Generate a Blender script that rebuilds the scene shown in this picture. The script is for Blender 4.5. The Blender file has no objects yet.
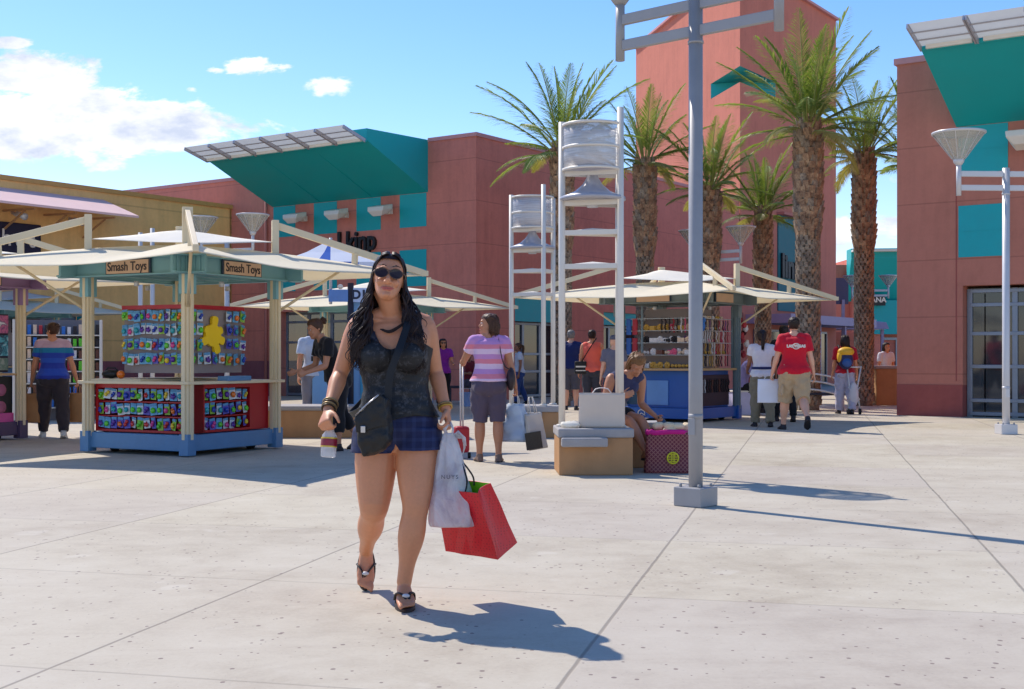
import bpy, bmesh, math, random
import numpy as np
from mathutils import Vector, Matrix, noise
random.seed(7)
V = Vector
PI = math.pi
R = math.radians
scene = bpy.context.scene
COL = scene.collection

# ------------------------------------------------------------------ camera constants
F = 1250.0; CX = 512.0; HY = 357.0; CH = 1.165

# ------------------------------------------------------------------ materials
def lin(c):
    c = c / 255.0
    return c / 12.92 if c <= 0.04045 else ((c + 0.055) / 1.055) ** 2.4
def rgb(r, g, b): return (lin(r), lin(g), lin(b), 1.0)
def mul(c, k): return (c[0]*k, c[1]*k, c[2]*k, 1.0)

class NT:
    def __init__(s, tree): s.t = tree; s.n = tree.nodes; s.l = tree.links
    def new(s, typ, **kw):
        n = s.n.new(typ)
        for k, v in kw.items(): setattr(n, k, v)
        return n
    def link(s, a, b): s.l.new(a, b)
    def math(s, op, a, b=None, c=None, clamp=False):
        n = s.n.new('ShaderNodeMath'); n.operation = op; n.use_clamp = clamp
        for i, x in enumerate((a, b, c)):
            if x is None: continue
            if isinstance(x, (int, float)): n.inputs[i].default_value = x
            else: s.l.new(x, n.inputs[i])
        return n.outputs[0]
    def mix(s, fac, a, b, blend='MIX'):
        n = s.n.new('ShaderNodeMix'); n.data_type = 'RGBA'; n.blend_type = blend
        for i, x in ((0, fac), (6, a), (7, b)):
            if isinstance(x, (int, float)): n.inputs[i].default_value = x
            elif isinstance(x, tuple): n.inputs[i].default_value = x
            else: s.l.new(x, n.inputs[i])
        return n.outputs[2]
    def ramp(s, fac, stops, interp='LINEAR'):
        n = s.n.new('ShaderNodeValToRGB'); e = n.color_ramp.elements
        n.color_ramp.interpolation = interp
        while len(e) < len(stops): e.new(0.5)
        for i, (p, c) in enumerate(stops):
            e[i].position = p; e[i].color = c if isinstance(c, tuple) else (c, c, c, 1)
        s.l.new(fac, n.inputs[0]); return n.outputs[0]
    def noise(s, vec, scale, detail=4, rough=.55, dist=0):
        n = s.n.new('ShaderNodeTexNoise'); n.inputs['Scale'].default_value = scale
        n.inputs['Detail'].default_value = detail; n.inputs['Roughness'].default_value = rough
        n.inputs['Distortion'].default_value = dist
        if vec is not None: s.l.new(vec, n.inputs['Vector'])
        return n.outputs['Fac']
    def bump(s, h, strength=.3, dist=.02):
        n = s.n.new('ShaderNodeBump'); n.inputs['Strength'].default_value = strength
        n.inputs['Distance'].default_value = dist; s.l.new(h, n.inputs['Height']); return n.outputs[0]

MATS = {}
def base_mat(name):
    m = bpy.data.materials.new(name); m.use_nodes = True
    nt = NT(m.node_tree); b = nt.n['Principled BSDF']
    MATS[name] = m
    return m, nt, b

def mat(name, col, rough=.6, metal=0., var=.12, vscale=6., bump=.0, bscale=60., spec=.5, trans=0., alpha=1., sheen=0., stretch=None):
    """painted / plain surface with uneven colour and small relief"""
    if name in MATS: return MATS[name]
    m, nt, b = base_mat(name)
    tc = nt.new('ShaderNodeTexCoord'); vec = tc.outputs['Object']
    if stretch:
        mp = nt.new('ShaderNodeMapping'); mp.inputs['Scale'].default_value = stretch; nt.link(vec, mp.inputs[0]); vec = mp.outputs[0]
    f = nt.noise(vec, vscale, 5, .6)
    c = nt.mix(f, mul(col, 1 - var * 1.6), mul(col, 1 + var * 1.2))
    nt.link(c, b.inputs['Base Color'])
    r = nt.math('MULTIPLY_ADD', f, .25, rough - .12)
    nt.link(r, b.inputs['Roughness'])
    b.inputs['Metallic'].default_value = metal
    b.inputs['Specular IOR Level'].default_value = spec
    if alpha < 1: b.inputs['Alpha'].default_value = alpha
    if trans: b.inputs['Transmission Weight'].default_value = trans
    if sheen: b.inputs['Sheen Weight'].default_value = sheen
    if bump:
        h = nt.noise(vec, bscale, 6, .65)
        nt.link(nt.bump(h, bump, .01), b.inputs['Normal'])
    return m

def stucco(name, col, var=.10, joints=None, wash=.25, col2=None, z2=1.1):
    """rendered wall: mottled, faint vertical streaks, control joints every `joints` metres in height"""
    if name in MATS: return MATS[name]
    m, nt, b = base_mat(name)
    tc = nt.new('ShaderNodeTexCoord'); vec = tc.outputs['Object']
    f1 = nt.noise(vec, 1.1, 6, .6); f2 = nt.noise(vec, 9, 5, .7)
    mp = nt.new('ShaderNodeMapping'); mp.inputs['Scale'].default_value = (3.2, 3.2, .22); nt.link(vec, mp.inputs[0])
    f3 = nt.noise(mp.outputs[0], 1.6, 4, .6)
    s = nt.math('ADD', nt.math('MULTIPLY', f1, .45), nt.math('ADD', nt.math('MULTIPLY', f2, .25), nt.math('MULTIPLY', f3, .3)))
    c = nt.ramp(s, [(.33, mul(col, 1 - var * 2)), (.5, col), (.68, mul(col, 1 + var * 1.6))])
    if joints:
        sp = nt.new('ShaderNodeSeparateXYZ'); nt.link(vec, sp.inputs[0])
        z = nt.math('FRACT', nt.math('DIVIDE', nt.math('ADD', sp.outputs[2], .3), joints))
        line = nt.math('LESS_THAN', z, .022)
        c = nt.mix(nt.math('MULTIPLY', line, .4), c, mul(col, .45))
    nt.link(c, b.inputs['Base Color'])
    b.inputs['Roughness'].default_value = .9
    b.inputs['Specular IOR Level'].default_value = .2
    h = nt.noise(vec, 85, 6, .7)
    nt.link(nt.bump(h, .35, .006), b.inputs['Normal'])
    return m

def glass(name, col=(.03, .04, .05, 1), rough=.06, alpha=.93):
    if name in MATS: return MATS[name]
    m, nt, b = base_mat(name)
    b.inputs['Base Color'].default_value = col; b.inputs['Roughness'].default_value = rough
    b.inputs['Specular IOR Level'].default_value = .8
    b.inputs['Alpha'].default_value = alpha
    tc = nt.new('ShaderNodeTexCoord'); h = nt.noise(tc.outputs['Object'], 1.3, 2)
    nt.link(nt.bump(h, .06, .02), b.inputs['Normal'])
    return m

def fabric(name, col, trans=.4, var=.05, rough=.8):
    """thin cloth that lets some light through"""
    if name in MATS: return MATS[name]
    m, nt, b = base_mat(name)
    tc = nt.new('ShaderNodeTexCoord'); vec = tc.outputs['Object']
    f = nt.noise(vec, 2.2, 5, .6)
    c = nt.mix(f, mul(col, 1 - var * 2), mul(col, 1 + var))
    nt.link(c, b.inputs['Base Color']); b.inputs['Roughness'].default_value = rough
    b.inputs['Specular IOR Level'].default_value = .25
    t = nt.new('ShaderNodeBsdfTranslucent'); nt.link(c, t.inputs[0])
    mx = nt.new('ShaderNodeMixShader'); mx.inputs[0].default_value = trans
    nt.link(b.outputs[0], mx.inputs[1]); nt.link(t.outputs[0], mx.inputs[2])
    nt.link(mx.outputs[0], nt.n['Material Output'].inputs[0])
    return m

def stripes(name, stops, z0, z1, rough=.85, interp='CONSTANT'):
    """horizontal bands by height; stops in metres"""
    m, nt, b = base_mat(name)
    tc = nt.new('ShaderNodeTexCoord'); sp = nt.new('ShaderNodeSeparateXYZ'); nt.link(tc.outputs['Object'], sp.inputs[0])
    w = nt.noise(tc.outputs['Object'], 6, 2)
    z = nt.math('ADD', sp.outputs[2], nt.math('MULTIPLY', nt.math('SUBTRACT', w, .5), .02))
    f = nt.math('DIVIDE', nt.math('SUBTRACT', z, z0), z1 - z0, clamp=True)
    c = nt.ramp(f, [((p - z0) / (z1 - z0), k) for p, k in stops], interp)
    nt.link(c, b.inputs['Base Color']); b.inputs['Roughness'].default_value = rough
    b.inputs['Sheen Weight'].default_value = .2
    return m

def cloth(name, col, rough=.85, var=.12, vscale=9., bump=.25, bscale=14.):
    return mat(name, col, rough, 0, var, vscale, bump, bscale, .3, sheen=.15)

# ------------------------------------------------------------------ geometry collector
class G:
    def __init__(s): s.v = []; s.f = []; s.m = []; s.sm = []
    def add(s, vs, fs, mi=0, sm=False):
        o = len(s.v); s.v += [tuple(p) for p in vs]
        for f in fs:
            s.f.append(tuple(o + i for i in f)); s.m.append(mi); s.sm.append(sm)
        return s
    def quad(s, a, b, c, d, mi=0): return s.add([a, b, c, d], [(0, 1, 2, 3)], mi)
    def hexa(s, p, mi=0):    # 8 points: bottom 4 then top 4
        return s.add(p, [(0, 3, 2, 1), (4, 5, 6, 7), (0, 1, 5, 4), (1, 2, 6, 5), (2, 3, 7, 6), (3, 0, 4, 7)], mi)
    def box(s, c, size, rz=0, mi=0):
        hx, hy, hz = size[0]/2, size[1]/2, size[2]/2
        m = Matrix.Rotation(rz, 3, 'Z'); c = V(c)
        return s.hexa([c + m @ V((x*hx, y*hy, z*hz)) for z in (-1, 1) for x, y in ((-1,-1),(1,-1),(1,1),(-1,1))], mi)
    def beam(s, a, b, w, h, mi=0, up=(0, 0, 1)):
        a, b, up = V(a), V(b), V(up); d = (b - a).normalized()
        if abs(d.dot(up)) > .98: up = V((0, 1, 0)) if abs(d.y) < .9 else V((1, 0, 0))
        x = d.cross(up).normalized(); y = x.cross(d).normalized()
        return s.hexa([p + x*i*w/2 + y*j*h/2 for p in (a, b) for i, j in ((-1,-1),(1,-1),(1,1),(-1,1))], mi)
    def prism(s, poly, z0, z1, mi=0, mtop=None, mbot=None):
        n = len(poly); vs = [(p[0], p[1], z0) for p in poly] + [(p[0], p[1], z1) for p in poly]
        s.add(vs, [(i, (i+1) % n, n + (i+1) % n, n + i) for i in range(n)], mi)
        o = len(s.v) - 2*n
        s.f.append(tuple(o + i for i in range(n-1, -1, -1))); s.m.append(mi if mbot is None else mbot); s.sm.append(False)
        s.f.append(tuple(o + n + i for i in range(n))); s.m.append(mi if mtop is None else mtop); s.sm.append(False)
        return s
    def loft(s, rings, mi=0, cap=True, sm=True, close=True):
        n = len(rings[0]); vs = [p for r in rings for p in r]; fs = []
        for k in range(len(rings) - 1):
            for i in range(n if close else n - 1):
                j = (i + 1) % n
                fs.append((k*n+i, k*n+j, (k+1)*n+j, (k+1)*n+i))
        if cap:
            fs.append(tuple(range(n-1, -1, -1))); fs.append(tuple((len(rings)-1)*n + i for i in range(n)))
        return s.add(vs, fs, mi, sm)
    def tube(s, pts, rad, n=10, mi=0, flat=1., sm=True, round_ends=False, up=None):
        pts = [V(p) for p in pts]
        if isinstance(rad, (int, float)): rad = [rad] * len(pts)
        rad = list(rad)
        if round_ends:
            d0 = (pts[0] - pts[1]).normalized(); d1 = (pts[-1] - pts[-2]).normalized()
            a = [pts[0] + d0*rad[0]*k for k in (.95, .7)]; b = [pts[-1] + d1*rad[-1]*k for k in (.7, .95)]
            pts = a + pts + b; rad = [rad[0]*.3, rad[0]*.72] + rad + [rad[-1]*.72, rad[-1]*.3]
        rings = []; u = V(up) if up else None
        for i, p in enumerate(pts):
            d = (pts[min(i+1, len(pts)-1)] - pts[max(i-1, 0)])
            d = d.normalized() if d.length > 1e-9 else V((0, 0, 1))
            if u is None:
                u = V((0, 0, 1)) if abs(d.z) < .9 else V((1, 0, 0))
            x = d.cross(u)
            x = x.normalized() if x.length > 1e-6 else V((1, 0, 0))
            y = x.cross(d).normalized(); u = y
            r = rad[i]
            rings.append([p + x*math.cos(2*PI*k/n)*r + y*math.sin(2*PI*k/n)*r*flat for k in range(n)])
        return s.loft(rings, mi, True, sm)
    def lathe(s, prof, c=(0, 0, 0), n=24, mi=0, cap=True, sm=True):
        return s.loft([[(c[0]+r*math.cos(2*PI*k/n), c[1]+r*math.sin(2*PI*k/n), c[2]+z) for k in range(n)] for r, z in prof], mi, cap, sm)
    def ell(s, c, r, mi=0, n=12, rot=None):
        c = V(c); rings = []
        for i in range(n + 1):
            ph = PI * (.02 + .96 * i / n); rr = math.sin(ph); zz = -math.cos(ph)
            ring = []
            for k in range(n * 2):
                p = V((r[0]*rr*math.cos(PI*k/n), r[1]*rr*math.sin(PI*k/n), r[2]*zz))
                if rot is not None: p = rot @ p
                ring.append(c + p)
            rings.append(ring)
        return s.loft(rings, mi)
    def grid(s, fn, nu, nv, mi=0, sm=True):
        vs = [fn(i/nu, j/nv) for j in range(nv+1) for i in range(nu+1)]
        fs = [(j*(nu+1)+i, j*(nu+1)+i+1, (j+1)*(nu+1)+i+1, (j+1)*(nu+1)+i) for j in range(nv) for i in range(nu)]
        return s.add(vs, fs, mi, sm)
    def mesh(s, name, off=None):
        me = bpy.data.meshes.new(name)
        vs = s.v if off is None else [(p[0]-off[0], p[1]-off[1], p[2]-off[2]) for p in s.v]
        me.from_pydata(vs, [], s.f)
        me.polygons.foreach_set('material_index', s.m); me.polygons.foreach_set('use_smooth', s.sm)
        me.update(); return me
    def obj(s, name, mats, parent=None, bevel=0, world=False, solid=0, recalc=True):
        off = tuple(root_of(parent).location) if (world and parent) else None
        me = s.mesh(name, off)
        if recalc:
            bm = bmesh.new(); bm.from_mesh(me); bmesh.ops.recalc_face_normals(bm, faces=bm.faces); bm.to_mesh(me); bm.free()
        return link(name, me, mats, parent, bevel, solid)

def root_of(o):
    while o.parent: o = o.parent
    return o
def link(name, me, mats, parent=None, bevel=0, solid=0):
    if not isinstance(mats, (list, tuple)): mats = [mats]
    for m in mats: me.materials.append(m)
    o = bpy.data.objects.new(name, me); COL.objects.link(o)
    if parent: o.parent = parent
    if solid:
        sd = o.modifiers.new('t', 'SOLIDIFY'); sd.thickness = solid; sd.offset = 0
    if bevel:
        b = o.modifiers.new('b', 'BEVEL'); b.width = bevel; b.segments = 2; b.limit_method = 'ANGLE'; b.angle_limit = R(40)
    return o
def thing(name, label, cat, loc=(0, 0, 0), rz=0, group=None):
    o = bpy.data.objects.new(name, None); COL.objects.link(o)
    o.empty_display_size = .1
    o.location = loc; o.rotation_euler = (0, 0, rz); o['label'] = label; o['category'] = cat
    if group: o['group'] = group
    return o
def tag(o, label, cat, group=None):
    o['label'] = label; o['category'] = cat
    if group: o['group'] = group
    return o
def kids(o): return [c for c in COL.objects if c.parent == o]
def copy_tree(o, loc=None, rz=None, label=None, parent=None):
    c = o.copy(); COL.objects.link(c)
    if parent: c.parent = parent
    if loc is not None: c.location = loc
    if rz is not None: c.rotation_euler = (0, 0, rz)
    if label: c['label'] = label
    for k in kids(o):
        copy_tree(k, parent=c)
    return c
def settle(m):
    """put a single-mesh thing's origin at its own base"""
    xs = [v.co for v in m.data.vertices]
    if not xs: return m
    c = V(((min(p.x for p in xs)+max(p.x for p in xs))/2, (min(p.y for p in xs)+max(p.y for p in xs))/2, min(p.z for p in xs)))
    m.data.transform(Matrix.Translation(-c)); m.location = m.location + c
    return m

def text_mesh(body, size, depth=.01, bold=0., font=None, spacing=1.0):
    cu = bpy.data.curves.new('txt', 'FONT'); cu.body = body; cu.size = size; cu.extrude = depth/2
    cu.offset = bold; cu.align_x = 'CENTER'; cu.align_y = 'CENTER'; cu.space_character = spacing
    o = bpy.data.objects.new('txt', cu); COL.objects.link(o)
    dg = bpy.context.evaluated_depsgraph_get()
    me = bpy.data.meshes.new_from_object(o.evaluated_get(dg))
    bpy.data.objects.remove(o); bpy.data.curves.remove(cu)
    return me
def put_text(name, body, size, m, parent, center, xdir, updir=(0, 0, 1), depth=.01, bold=0., spacing=1.0, shear=0, sx=1., world=False):
    me = text_mesh(body, size, depth, bold, spacing=spacing)
    if world: center = tuple(V(center) - root_of(parent).location)
    x = V(xdir).normalized(); y = V(updir).normalized(); z = x.cross(y)
    M = Matrix(((x.x, y.x, z.x, center[0]), (x.y, y.y, z.y, center[1]), (x.z, y.z, z.z, center[2]), (0, 0, 0, 1)))
    if shear: M = M @ Matrix(((1, shear, 0, 0), (0, 1, 0, 0), (0, 0, 1, 0), (0, 0, 0, 1)))
    if sx != 1: M = M @ Matrix.Diagonal((sx, 1, 1, 1))
    me.transform(M); me.name = name
    return link(name, me, m, parent)

# ------------------------------------------------------------------ palette
M_red   = stucco('terracotta_stucco', rgb(206, 128, 112), joints=1.12)
M_redin = stucco('rose_stucco', rgb(190, 122, 112), var=.08)
M_tower = stucco('tower_stucco', rgb(198, 122, 104), var=.07)
M_cap   = mat('parapet_cap', rgb(200, 140, 138), .7)
M_base  = stucco('dark_plinth_stucco', rgb(156, 86, 80), var=.1)
M_tan   = stucco('ochre_stucco', rgb(238, 192, 126), joints=1.9)
M_maroon= stucco('maroon_plinth', rgb(146, 92, 98))
M_teal  = mat('teal_panel', rgb(0, 166, 172), .55, var=.06, bump=.1, bscale=30)
M_teald = mat('deep_teal_paint', rgb(0, 168, 170), .6, var=.05, vscale=2, bump=.08)
M_louv  = mat('louvre_grey', rgb(176, 174, 180), .35, .2, var=.1, vscale=14)
M_white = mat('white_metal', rgb(226, 218, 206), .4, .0, var=.05)
M_tan2  = stucco('tan_base_stucco', rgb(182, 138, 98), var=.08)
M_conc  = mat('concrete_cap', rgb(165, 160, 158), .85, var=.12, bump=.3)
M_lamp  = mat('galvanised_grey', rgb(158, 156, 156), .45, .1, var=.08, vscale=9)
M_lampw = mat('pale_lamp_metal', rgb(208, 206, 206), .4, .15, var=.05)
M_cream = mat('cream_steel', rgb(226, 206, 168), .5, var=.06, vscale=3)
M_tealp = mat('teal_steel', rgb(122, 172, 180), .5, var=.06)
M_blueb = mat('blue_base_paint', rgb(88, 132, 172), .45, var=.1, vscale=10)
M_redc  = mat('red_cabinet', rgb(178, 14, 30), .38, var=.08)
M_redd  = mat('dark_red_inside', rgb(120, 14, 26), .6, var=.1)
M_sail  = fabric('cream_sail', rgb(252, 243, 220), .40)
M_sailw = fabric('white_sail', rgb(250, 246, 236), .4)
M_black = mat('black_plastic', rgb(22, 22, 24), .5)
M_dark  = mat('dark_metal', rgb(52, 50, 62), .5, .3)
M_glass = glass('shop_glass')
M_glassc= glass('clear_glass', (.5, .55, .55, 1), .05, .22)
M_frame = mat('grey_aluminium', rgb(138, 146, 158), .4, .5)
M_lav   = mat('lavender_metal', rgb(168, 150, 176), .6)
M_sign  = mat('peach_sign', rgb(214, 180, 150), .6)
M_signf = mat('navy_sign_frame', rgb(44, 62, 84), .5)
M_ink   = mat('dark_lettering', rgb(52, 46, 52), .6)
M_inter = mat('shop_interior', rgb(84, 62, 52), .9, var=.3, vscale=1.5)
M_wood  = mat('light_wood', rgb(196, 158, 112), .55, var=.14, vscale=5, stretch=(1, 8, 8))
M_peg   = mat('taupe_pegboard', rgb(150, 136, 132), .8, var=.08, vscale=40)

# ------------------------------------------------------------------ world
SUN_EL = R(49.5)
SUN_H = V((-.68, .733))          # horizontal direction towards the sun
def build_world():
    w = bpy.data.worlds.new('World'); scene.world = w; w.use_nodes = True
    nt = NT(w.node_tree); bg = nt.n['Background']; bg.inputs[1].default_value = .15
    sky = nt.new('ShaderNodeTexSky', sky_type='NISHITA'); sky.sun_disc = False
    sky.sun_elevation = SUN_EL; sky.sun_rotation = math.atan2(SUN_H.x, SUN_H.y)
    sky.air_density = 1.0; sky.dust_density = .35; sky.ozone_density = 2.2; sky.altitude = 600
    tc = nt.new('ShaderNodeTexCoord'); sp = nt.new('ShaderNodeSeparateXYZ'); nt.link(tc.outputs['Generated'], sp.inputs[0])
    X, Y, Z = sp.outputs
    yy = nt.math('MAXIMUM', nt.math('ABSOLUTE', Y), .05)
    u = nt.math('DIVIDE', X, yy); v = nt.math('DIVIDE', Z, yy)
    cb = nt.new('ShaderNodeCombineXYZ'); nt.link(u, cb.inputs[0]); nt.link(nt.math('MULTIPLY', v, 2.2), cb.inputs[1])
    n1 = nt.noise(cb.outputs[0], 9.0, 9, .62, .25)
    n2 = nt.noise(cb.outputs[0], 30.0, 6, .6)
    total = None
    blobs = [(40, 120, 145, 46, 1.25), (150, 128, 90, 30, 1.12), (30, 80, 80, 30, 1.05), (-60, 110, 120, 70, 1.0), (258, 66, 46, 13, .85), (330, 90, 42, 18, .85),
             (214, 70, 16, 6, .7), (10, 42, 26, 9, .8), (190, 90, 12, 6, .6), (100, 163, 80, 12, .55), (870, 232, 90, 20, .8), (860, 165, 80, 14, .45),
             (900, 180, 60, 10, .5), (620, 250, 80, 18, .6), (-400, 60, 200, 60, 1), (1500, 40, 260, 60, 1), (1300, 160, 160, 30, .9)]
    for (bx, by, rx, ry, amp) in blobs:
        a = nt.math('DIVIDE', nt.math('SUBTRACT', u, (bx - CX)/F), rx/F)
        b = nt.math('DIVIDE', nt.math('SUBTRACT', v, (HY - by)/F), ry/F)
        d = nt.math('ADD', nt.math('MULTIPLY', a, a), nt.math('MULTIPLY', b, b))
        g = nt.math('MULTIPLY', nt.math('EXPONENT', nt.math('MULTIPLY', d, -.9)), amp)
        total = g if total is None else nt.math('MAXIMUM', total, g)
    dens = nt.math('ADD', total, nt.math('ADD', nt.math('MULTIPLY', nt.math('SUBTRACT', n1, .5), 2.3), nt.math('MULTIPLY', nt.math('SUBTRACT', n2, .5), .45)))
    n = nt.new('ShaderNodeMapRange'); n.interpolation_type = 'SMOOTHSTEP'
    n.inputs[1].default_value = .46; n.inputs[2].default_value = .68; nt.link(dens, n.inputs[0])
    wh = nt.ramp(nt.noise(cb.outputs[0], 14, 6, .6), [(.35, rgb(196, 206, 228)), (.60, (1, 1, 1, 1))])
    whs = nt.mix(1.0, wh, (5.0, 5.0, 5.0, 1), 'MULTIPLY')
    hs = nt.new('ShaderNodeHueSaturation'); hs.inputs['Saturation'].default_value = 1.28; hs.inputs['Value'].default_value = .84; nt.link(sky.outputs[0], hs.inputs['Color'])
    haze = nt.mix(1.0, hs.outputs[0], (1.06, .94, 1.0, 1), 'MULTIPLY')
    c = nt.mix(n.outputs[0], haze, whs)
    nt.link(c, bg.inputs[0])
    s = bpy.data.lights.new('sun', 'SUN'); s.energy = 2.85; s.angle = R(.53); s.color = (1.0, .93, .83)
    so = bpy.data.objects.new('sun', s); COL.objects.link(so)
    d = V((SUN_H.x*math.cos(SUN_EL), SUN_H.y*math.cos(SUN_EL), math.sin(SUN_EL)))
    so.rotation_euler = d.to_track_quat('Z', 'Y').to_euler(); so.location = (-20, 20, 30)
build_world()

# ------------------------------------------------------------------ ground
def build_ground():
    m, nt, b = base_mat('concrete_paving')
    tc = nt.new('ShaderNodeTexCoord'); vec = tc.outputs['Object']
    sp = nt.new('ShaderNodeSeparateXYZ'); nt.link(vec, sp.inputs[0])
    c, s = math.cos(R(13.5)), math.sin(R(13.5))
    p = nt.math('ADD', nt.math('SUBTRACT', nt.math('MULTIPLY', sp.outputs[0], c), nt.math('MULTIPLY', sp.outputs[1], s)), .87)
    q = nt.math('SUBTRACT', nt.math('ADD', nt.math('MULTIPLY', sp.outputs[0], s), nt.math('MULTIPLY', sp.outputs[1], c)), 4.14)
    wob = nt.math('MULTIPLY', nt.math('SUBTRACT', nt.noise(vec, 1.3, 3), .5), .02)
    lines = None; cells = []
    for k, t in enumerate((p, q)):
        g = nt.math('DIVIDE', nt.math('ADD', t, wob), 1.9); fr = nt.math('FRACT', nt.math('ADD', g, .5))
        cells.append(nt.math('FLOOR', nt.math('ADD', g, .5 if False else 0)))
        d = nt.math('MULTIPLY', nt.math('ABSOLUTE', nt.math('SUBTRACT', fr, .5)), 1.9)
        ln = nt.new('ShaderNodeMapRange'); ln.inputs[1].default_value = .004; ln.inputs[2].default_value = .011
        ln.inputs[3].default_value = 1; ln.inputs[4].default_value = 0; nt.link(d, ln.inputs[0])
        o = nt.math('MULTIPLY', ln.outputs[0], (1.0, .55)[k])
        lines = o if lines is None else nt.math('MAXIMUM', lines, o)
    cc = nt.new('ShaderNodeCombineXYZ'); nt.link(cells[0], cc.inputs[0]); nt.link(cells[1], cc.inputs[1])
    wn = nt.new('ShaderNodeTexWhiteNoise'); wn.noise_dimensions = '2D'; nt.link(cc.outputs[0], wn.inputs[0])
    n1 = nt.noise(vec, .55, 6, .62); n2 = nt.noise(vec, 3.5, 7, .68); n3 = nt.noise(vec, 45, 4, .7)
    t = nt.math('ADD', nt.math('MULTIPLY', n1, .5), nt.math('ADD', nt.math('MULTIPLY', n2, .32), nt.math('MULTIPLY', n3, .18)))
    col = nt.ramp(t, [(.32, rgb(160, 146, 125)), (.5, rgb(190, 179, 158)), (.7, rgb(206, 197, 178))])
    col = nt.mix(nt.math('MULTIPLY', wn.outputs[0], .34), col, rgb(176, 164, 160))
    # seeded chips and pits
    vo = nt.new('ShaderNodeTexVoronoi'); vo.inputs['Scale'].default_value = 24.0
    mp = nt.new('ShaderNodeMapping'); mp.inputs['Scale'].default_value = (1.0, .8, 1); mp.inputs['Rotation'].default_value = (0, 0, .5)
    nt.link(vec, mp.inputs[0]); nt.link(mp.outputs[0], vo.inputs['Vector'])
    sp2 = nt.new('ShaderNodeSeparateColor'); nt.link(vo.outputs['Color'], sp2.inputs[0])
    rad = nt.math('MULTIPLY', nt.math('POWER', sp2.outputs[0], 2.0), .26)
    spot = nt.math('MULTIPLY', nt.math('LESS_THAN', vo.outputs['Distance'], rad), nt.math('GREATER_THAN', sp2.outputs[1], .2))
    patch = nt.math('GREATER_THAN', nt.noise(vec, .35, 3), .40)
    spot = nt.math('MULTIPLY', nt.math('MULTIPLY', spot, .8), patch)
    col = nt.mix(spot, col, rgb(118, 100, 96))
    vo2 = nt.new('ShaderNodeTexVoronoi'); vo2.inputs['Scale'].default_value = 42; nt.link(vec, vo2.inputs['Vector'])
    sp3 = nt.new('ShaderNodeSeparateColor'); nt.link(vo2.outputs['Color'], sp3.inputs[0])
    s2 = nt.math('MULTIPLY', nt.math('LESS_THAN', vo2.outputs['Distance'], .16), nt.math('GREATER_THAN', sp3.outputs[0], .7))
    col = nt.mix(nt.math('MULTIPLY', s2, .22), col, rgb(120, 104, 98))
    # worn darker stains
    st = nt.ramp(nt.noise(vec, .9, 8, .7, .6), [(.56, 0.), (.72, 1.)])
    col = nt.mix(nt.math('MULTIPLY', st, .30), col, rgb(134, 114, 96))
    mp3 = nt.new('ShaderNodeMapping'); mp3.inputs['Scale'].default_value = (.5, 3.2, 1); mp3.inputs['Rotation'].default_value = (0, 0, -.24); nt.link(vec, mp3.inputs[0])
    st2 = nt.ramp(nt.noise(mp3.outputs[0], 1.1, 8, .75, .3), [(.54, 0.), (.70, 1.)])
    col = nt.mix(nt.math('MULTIPLY', st2, .22), col, rgb(150, 132, 118))
    dk = nt.ramp(nt.noise(vec, 2.1, 3, .5), [(.66, 0.), (.70, 1.)])
    col = nt.mix(nt.math('MULTIPLY', dk, .16), col, rgb(226, 220, 208))
    col = nt.mix(nt.math('MULTIPLY', lines, .5), col, rgb(84, 74, 70))
    nt.link(col, b.inputs['Base Color'])
    nt.link(nt.math('MULTIPLY_ADD', n2, .3, .62), b.inputs['Roughness']); b.inputs['Specular IOR Level'].default_value = .3
    h = nt.math('SUBTRACT', nt.math('MULTIPLY', n3, .4), nt.math('ADD', lines, spot))
    nt.link(nt.bump(h, .35, .006), b.inputs['Normal'])
    g = G(); g.quad((-250, -60, 0), (250, -60, 0), (250, 400, 0), (-250, 400, 0))
    o = g.obj('ground', m); o['kind'] = 'structure'
build_ground()

# ------------------------------------------------------------------ buildings
TH = R(34.8)
v1 = V((math.sin(TH), math.cos(TH), 0)); v2 = V((math.cos(TH), -math.sin(TH), 0))
UP = V((0, 0, 1))
def wallbox(g, a, b, z0, z1, t, mi=0, n=None):
    """wall slab from a to b (xy), thickness t towards n (the back)"""
    a, b = V((a[0], a[1], 0)), V((b[0], b[1], 0)); n = V(n)
    p = [a, b, b + n*t, a + n*t]
    g.hexa([q + UP*z0 for q in p] + [q + UP*z1 for q in p], mi)

def storefront(root, P, along, back, t0, t1, z1, bays, doors=(), name='storefront', depth=.35, z0=.06, rows=(.75, 1.6, 2.2)):
    """glazed shop front: frame members, panes, floor slab inside"""
    f = G(); L = t1 - t0
    def pt(t, d, z): return P + along*t + back*d + UP*z
    for i in range(bays + 1):
        t = t0 + L*i/bays
        f.beam(pt(t, depth, 0), pt(t, depth, z1), .07, .10, 0, up=along)
    for z in (z0,) + tuple(r for r in rows if r < z1 - .1) + (z1 - .05,):
        f.beam(pt(t0, depth, z), pt(t1, depth, z), .085, .07)
    fo = f.obj('window_frame', M_frame, root, world=True, bevel=.006)
    p = G()
    p.quad(pt(t0, depth + .01, 0), pt(t1, depth + .01, 0), pt(t1, depth + .01, z1), pt(t0, depth + .01, z1))
    p.obj('pane', M_glass, fo, world=True)

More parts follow.
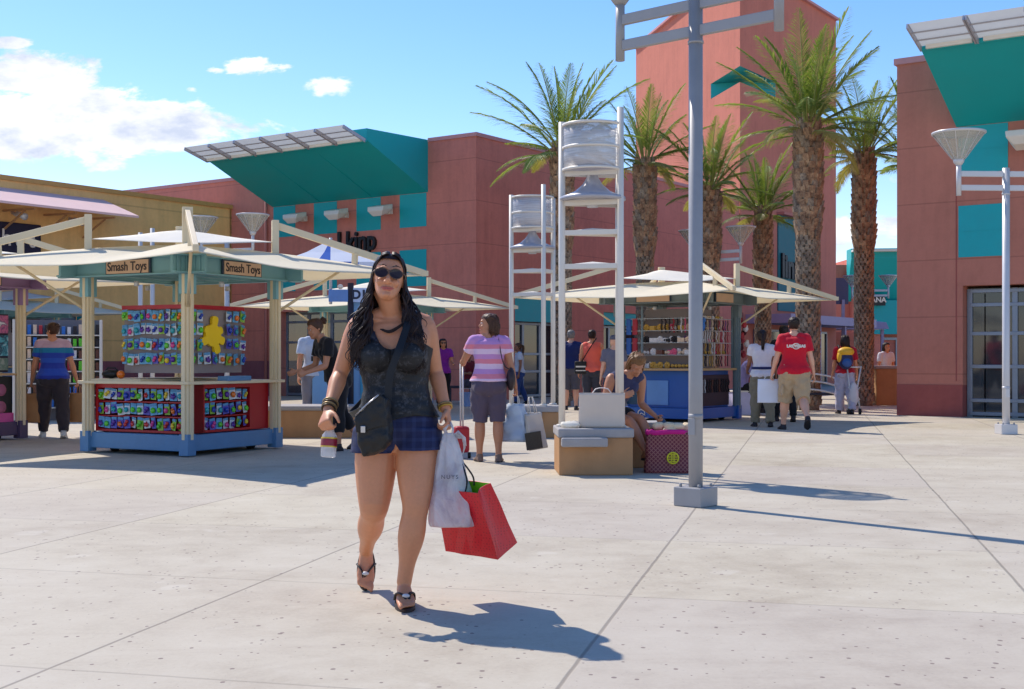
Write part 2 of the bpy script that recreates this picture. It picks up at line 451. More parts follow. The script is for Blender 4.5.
def canopy(root, W, t0, t1, npan, fwd, along, zb=5.64, zf=6.7, zt=7.06, s=2.5, s2=3.36, wall_t=.0):
    """wedge canopy: rising teal soffit, level top, folded louvre panels along its edge. W = wall line origin"""
    def p(t, sd, z): return W + along*t + fwd*sd + UP*z
    g = G()
    a = [p(t0, .0, zb), p(t1, .0, zb), p(t1, s, zf), p(t0, s, zf), p(t0, 0, zt), p(t1, 0, zt), p(t1, s, zt-.06), p(t0, s, zt-.06)]
    g.hexa([a[0], a[1], a[2], a[3], a[4], a[5], a[6], a[7]], 0)
    # seams in the soffit panels as shallow ribs
    co = g.obj('canopy', M_teald, root, world=True)
    r = G()
    n = npan
    for i in range(1, n):
        t = t0 + (t1 - t0)*i/n
        if i % 2 == 0: r.beam(p(t, .03, zb-.004), p(t, s-.02, zf-.004), .018, .012)
    r.beam(p(t0, s+.02, zf-.02), p(t1, s+.02, zf-.02), .05, .06)
    r.obj('soffit_seam', M_teald, co, world=True)
    for i in range(n):
        ta = t0 + (t1 - t0)*i/n + .02; tb = t0 + (t1 - t0)*(i+1)/n - .02
        l = G()
        for k in range(2):
            q = .33 + k/3.
            A = p(ta, s + .05 + (s2 - s)*q, zf + .0 + .22*q); B = p(tb, s + .05 + (s2 - s)*q, zf + .22*q)
            l.beam(A, B,   .03, .012, 0, up=UP*.8 - fwd*.5)
        l.beam(p(ta, s+.03, zf-.02), p(ta, s2, zf+.22), .03, .09)
        l.beam(p(tb, s+.03, zf-.02), p(tb, s2, zf+.22), .03, .09)
        l.quad(p(ta, s+.04, zf+.035), p(tb, s+.04, zf+.035), p(tb, s2, zf+.255), p(ta, s2, zf+.255), 1)
        l.obj('louvre_panel', [M_louv, M_louvglass], co, world=True)
        w = G(); w.beam(p(ta+.1, s+.07, zf+.0), p(tb-.05, s+.07, zf+.0), .08, .07); w.obj('edge_light', M_white, co, world=True)
M_louvglass = fabric('frosted_sheet', rgb(186, 188, 188), .5)

def wall_floodlight(root, P, fwd, along):
    g = G(); c = P + fwd*.32
    g.box(P + fwd*.08, (.2, .16, .16), math.atan2(along.y, along.x))
    g.beam(P + fwd*.1, c, .06, .06)
    R3 = Matrix.Rotation(math.atan2(along.y, along.x), 3, 'Z')
    pts = []
    for z, w, d in ((-.16, .16, .12), (-.02, .27, .22), (.1, .29, .2)):
        pts.append([c + fwd*.12 + R3 @ V((x*w, y*d, 0)) + UP*(z + (.07 if y < 0 else -.02)) for x, y in ((-1,-1),(1,-1),(1,1),(-1,1))])
    g.loft(pts, 0, True, False)
    return g.obj('floodlight', M_white, root, world=True, bevel=.02)

def facade_panels(root, W, along, out, sets, zu=(4.72, 5.63), zl=(3.1, 4.1)):
    for (a, b) in sets:
        for z0, z1 in (zu, zl):
            if z1 <= z0: continue
            g = G(); A = W + along*a + out*.012; B = W + along*b + out*.012
            wallbox(g, A, B, z0, z1, .05, 0, -out)
            g.beam(A + UP*((z0+z1)/2) + out*.003, B + UP*((z0+z1)/2) + out*.003, .004, .012)
            g.obj('wall_panel', M_teal, root, world=True)

def build_left_store():
    C = V((-.95, 33, 0)); out = -v1; al = -v2
    root = thing('store_building', 'red stucco store with a big teal wedge canopy, behind the toy kiosk', 'building', tuple(C))
    g = G()
    # facade: solid above 2.5 m, piers below
    fa, fb = 2.7, 7.3
    wallbox(g, C, C + al*fa, .0, 7.0, .4, 0, v1)
    wallbox(g, C + al*fa, C + al*fb, 2.5, 7.0, .4, 0, v1)
    wallbox(g, C + al*fb, C + al*7.6, 0, 7.0, .4, 0, v1)
    wallbox(g, C + al*7.6, C + al*22, 0, 6.56, .4, 0, v1)
    # the body of the building and the long side wing
    inner = C + v1*.4
    wallbox(g, inner + al*.4, inner + v1*21 + al*.4, 0, 6.97, .35, 0, al)
    wg = C + v1*.0
    segs = [(0, 1.8, 0), (1.8, 4.4, 2.9), (4.4, 6.6, 0), (6.6, 9.2, 2.55), (9.2, 16.5, 0)]
    for a, b, z in segs:
        wallbox(g, wg + v1*max(a, .4), wg + v1*b, z, 7.0, .4, 0, al)
    g.obj('wall', M_red, root, world=True)
    c = G()
    wallbox(c, C + out*.04 - al*.04, C + al*1.6 + out*.04, 7.0, 7.1, .5, 0, v1)
    wallbox(c, C + al*7.6 + out*.04, C + al*22 + out*.04, 6.56, 6.66, .5, 0, v1)
    wallbox(c, C - al*.04 + v1*.46, C + v1*16.45 - al*.04, 7.0, 7.1, .5, 0, al)
    c.obj('parapet_cap', M_cap, root, world=True)
    # roof deck
    r = G(); r.prism([tuple((C + v1*.4)[:2]), tuple((C + v1*16.4 + al*.2)[:2]), tuple((C + v1*16.4 + al*22)[:2]), tuple((C + v1*.4 + al*22)[:2])], 6.2, 6.35)
    r.obj('roof', M_conc, root, world=True)
    canopy(root, C + out*.0, 1.62, 7.55, 6, out, al)
    facade_panels(root, C, al, out, [(1.67, 2.61), (3.3, 4.2), (4.95, 5.85), (6.6, 7.5)])
    for t in (2.95, 4.58, 6.2):
        wall_floodlight(root, C + al*t + UP*5.2, out, al)
    storefront(root, C, al, v1, fa, fb, 2.5, 5)
    # interior floor/back so that the glass shows depth
    i = G(); wallbox(i, C + al*fa + v1*3, C + al*fb + v1*3, 0, 2.6, .1, 0, v1)
    i.prism([tuple((C + al*fa + v1*.5)[:2]), tuple((C + al*fb + v1*.5)[:2]), tuple((C + al*fb + v1*3)[:2]), tuple((C + al*fa + v1*3)[:2])], 2.6, 2.7)
    i.obj('shop_interior', M_inter, root, world=True)
    # wing shop fronts with teal lintels
    for a, b, z in ((1.8, 4.4, 2.9), (6.6, 9.2, 2.55)):
        l = G(); wallbox(l, C + v1*(a+.02) + al*.06, C + v1*(b-.02) + al*.06, 2.16, z-.005, .1, 0, al)
        l.obj('lintel_panel', M_teal, root, world=True)
        storefront(root, C, v1, al, a, b, 2.16, 3, rows=(.75, 1.25))
        k = G(); wallbox(k, C + v1*a + al*2, C + v1*b + al*2, 0, 2.5, .1, 0, al); k.obj('shop_interior', M_inter, root, world=True)
    put_text('sign_lettering', 'l kinp', .78, M_black, root, tuple(C + al*4.15 + out*.06 + UP*4.42), tuple(-al), depth=.08, bold=.018, sx=.85, world=True)
    # store door in the side front
    pl = G(); wallbox(pl, C + al*7.6 + out*.03, C + al*22 + out*.03, 0, 1.05, .03, 0, v1); pl.obj('plinth', M_maroon, root, world=True)
    # drain pipe
    d = G(); d.tube([C + al*7.75 + out*.08 + UP*.1, C + al*7.75 + out*.08 + UP*6.2], .045, 8); d.obj('downpipe', M_redin, root, world=True)
build_left_store()

def build_tower():
    T0 = V((8.5, 46.6, 0)); lu = V((-.19, .982, 0)).normalized()
    TL = T0 + lu*13.5; TR = T0 + v1*10.0; BK = TL + v1*8
    root = thing('tower_building', 'tall salmon stucco tower with teal notches, rising behind the palms', 'building', tuple(T0))
    xy = lambda p: (p.x, p.y)
    g = G()
    g.prism([xy(T0), xy(TR), xy(BK), xy(TL)], 0, 11.42, 0)
    a, b = T0 + lu*3.12, T0 + v1*3.3; inn = T0 + lu*1.5 + v1*1.5
    c, d = TR - v1*2.4, TR + (BK-TR).normalized()*2.5; inn2 = TR - v1*1.3 + (BK-TR).normalized()*1.2
    g.prism([xy(inn), xy(b), xy(c), xy(inn2), xy(d), xy(BK), xy(TL), xy(a)], 11.42, 12.02, 0)
    g.prism([xy(T0), xy(TR), xy(BK), xy(TL)], 12.02, 15.9, 0, None, 1)
    g.obj('wall', [M_tower, M_teald], root, world=True)
    for (p, q, r_) in ((a, inn, b), (c, inn2, d)):
        w = G()
        for s, e in ((p, q), (q, r_)):
            dd = (e - s).normalized(); nn = V((dd.y, -dd.x, 0))
            w.beam(s + dd*.0 + nn*.03 + UP*11.72, e + nn*.03 + UP*11.72, .05, .58)
        w.obj('notch_glazing', M_teald, root, world=True)
    cp = G()
    for s, e in ((T0, TL), (T0, TR)): cp.beam(s + UP*15.95, e + UP*15.95, .3, .1)
    cp.obj('parapet_cap', M_cap, root, world=True)
    # teal sign bay, shade of a recess put into its darker colour (proud frame of the bay sits on the wall face)
    out = V((v1.y, -v1.x, 0))
    s0 = T0 + v1*3.5
    t = G(); t.beam(s0 + out*.02 + UP*4.9 + v1*0, s0 + v1*3.0 + out*.02 + UP*4.9, .06, 3.8); t.obj('sign_bay', mat('shaded_teal_bay', rgb(0, 104, 112), .6), root, world=True)
    e = G(); e.beam(s0 + v1*3.05 + out*.16 + UP*3.0, s0 + v1*3.05 + out*.16 + UP*6.9, .1, .32, up=out); e.beam(s0 - v1*.05 + out*.16 + UP*6.85, s0 + v1*3.1 + out*.16 + UP*6.85, .32, .1)
    e.obj('sign_bay_surround', M_redin, root, world=True)
    put_text('sign_lettering', 'linnp', 1.3, M_black, root, tuple(s0 + v1*1.5 + out*.10 + UP*4.75), tuple(v1), depth=.08, bold=.05, sx=1.05, world=True)
    # lavender shop canopy and glazed front at its foot
    cn = G(); cn.beam(T0 + v1*.5 + out*.9 + UP*2.6, T0 + v1*10 + out*.9 + UP*2.6, 1.8, .34)
    cn.obj('entrance_canopy', M_lav, root, world=True)
    for k in range(4):
        q = G(); q.beam(T0 + v1*(1 + k*2.8) + out*1.6, T0 + v1*(1 + k*2.8) + out*1.6 + UP*2.43, .14, .14, up=out); q.obj('canopy_column', M_lav, root, world=True)
    f = G(); 
    for k in range(6): f.beam(T0 + v1*(1.2 + k*1.5) + out*.05 + UP*.05, T0 + v1*(1.2 + k*1.5) + out*.05 + UP*2.2, .07, .06, up=out)
    f.beam(T0 + v1*1.2 + out*.05 + UP*2.2, T0 + v1*8.7 + out*.05 + UP*2.2, .06, .08)
    fo = f.obj('window_frame', M_frame, root, world=True)
    pn = G(); pn.quad(T0 + v1*1.2 + out*.03, T0 + v1*8.7 + out*.03, T0 + v1*8.7 + out*.03 + UP*2.2, T0 + v1*1.2 + out*.03 + UP*2.2)
    pn.obj('pane', glass('dim_glass', (.02, .025, .03, 1), .1, .95), fo, world=True)
    pl = G(); pl.beam(T0 + v1*0 + out*.02 + UP*.3, T0 + v1*1.1 + out*.02 + UP*.3, .04, .6); pl.obj('plinth', M_base, root, world=True)
build_tower()

def build_right_store():
    C = V((7.7, 25, 0)); out = -v1; al = v2
    root = thing('store_building', 'brick-red stucco store at right edge with glass doors and teal canopy above', 'building', tuple(C))
    g = G()
    wallbox(g, C, C + al*1.28, .62, 7.0, .4, 0, v1)
    wallbox(g, C + al*1.28, C + al*5.6, 2.55, 7.0, .4, 0, v1)
    wallbox(g, C + al*5.6, C + al*12, .62, 7.0, .4, 0, v1)
    wallbox(g, C + v1*.4, C + v1*14, 0, 6.98, .4, 0, al)
    # shallow pilaster relief beside the corner
    g.obj('wall', stucco('brick_red_stucco', rgb(190, 122, 104), joints=1.12, var=.08), root, world=True)
    p = G()
    wallbox(p, C + out*.015, C + al*1.28 + out*.015, 0, .62, .43, 0, v1)
    p2 = G(); wallbox(p2, C + al*5.6, C + al*12, 0, .62, .4, 0, v1); p2.obj('plinth', M_base, root, world=True)
    p.obj('plinth', M_base, root, world=True)
    c = G(); wallbox(c, C + out*.05 - al*.05, C + al*1.15 + out*.05, 7.0, 7.12, .5, 0, v1); wallbox(c, C + v1*.46 - al*.05, C + v1*14 - al*.05, 7.0, 7.12, .5, 0, al)
    c.obj('parapet_cap', M_cap, root, world=True)
    j = G(); j.beam(C + al*1.16 + out*.0 + UP*.7, C + al*1.16 + out*.0 + UP*5.6, .02, .012, up=out); j.obj('control_joint', M_base, root, world=True)
    r = G(); r.prism([tuple((C + v1*.4 + al*.3)[:2]), tuple((C + v1*14 + al*.3)[:2]), tuple((C + v1*14 + al*12)[:2]), tuple((C + v1*.4 + al*12)[:2])], 6.2, 6.35); r.obj('roof', M_conc, root, world=True)
    canopy(root, C, 1.16, 7.1, 6, out, al, s=2.3, s2=3.15)
    facade_panels(root, C, al, out, [(1.2, 2.12), (2.85, 3.75), (4.5, 5.4)])
    for t in (2.5, 4.1): wall_floodlight(root, C + al*t + UP*5.2, out, al)
    storefront(root, C, al, v1, 1.34, 5.55, 2.5, 5, rows=(.32, .98, 1.62, 2.18), depth=.3)
    s = G()
    for k in range(4): s.beam(C + al*(1.62 + k*.0) + v1*.32, C + al*1.62 + v1*.32 + UP*2.4, .03, .03)
    for k, t in enumerate((1.48, 2.32, 2.5, 3.0)): s.beam(C + al*t + v1*.7 + UP*.1, C + al*t + v1*.7 + UP*2.4, .05, .05)
    s.obj('mullion', M_frame, root, world=True)
    i = G(); wallbox(i, C + al*.5 + v1*5, C + al*9 + v1*5, 0, 3, .1, 0, v1)
    i.prism([tuple((C + al*.42 + v1*.45)[:2]), tuple((C + al*9 + v1*.45)[:2]), tuple((C + al*9 + v1*5)[:2]), tuple((C + al*.42 + v1*5)[:2])], 2.8, 2.9)
    wallbox(i, C + al*.45 + v1*.45, C + al*.45 + v1*5, 0, 2.8, .05, 0, al)
    i.obj('shop_interior', mat('warm_shop_interior', rgb(150, 116, 88), .9, var=.3), root, world=True)
    tb = G(); tb.box(C + al*2.35 + v1*.9 + UP*.4, (1.0, .45, .06), math.atan2(al.y, al.x)); 
    for sx in (-.45, .45): tb.box(C + al*(2.35+sx) + v1*.9 + UP*.2, (.06, .4, .36), math.atan2(al.y, al.x))
    tag(settle(tb.obj('display_table', M_wood, bevel=.01)), 'low wooden display table inside the glass shop front at right', 'table')
    return C
CR = build_right_store()

def build_tan_store():
    P0 = V((-8.47, 38.5, 0)); al = -v1; out = V((v1.y, -v1.x, 0)); back = -out
    root = thing('store_building', 'ochre stucco store with pink awning and navy eyewear sign at left edge', 'building', tuple(P0))
    g = G()
    o1, o2 = 5.3, 12.5
    wallbox(g, P0, P0 + al*o1, .0, 5.7, .4, 0, back)
    wallbox(g, P0 + al*o1, P0 + al*o2, 2.5, 5.7, .4, 0, back)
    wallbox(g, P0 + al*o2, P0 + al*18, .0, 5.7, .4, 0, back)
    wallbox(g, P0 + al*.0 + v1*.001, P0 + back*14, .0, 5.69, .3, 0, al)
    g.obj('wall', M_tan, root, world=True)
    c = G(); wallbox(c, P0 + out*.06, P0 + al*18 + out*.06, 5.7, 5.82, .5, 0, back); c.obj('parapet_cap', mat('ochre_cap', rgb(200, 154, 88), .7), root, world=True)
    p = G(); wallbox(p, P0 + out*.02, P0 + al*o1 + out*.02, 0, 1.05, .03, 0, back); p.obj('plinth', M_maroon, root, world=True)
    t = G(); wallbox(t, P0 + al*(o1+.0) + out*.05, P0 + al*(o1+.28) + out*.05, 0, 2.5, .3, 0, back); t.obj('pilaster', M_teal, root, world=True)
    storefront(root, P0, al, back, o1 + .3, o2, 2.5, 7)
    i = G(); wallbox(i, P0 + al*o1 + back*3, P0 + al*o2 + back*3, 0, 2.6, .1, 0, back); i.obj('shop_interior', M_inter, root, world=True)
    # awning
    a = G(); A0, A1 = P0 + al*4.9, P0 + al*13
    q = [A0 + UP*5.35, A1 + UP*5.35, A1 + out*1.5 + UP*4.9, A0 + out*1.5 + UP*4.9]
    up = [A0 + al*.0 + UP*5.5, A1 + UP*5.5, A1 + out*1.5 + UP*4.96, A0 + out*1.5 + UP*4.96]
    a.hexa(q + up)
    ao = a.obj('awning', fabric('pink_awning', rgb(250, 216, 210), .2), root, world=True)
    b = G()
    for k in range(7):
        s = P0 + al*(5.6 + k*1.2)
        b.beam(s + UP*4.9 + out*.05, s + out*1.4 + UP*4.86, .04, .05); b.beam(s + UP*4.4 + out*.05, s + out*1.0 + UP*4.84, .04, .04)
    b.obj('bracket', M_tan2, ao, world=True)
    for k in range(4):
        s = P0 + al*(6.2 + k*1.7)
        sp = G(); sp.tube([s + UP*4.85 + out*.3, s + out*.55 + UP*4.75, s + out*.75 + UP*4.78], .05, 8); sp.tube([s + out*.5 + UP*4.82, s + out*.85 + UP*4.7], [.05, .09], 10)
        sp.obj('spotlight', M_lampw, root, world=True)
    sg = G(); wallbox(sg, P0 + al*6.92 + out*.1, P0 + al*12 + out*.1, 3.79, 4.62, .1, 0, back)
    so = sg.obj('sign_board', mat('navy_sign', rgb(28, 28, 58), .5), root, world=True, bevel=.02)
    put_text('sign_lettering', 'sunglass hut', .62, M_white, so, tuple(P0 + al*9.05 + out*.13 + UP*4.2), tuple(v1), depth=.02, spacing=1.25, world=True)
    # back roof
    r = G(); r.prism([tuple((P0 + back*.3)[:2]), tuple((P0 + al*18 + back*.3)[:2]), tuple((P0 + al*18 + back*14)[:2]), tuple((P0 + back*14)[:2])], 5.0, 5.2); r.obj('roof', M_conc, root, world=True)
build_tan_store()

def build_far_store():
    A = V((17.8, 70, 0))
    root = thing('store_building', 'distant terracotta store with teal canopy, seen between tower and right palm', 'building', tuple(A))
    g = G(); g.box((25, 76, 3.2), (18, 10, 6.4)); g.box((20.0, 72.5, 3.3), (1.6, 4, 6.9)); g.obj('wall', M_red, root, world=True)
    al = V((1, -.12, 0)).normalized(); out = V((-.12, -1, 0)).normalized()
    c = G(); W = V((18.95, 70.8, 0))
    c.hexa([W + UP*4.3, W + al*7 + UP*4.3, W + al*7 + out*1.8 + UP*6.6, W + out*1.8 + UP*6.6, W + UP*7.2, W + al*7 + UP*7.2, W + al*7 + out*1.8 + UP*7.15, W + out*1.8 + UP*7.15])
    c.obj('canopy', M_teald, root, world=True)
    l = G(); l.beam(W + out*2.0 + UP*7.0, W + al*7 + out*2.0 + UP*7.0, .8, .1); l.obj('louvre_panel', M_white, root, world=True)
    for x0, x1, z0, z1 in ((19.7, 20.4, 3.2, 5.6),):
        q = G(); q.box(((x0+x1)/2, 70.47, (z0+z1)/2), (x1-x0, .1, z1-z0)); q.obj('wall_panel', M_teal, root, world=True)
    q = G(); q.box((21.3, 70.6, 3.4), (2.4, .8, 1.9)); q.obj('wall_panel', M_teal, root, world=True)
    s = G(); s.box((20.35, 69.9, 4.35), (1.05, .12, .62)); so = s.obj('sign_board', M_black, root, world=True)
    put_text('sign_lettering', 'ZANA', .40, M_white, so, (20.35-A.x, 69.83-A.y, 4.35), (1, 0, 0), depth=.02, bold=.012, spacing=1.0)
    f = G()
    for k in range(8): f.box((18.5 + k*1.1, 70.9, 1.1), (.09, .1, 2.2))
    f.box((22.5, 70.9, 2.2), (9, .12, .14)); f.obj('window_frame', M_frame, root, world=True)
    # pergola roof in front
    p = thing('pergola', 'lavender metal shelter on slim columns beyond the largest palm', 'shelter', (13.5, 58, 0))
    r = G(); r.hexa([(12.6, 57, 2.45), (17.2, 57, 2.45), (17.2, 60.5, 2.45), (12.6, 60.5, 2.45), (12.7, 57.1, 2.75), (17.1, 57.1, 2.75), (16.6, 60, 3.0), (13.2, 60, 3.0)]); r.obj('roof', M_lav, p, world=True)
    h = G(); h.box((14.6, 57.5, 4.2), (1.7, .2, 1.2)); h.obj('sign_panel', mat('grey_violet_panel', rgb(92, 84, 108), .7), p, world=True)
    for x in (13.9, 15.2, 17.0):
        c = G(); c.box((x, 57.4, 1.9 if x < 15.3 else 1.2), (.13, .13, 3.8 if x < 15.3 else 2.45)); c.obj('column', M_lav, p, world=True)
    w = G(); w.box((14.6, 61, 1.2), (4.4, .3, 2.4)); w.obj('back_wall', M_red, p, world=True)
build_far_store()

# ------------------------------------------------------------------ street lamps
M_lglass = glass('lamp_bowl_glass', (.62, .60, .50, 1), .2, .35)
def make_lamp(label, loc, rz, pole_r=.055, m=None, base=True):
    m = m or M_lampw
    root = thing('street_lamp', label, 'street lamp', loc, rz, 'twin bowl street lamps')
    g = G(); g.tube([(0, 0, .0), (0, 0, 1.0), (0, 0, 4.02)], pole_r, 16); g.tube([(0, 0, 3.62), (0, 0, 3.64)], pole_r*1.12, 16); g.tube([(0, 0, .68), (0, 0, .72)], pole_r*1.04, 16)
    g.obj('pole', m, root)
    if base:
        b = G(); b.box((0, 0, .075), (.25, .25, .15)); bo = b.obj('base', m, root, bevel=.008)
        n = G()
        for x, y in ((-.085, -.085), (.085, -.085), (.085, .085), (-.085, .085)): n.tube([(x, y, .15), (x, y, .175)], .012, 6)
        n.obj('bolt', M_lamp, bo)
        h = G(); h.box((0, -pole_r-.002, .62), (.06, .012, .13)); h.obj('hatch', m, root, bevel=.003)
    for z in (3.72, 3.93):
        a = G(); a.beam((-.70, 0, z), (.70, 0, z), .045, .085); a.obj('crossarm', m, root, bevel=.006)
    for s in (-1, 1):
        st = G(); st.tube([(s*.73, 0, 3.6), (s*.73, 0, 4.12)], .038, 14); so = st.obj('lamp_stem', m, root)
        bw = G(); bw.lathe([(.06, 0), (.1, .04), (.37, .40), (.375, .42)], (s*.73, 0, 4.12), 32, 0, False); bw.obj('lamp_bowl', M_lglass, so, solid=.008)
        rb = G()
        for k in range(12):
            an = 2*PI*k/12; rb.beam((s*.73 + .1*math.cos(an), .1*math.sin(an), 4.16), (s*.73 + .375*math.cos(an), .375*math.sin(an), 4.53), .008, .012)
        rb.lathe([(.372, .40), (.395, .41), (.395, .435), (.372, .44)], (s*.73, 0, 4.12), 32, 0, False)
        rb.lathe([(.045, -.06), (.075, -.02), (.085, .03), (.05, .06), (.03, .09), (.03, .2), (.0, .21)], (s*.73, 0, 4.12), 20)
        rb.lathe([(.375, .43), (.2, .455), (.01, .47)], (s*.73, 0, 4.12), 32, 0, False)
        rb.obj('lamp_cage', m, so)
    return root
make_lamp('tall grey street lamp in the near foreground, its top cut by the frame', (1.44, 9.8, 0), R(-41), .056, M_lamp)
make_lamp('pale street lamp standing before the glass doors at right', (7.47, 18.9, 0), R(3), .055)
make_lamp('street lamp rising behind the toy kiosk roof', (-6.84, 30, 0), R(-22), .06)
make_lamp('street lamp rising behind the hair accessory kiosk, between palms', (5.4, 33, 0), R(-41), .055)
make_lamp('farthest street lamp, half hidden by the right palm trunk', (14.9, 52, 0), R(-8), .06)
def trellis():
    root = thing('steel_trellis_post', 'pair of white posts with crossbars behind the toy kiosk', 'post', (-8.2, 28, 0), R(10))
    for x in (-.12, .14):
        g = G(); g.tube([(x, 0, 0), (x, 0, 4.05 if x > 0 else 3.95)], .05, 12); g.obj('post', M_lampw, root)
    for z in (3.55, 3.85):
        g = G(); g.beam((-.55, 0, z), (.55, 0, z), .05, .07); g.obj('crossbar', M_lamp, root)
trellis()

# ------------------------------------------------------------------ perforated drum light towers
def mesh_metal():
    m, nt, b = base_mat('perforated_steel')
    tc = nt.new('ShaderNodeTexCoord'); vec = tc.outputs['Object']
    f = nt.noise(vec, 1.5, 2, .5)
    mp = nt.new('ShaderNodeMapping'); mp.inputs['Scale'].default_value = (3, 3, 60); nt.link(vec, mp.inputs[0])
    f2 = nt.noise(mp.outputs[0], 1.2, 4)
    nt.link(nt.mix(f, rgb(168, 166, 172), rgb(224, 222, 220)), b.inputs['Base Color'])
    b.inputs['Metallic'].default_value = .35; b.inputs['Roughness'].default_value = .5
    a = nt.ramp(nt.math('ADD', nt.math('MULTIPLY', f, .5), nt.math('MULTIPLY', f2, .5)), [(.38, .25), (.62, .72)])
    nt.link(a, b.inputs['Alpha'])
    return m
M_perf = mesh_metal()
def light_tower(label, loc, rz, angs, base_w):
    root = thing('light_tower', label, 'light tower', loc, rz, 'perforated drum light towers')
    b = G(); b.box((0, 0, .185), (base_w, .70, .37)); b.obj('base', M_tan2, root, bevel=.012)
    c = G(); c.box((0, 0, .415), (base_w + .02, .74, .09)); c.box((-.12, -.40, .33), (base_w*.62, .12, .09)); c.obj('base_cap', M_conc, root, bevel=.015)
    pts = [(.31*math.cos(R(a)), .31*math.sin(R(a))) for a in angs]
    for (x, y), h in zip(pts, (3.54, 3.66, 3.5)):
        p = G(); p.tube([(x, y, .46), (x, y, h)], .034, 12); p.tube([(x, y, .46), (x, y, .485)], .055, 12); p.obj('post', M_white, root)
    d = G(); d.loft([[(.30*math.cos(2*PI*k/40), .30*math.sin(2*PI*k/40), z) for k in range(40)] for z in (3.05, 3.2, 3.35, 3.5)], 0, False)
    do = d.obj('drum', M_perf, root, solid=.004)
    r = G()
    for z in (3.05, 3.5, 3.27): r.lathe([(.298, z-.012), (.315, z-.012), (.315, z+.012), (.298, z+.012)], n=40, cap=False)
    r.obj('drum_ring', M_white, do)
    bt = G(); bt.lathe([(.02, 3.03), (.295, 3.045)], n=40, cap=False); bt.obj('drum_floor', M_perf, do)
    f = G(); f.lathe([(.045, 3.04), (.06, 2.98), (.10, 2.91), (.18, 2.84), (.27, 2.80), (.33, 2.78), (.335, 2.75), (.30, 2.74), (.02, 2.80)], n=40); f.obj('reflector_cone', M_louv, root)
    for z in (2.42, 2.08, 2.72, 3.02):
        t = G()
        for i in range(3):
            A, B = pts[i], pts[(i+1) % 3]
            t.beam((A[0], A[1], z), (B[0], B[1], z), .028, .05)
            if z < 2.6: t.quad((A[0], A[1], z+.015), (B[0], B[1], z+.015), (0, 0, z+.05), (0, 0, z+.05))
        t.obj('shelf_frame', M_white, root)
    lt = G(); lt.tube([(0, 0, 2.74), (0, 0, 2.68)], .06, 14); lt.obj('luminaire', M_lampw, root)
light_tower('nearer white light tower with perforated drum, beside the big cream bag', (.815, 12.65, 0), R(2), (178, -32, 25), .73)
light_tower('farther, smaller light tower with perforated drum, left of the near one', (.30, 18.35, 0), R(2), (182, -62, 8), .76)

# ------------------------------------------------------------------ planters, walls
def planter(label, loc, rz, w, d, h, cat='planter wall'):
    root = thing('planter_wall', label, cat, loc, rz)
    g = G(); g.box((0, 0, (h-.07)/2), (w, d, h-.07)); g.obj('body', M_tan2, root, bevel=.01)
    c = G(); c.box((0, 0, h-.035), (w+.08, d+.08, .07)); c.obj('cap', M_conc, root, bevel=.025)
planter('low tan bench wall with pale rounded cap behind the walking woman', (-2.95, 18.4, 0), R(0), 1.6, .7, .46, 'bench wall')
planter('terracotta counter block beside the right palm, in front of seated figure', (9.35, 30.6, 0), R(0), 1.1, .8, .95, 'counter')

# ------------------------------------------------------------------ kiosks
def sail_z(r, th, rt, zc=2.62, ztip=2.25, zmid=2.22):
    return zc
def make_sail(root, tipr, z_c, z_tip, z_mid, m, name='canopy_sail', mid=.60):
    g = G(); nr, nth = 14, 64
    rings = []
    for j in range(nr + 1):
        q = j/nr; ring = []
        for k in range(nth):
            th = 2*PI*k/nth + PI/4; ph = (th - PI/4) % (PI/2)         # tips at 45 + 90k degrees
            e = abs(ph/(PI/4) - 1)                                    # 1 at a tip, 0 at mid edge
            straight = .7071/ max(math.cos((1-e)*PI/4 - 0) , .0001) if False else 1/(math.cos(ph) + math.sin(ph))
            rr = tipr * straight * (1 - .17*(1 - e*e))
            rad = rr * (.02 + .98*q)
            ze = z_mid + (z_tip - z_mid)*(e**2)
            zm = z_c - (.10 if True else 0)*q
            z = z_c + (ze - z_c)*(q**(1.0 + .5*e)) 
            ring.append((rad*math.cos(th), rad*math.sin(th), z))
        rings.append(ring)
    g.loft(rings, 0, False)
    # hem band
    return g.obj(name, m, root, solid=.006)

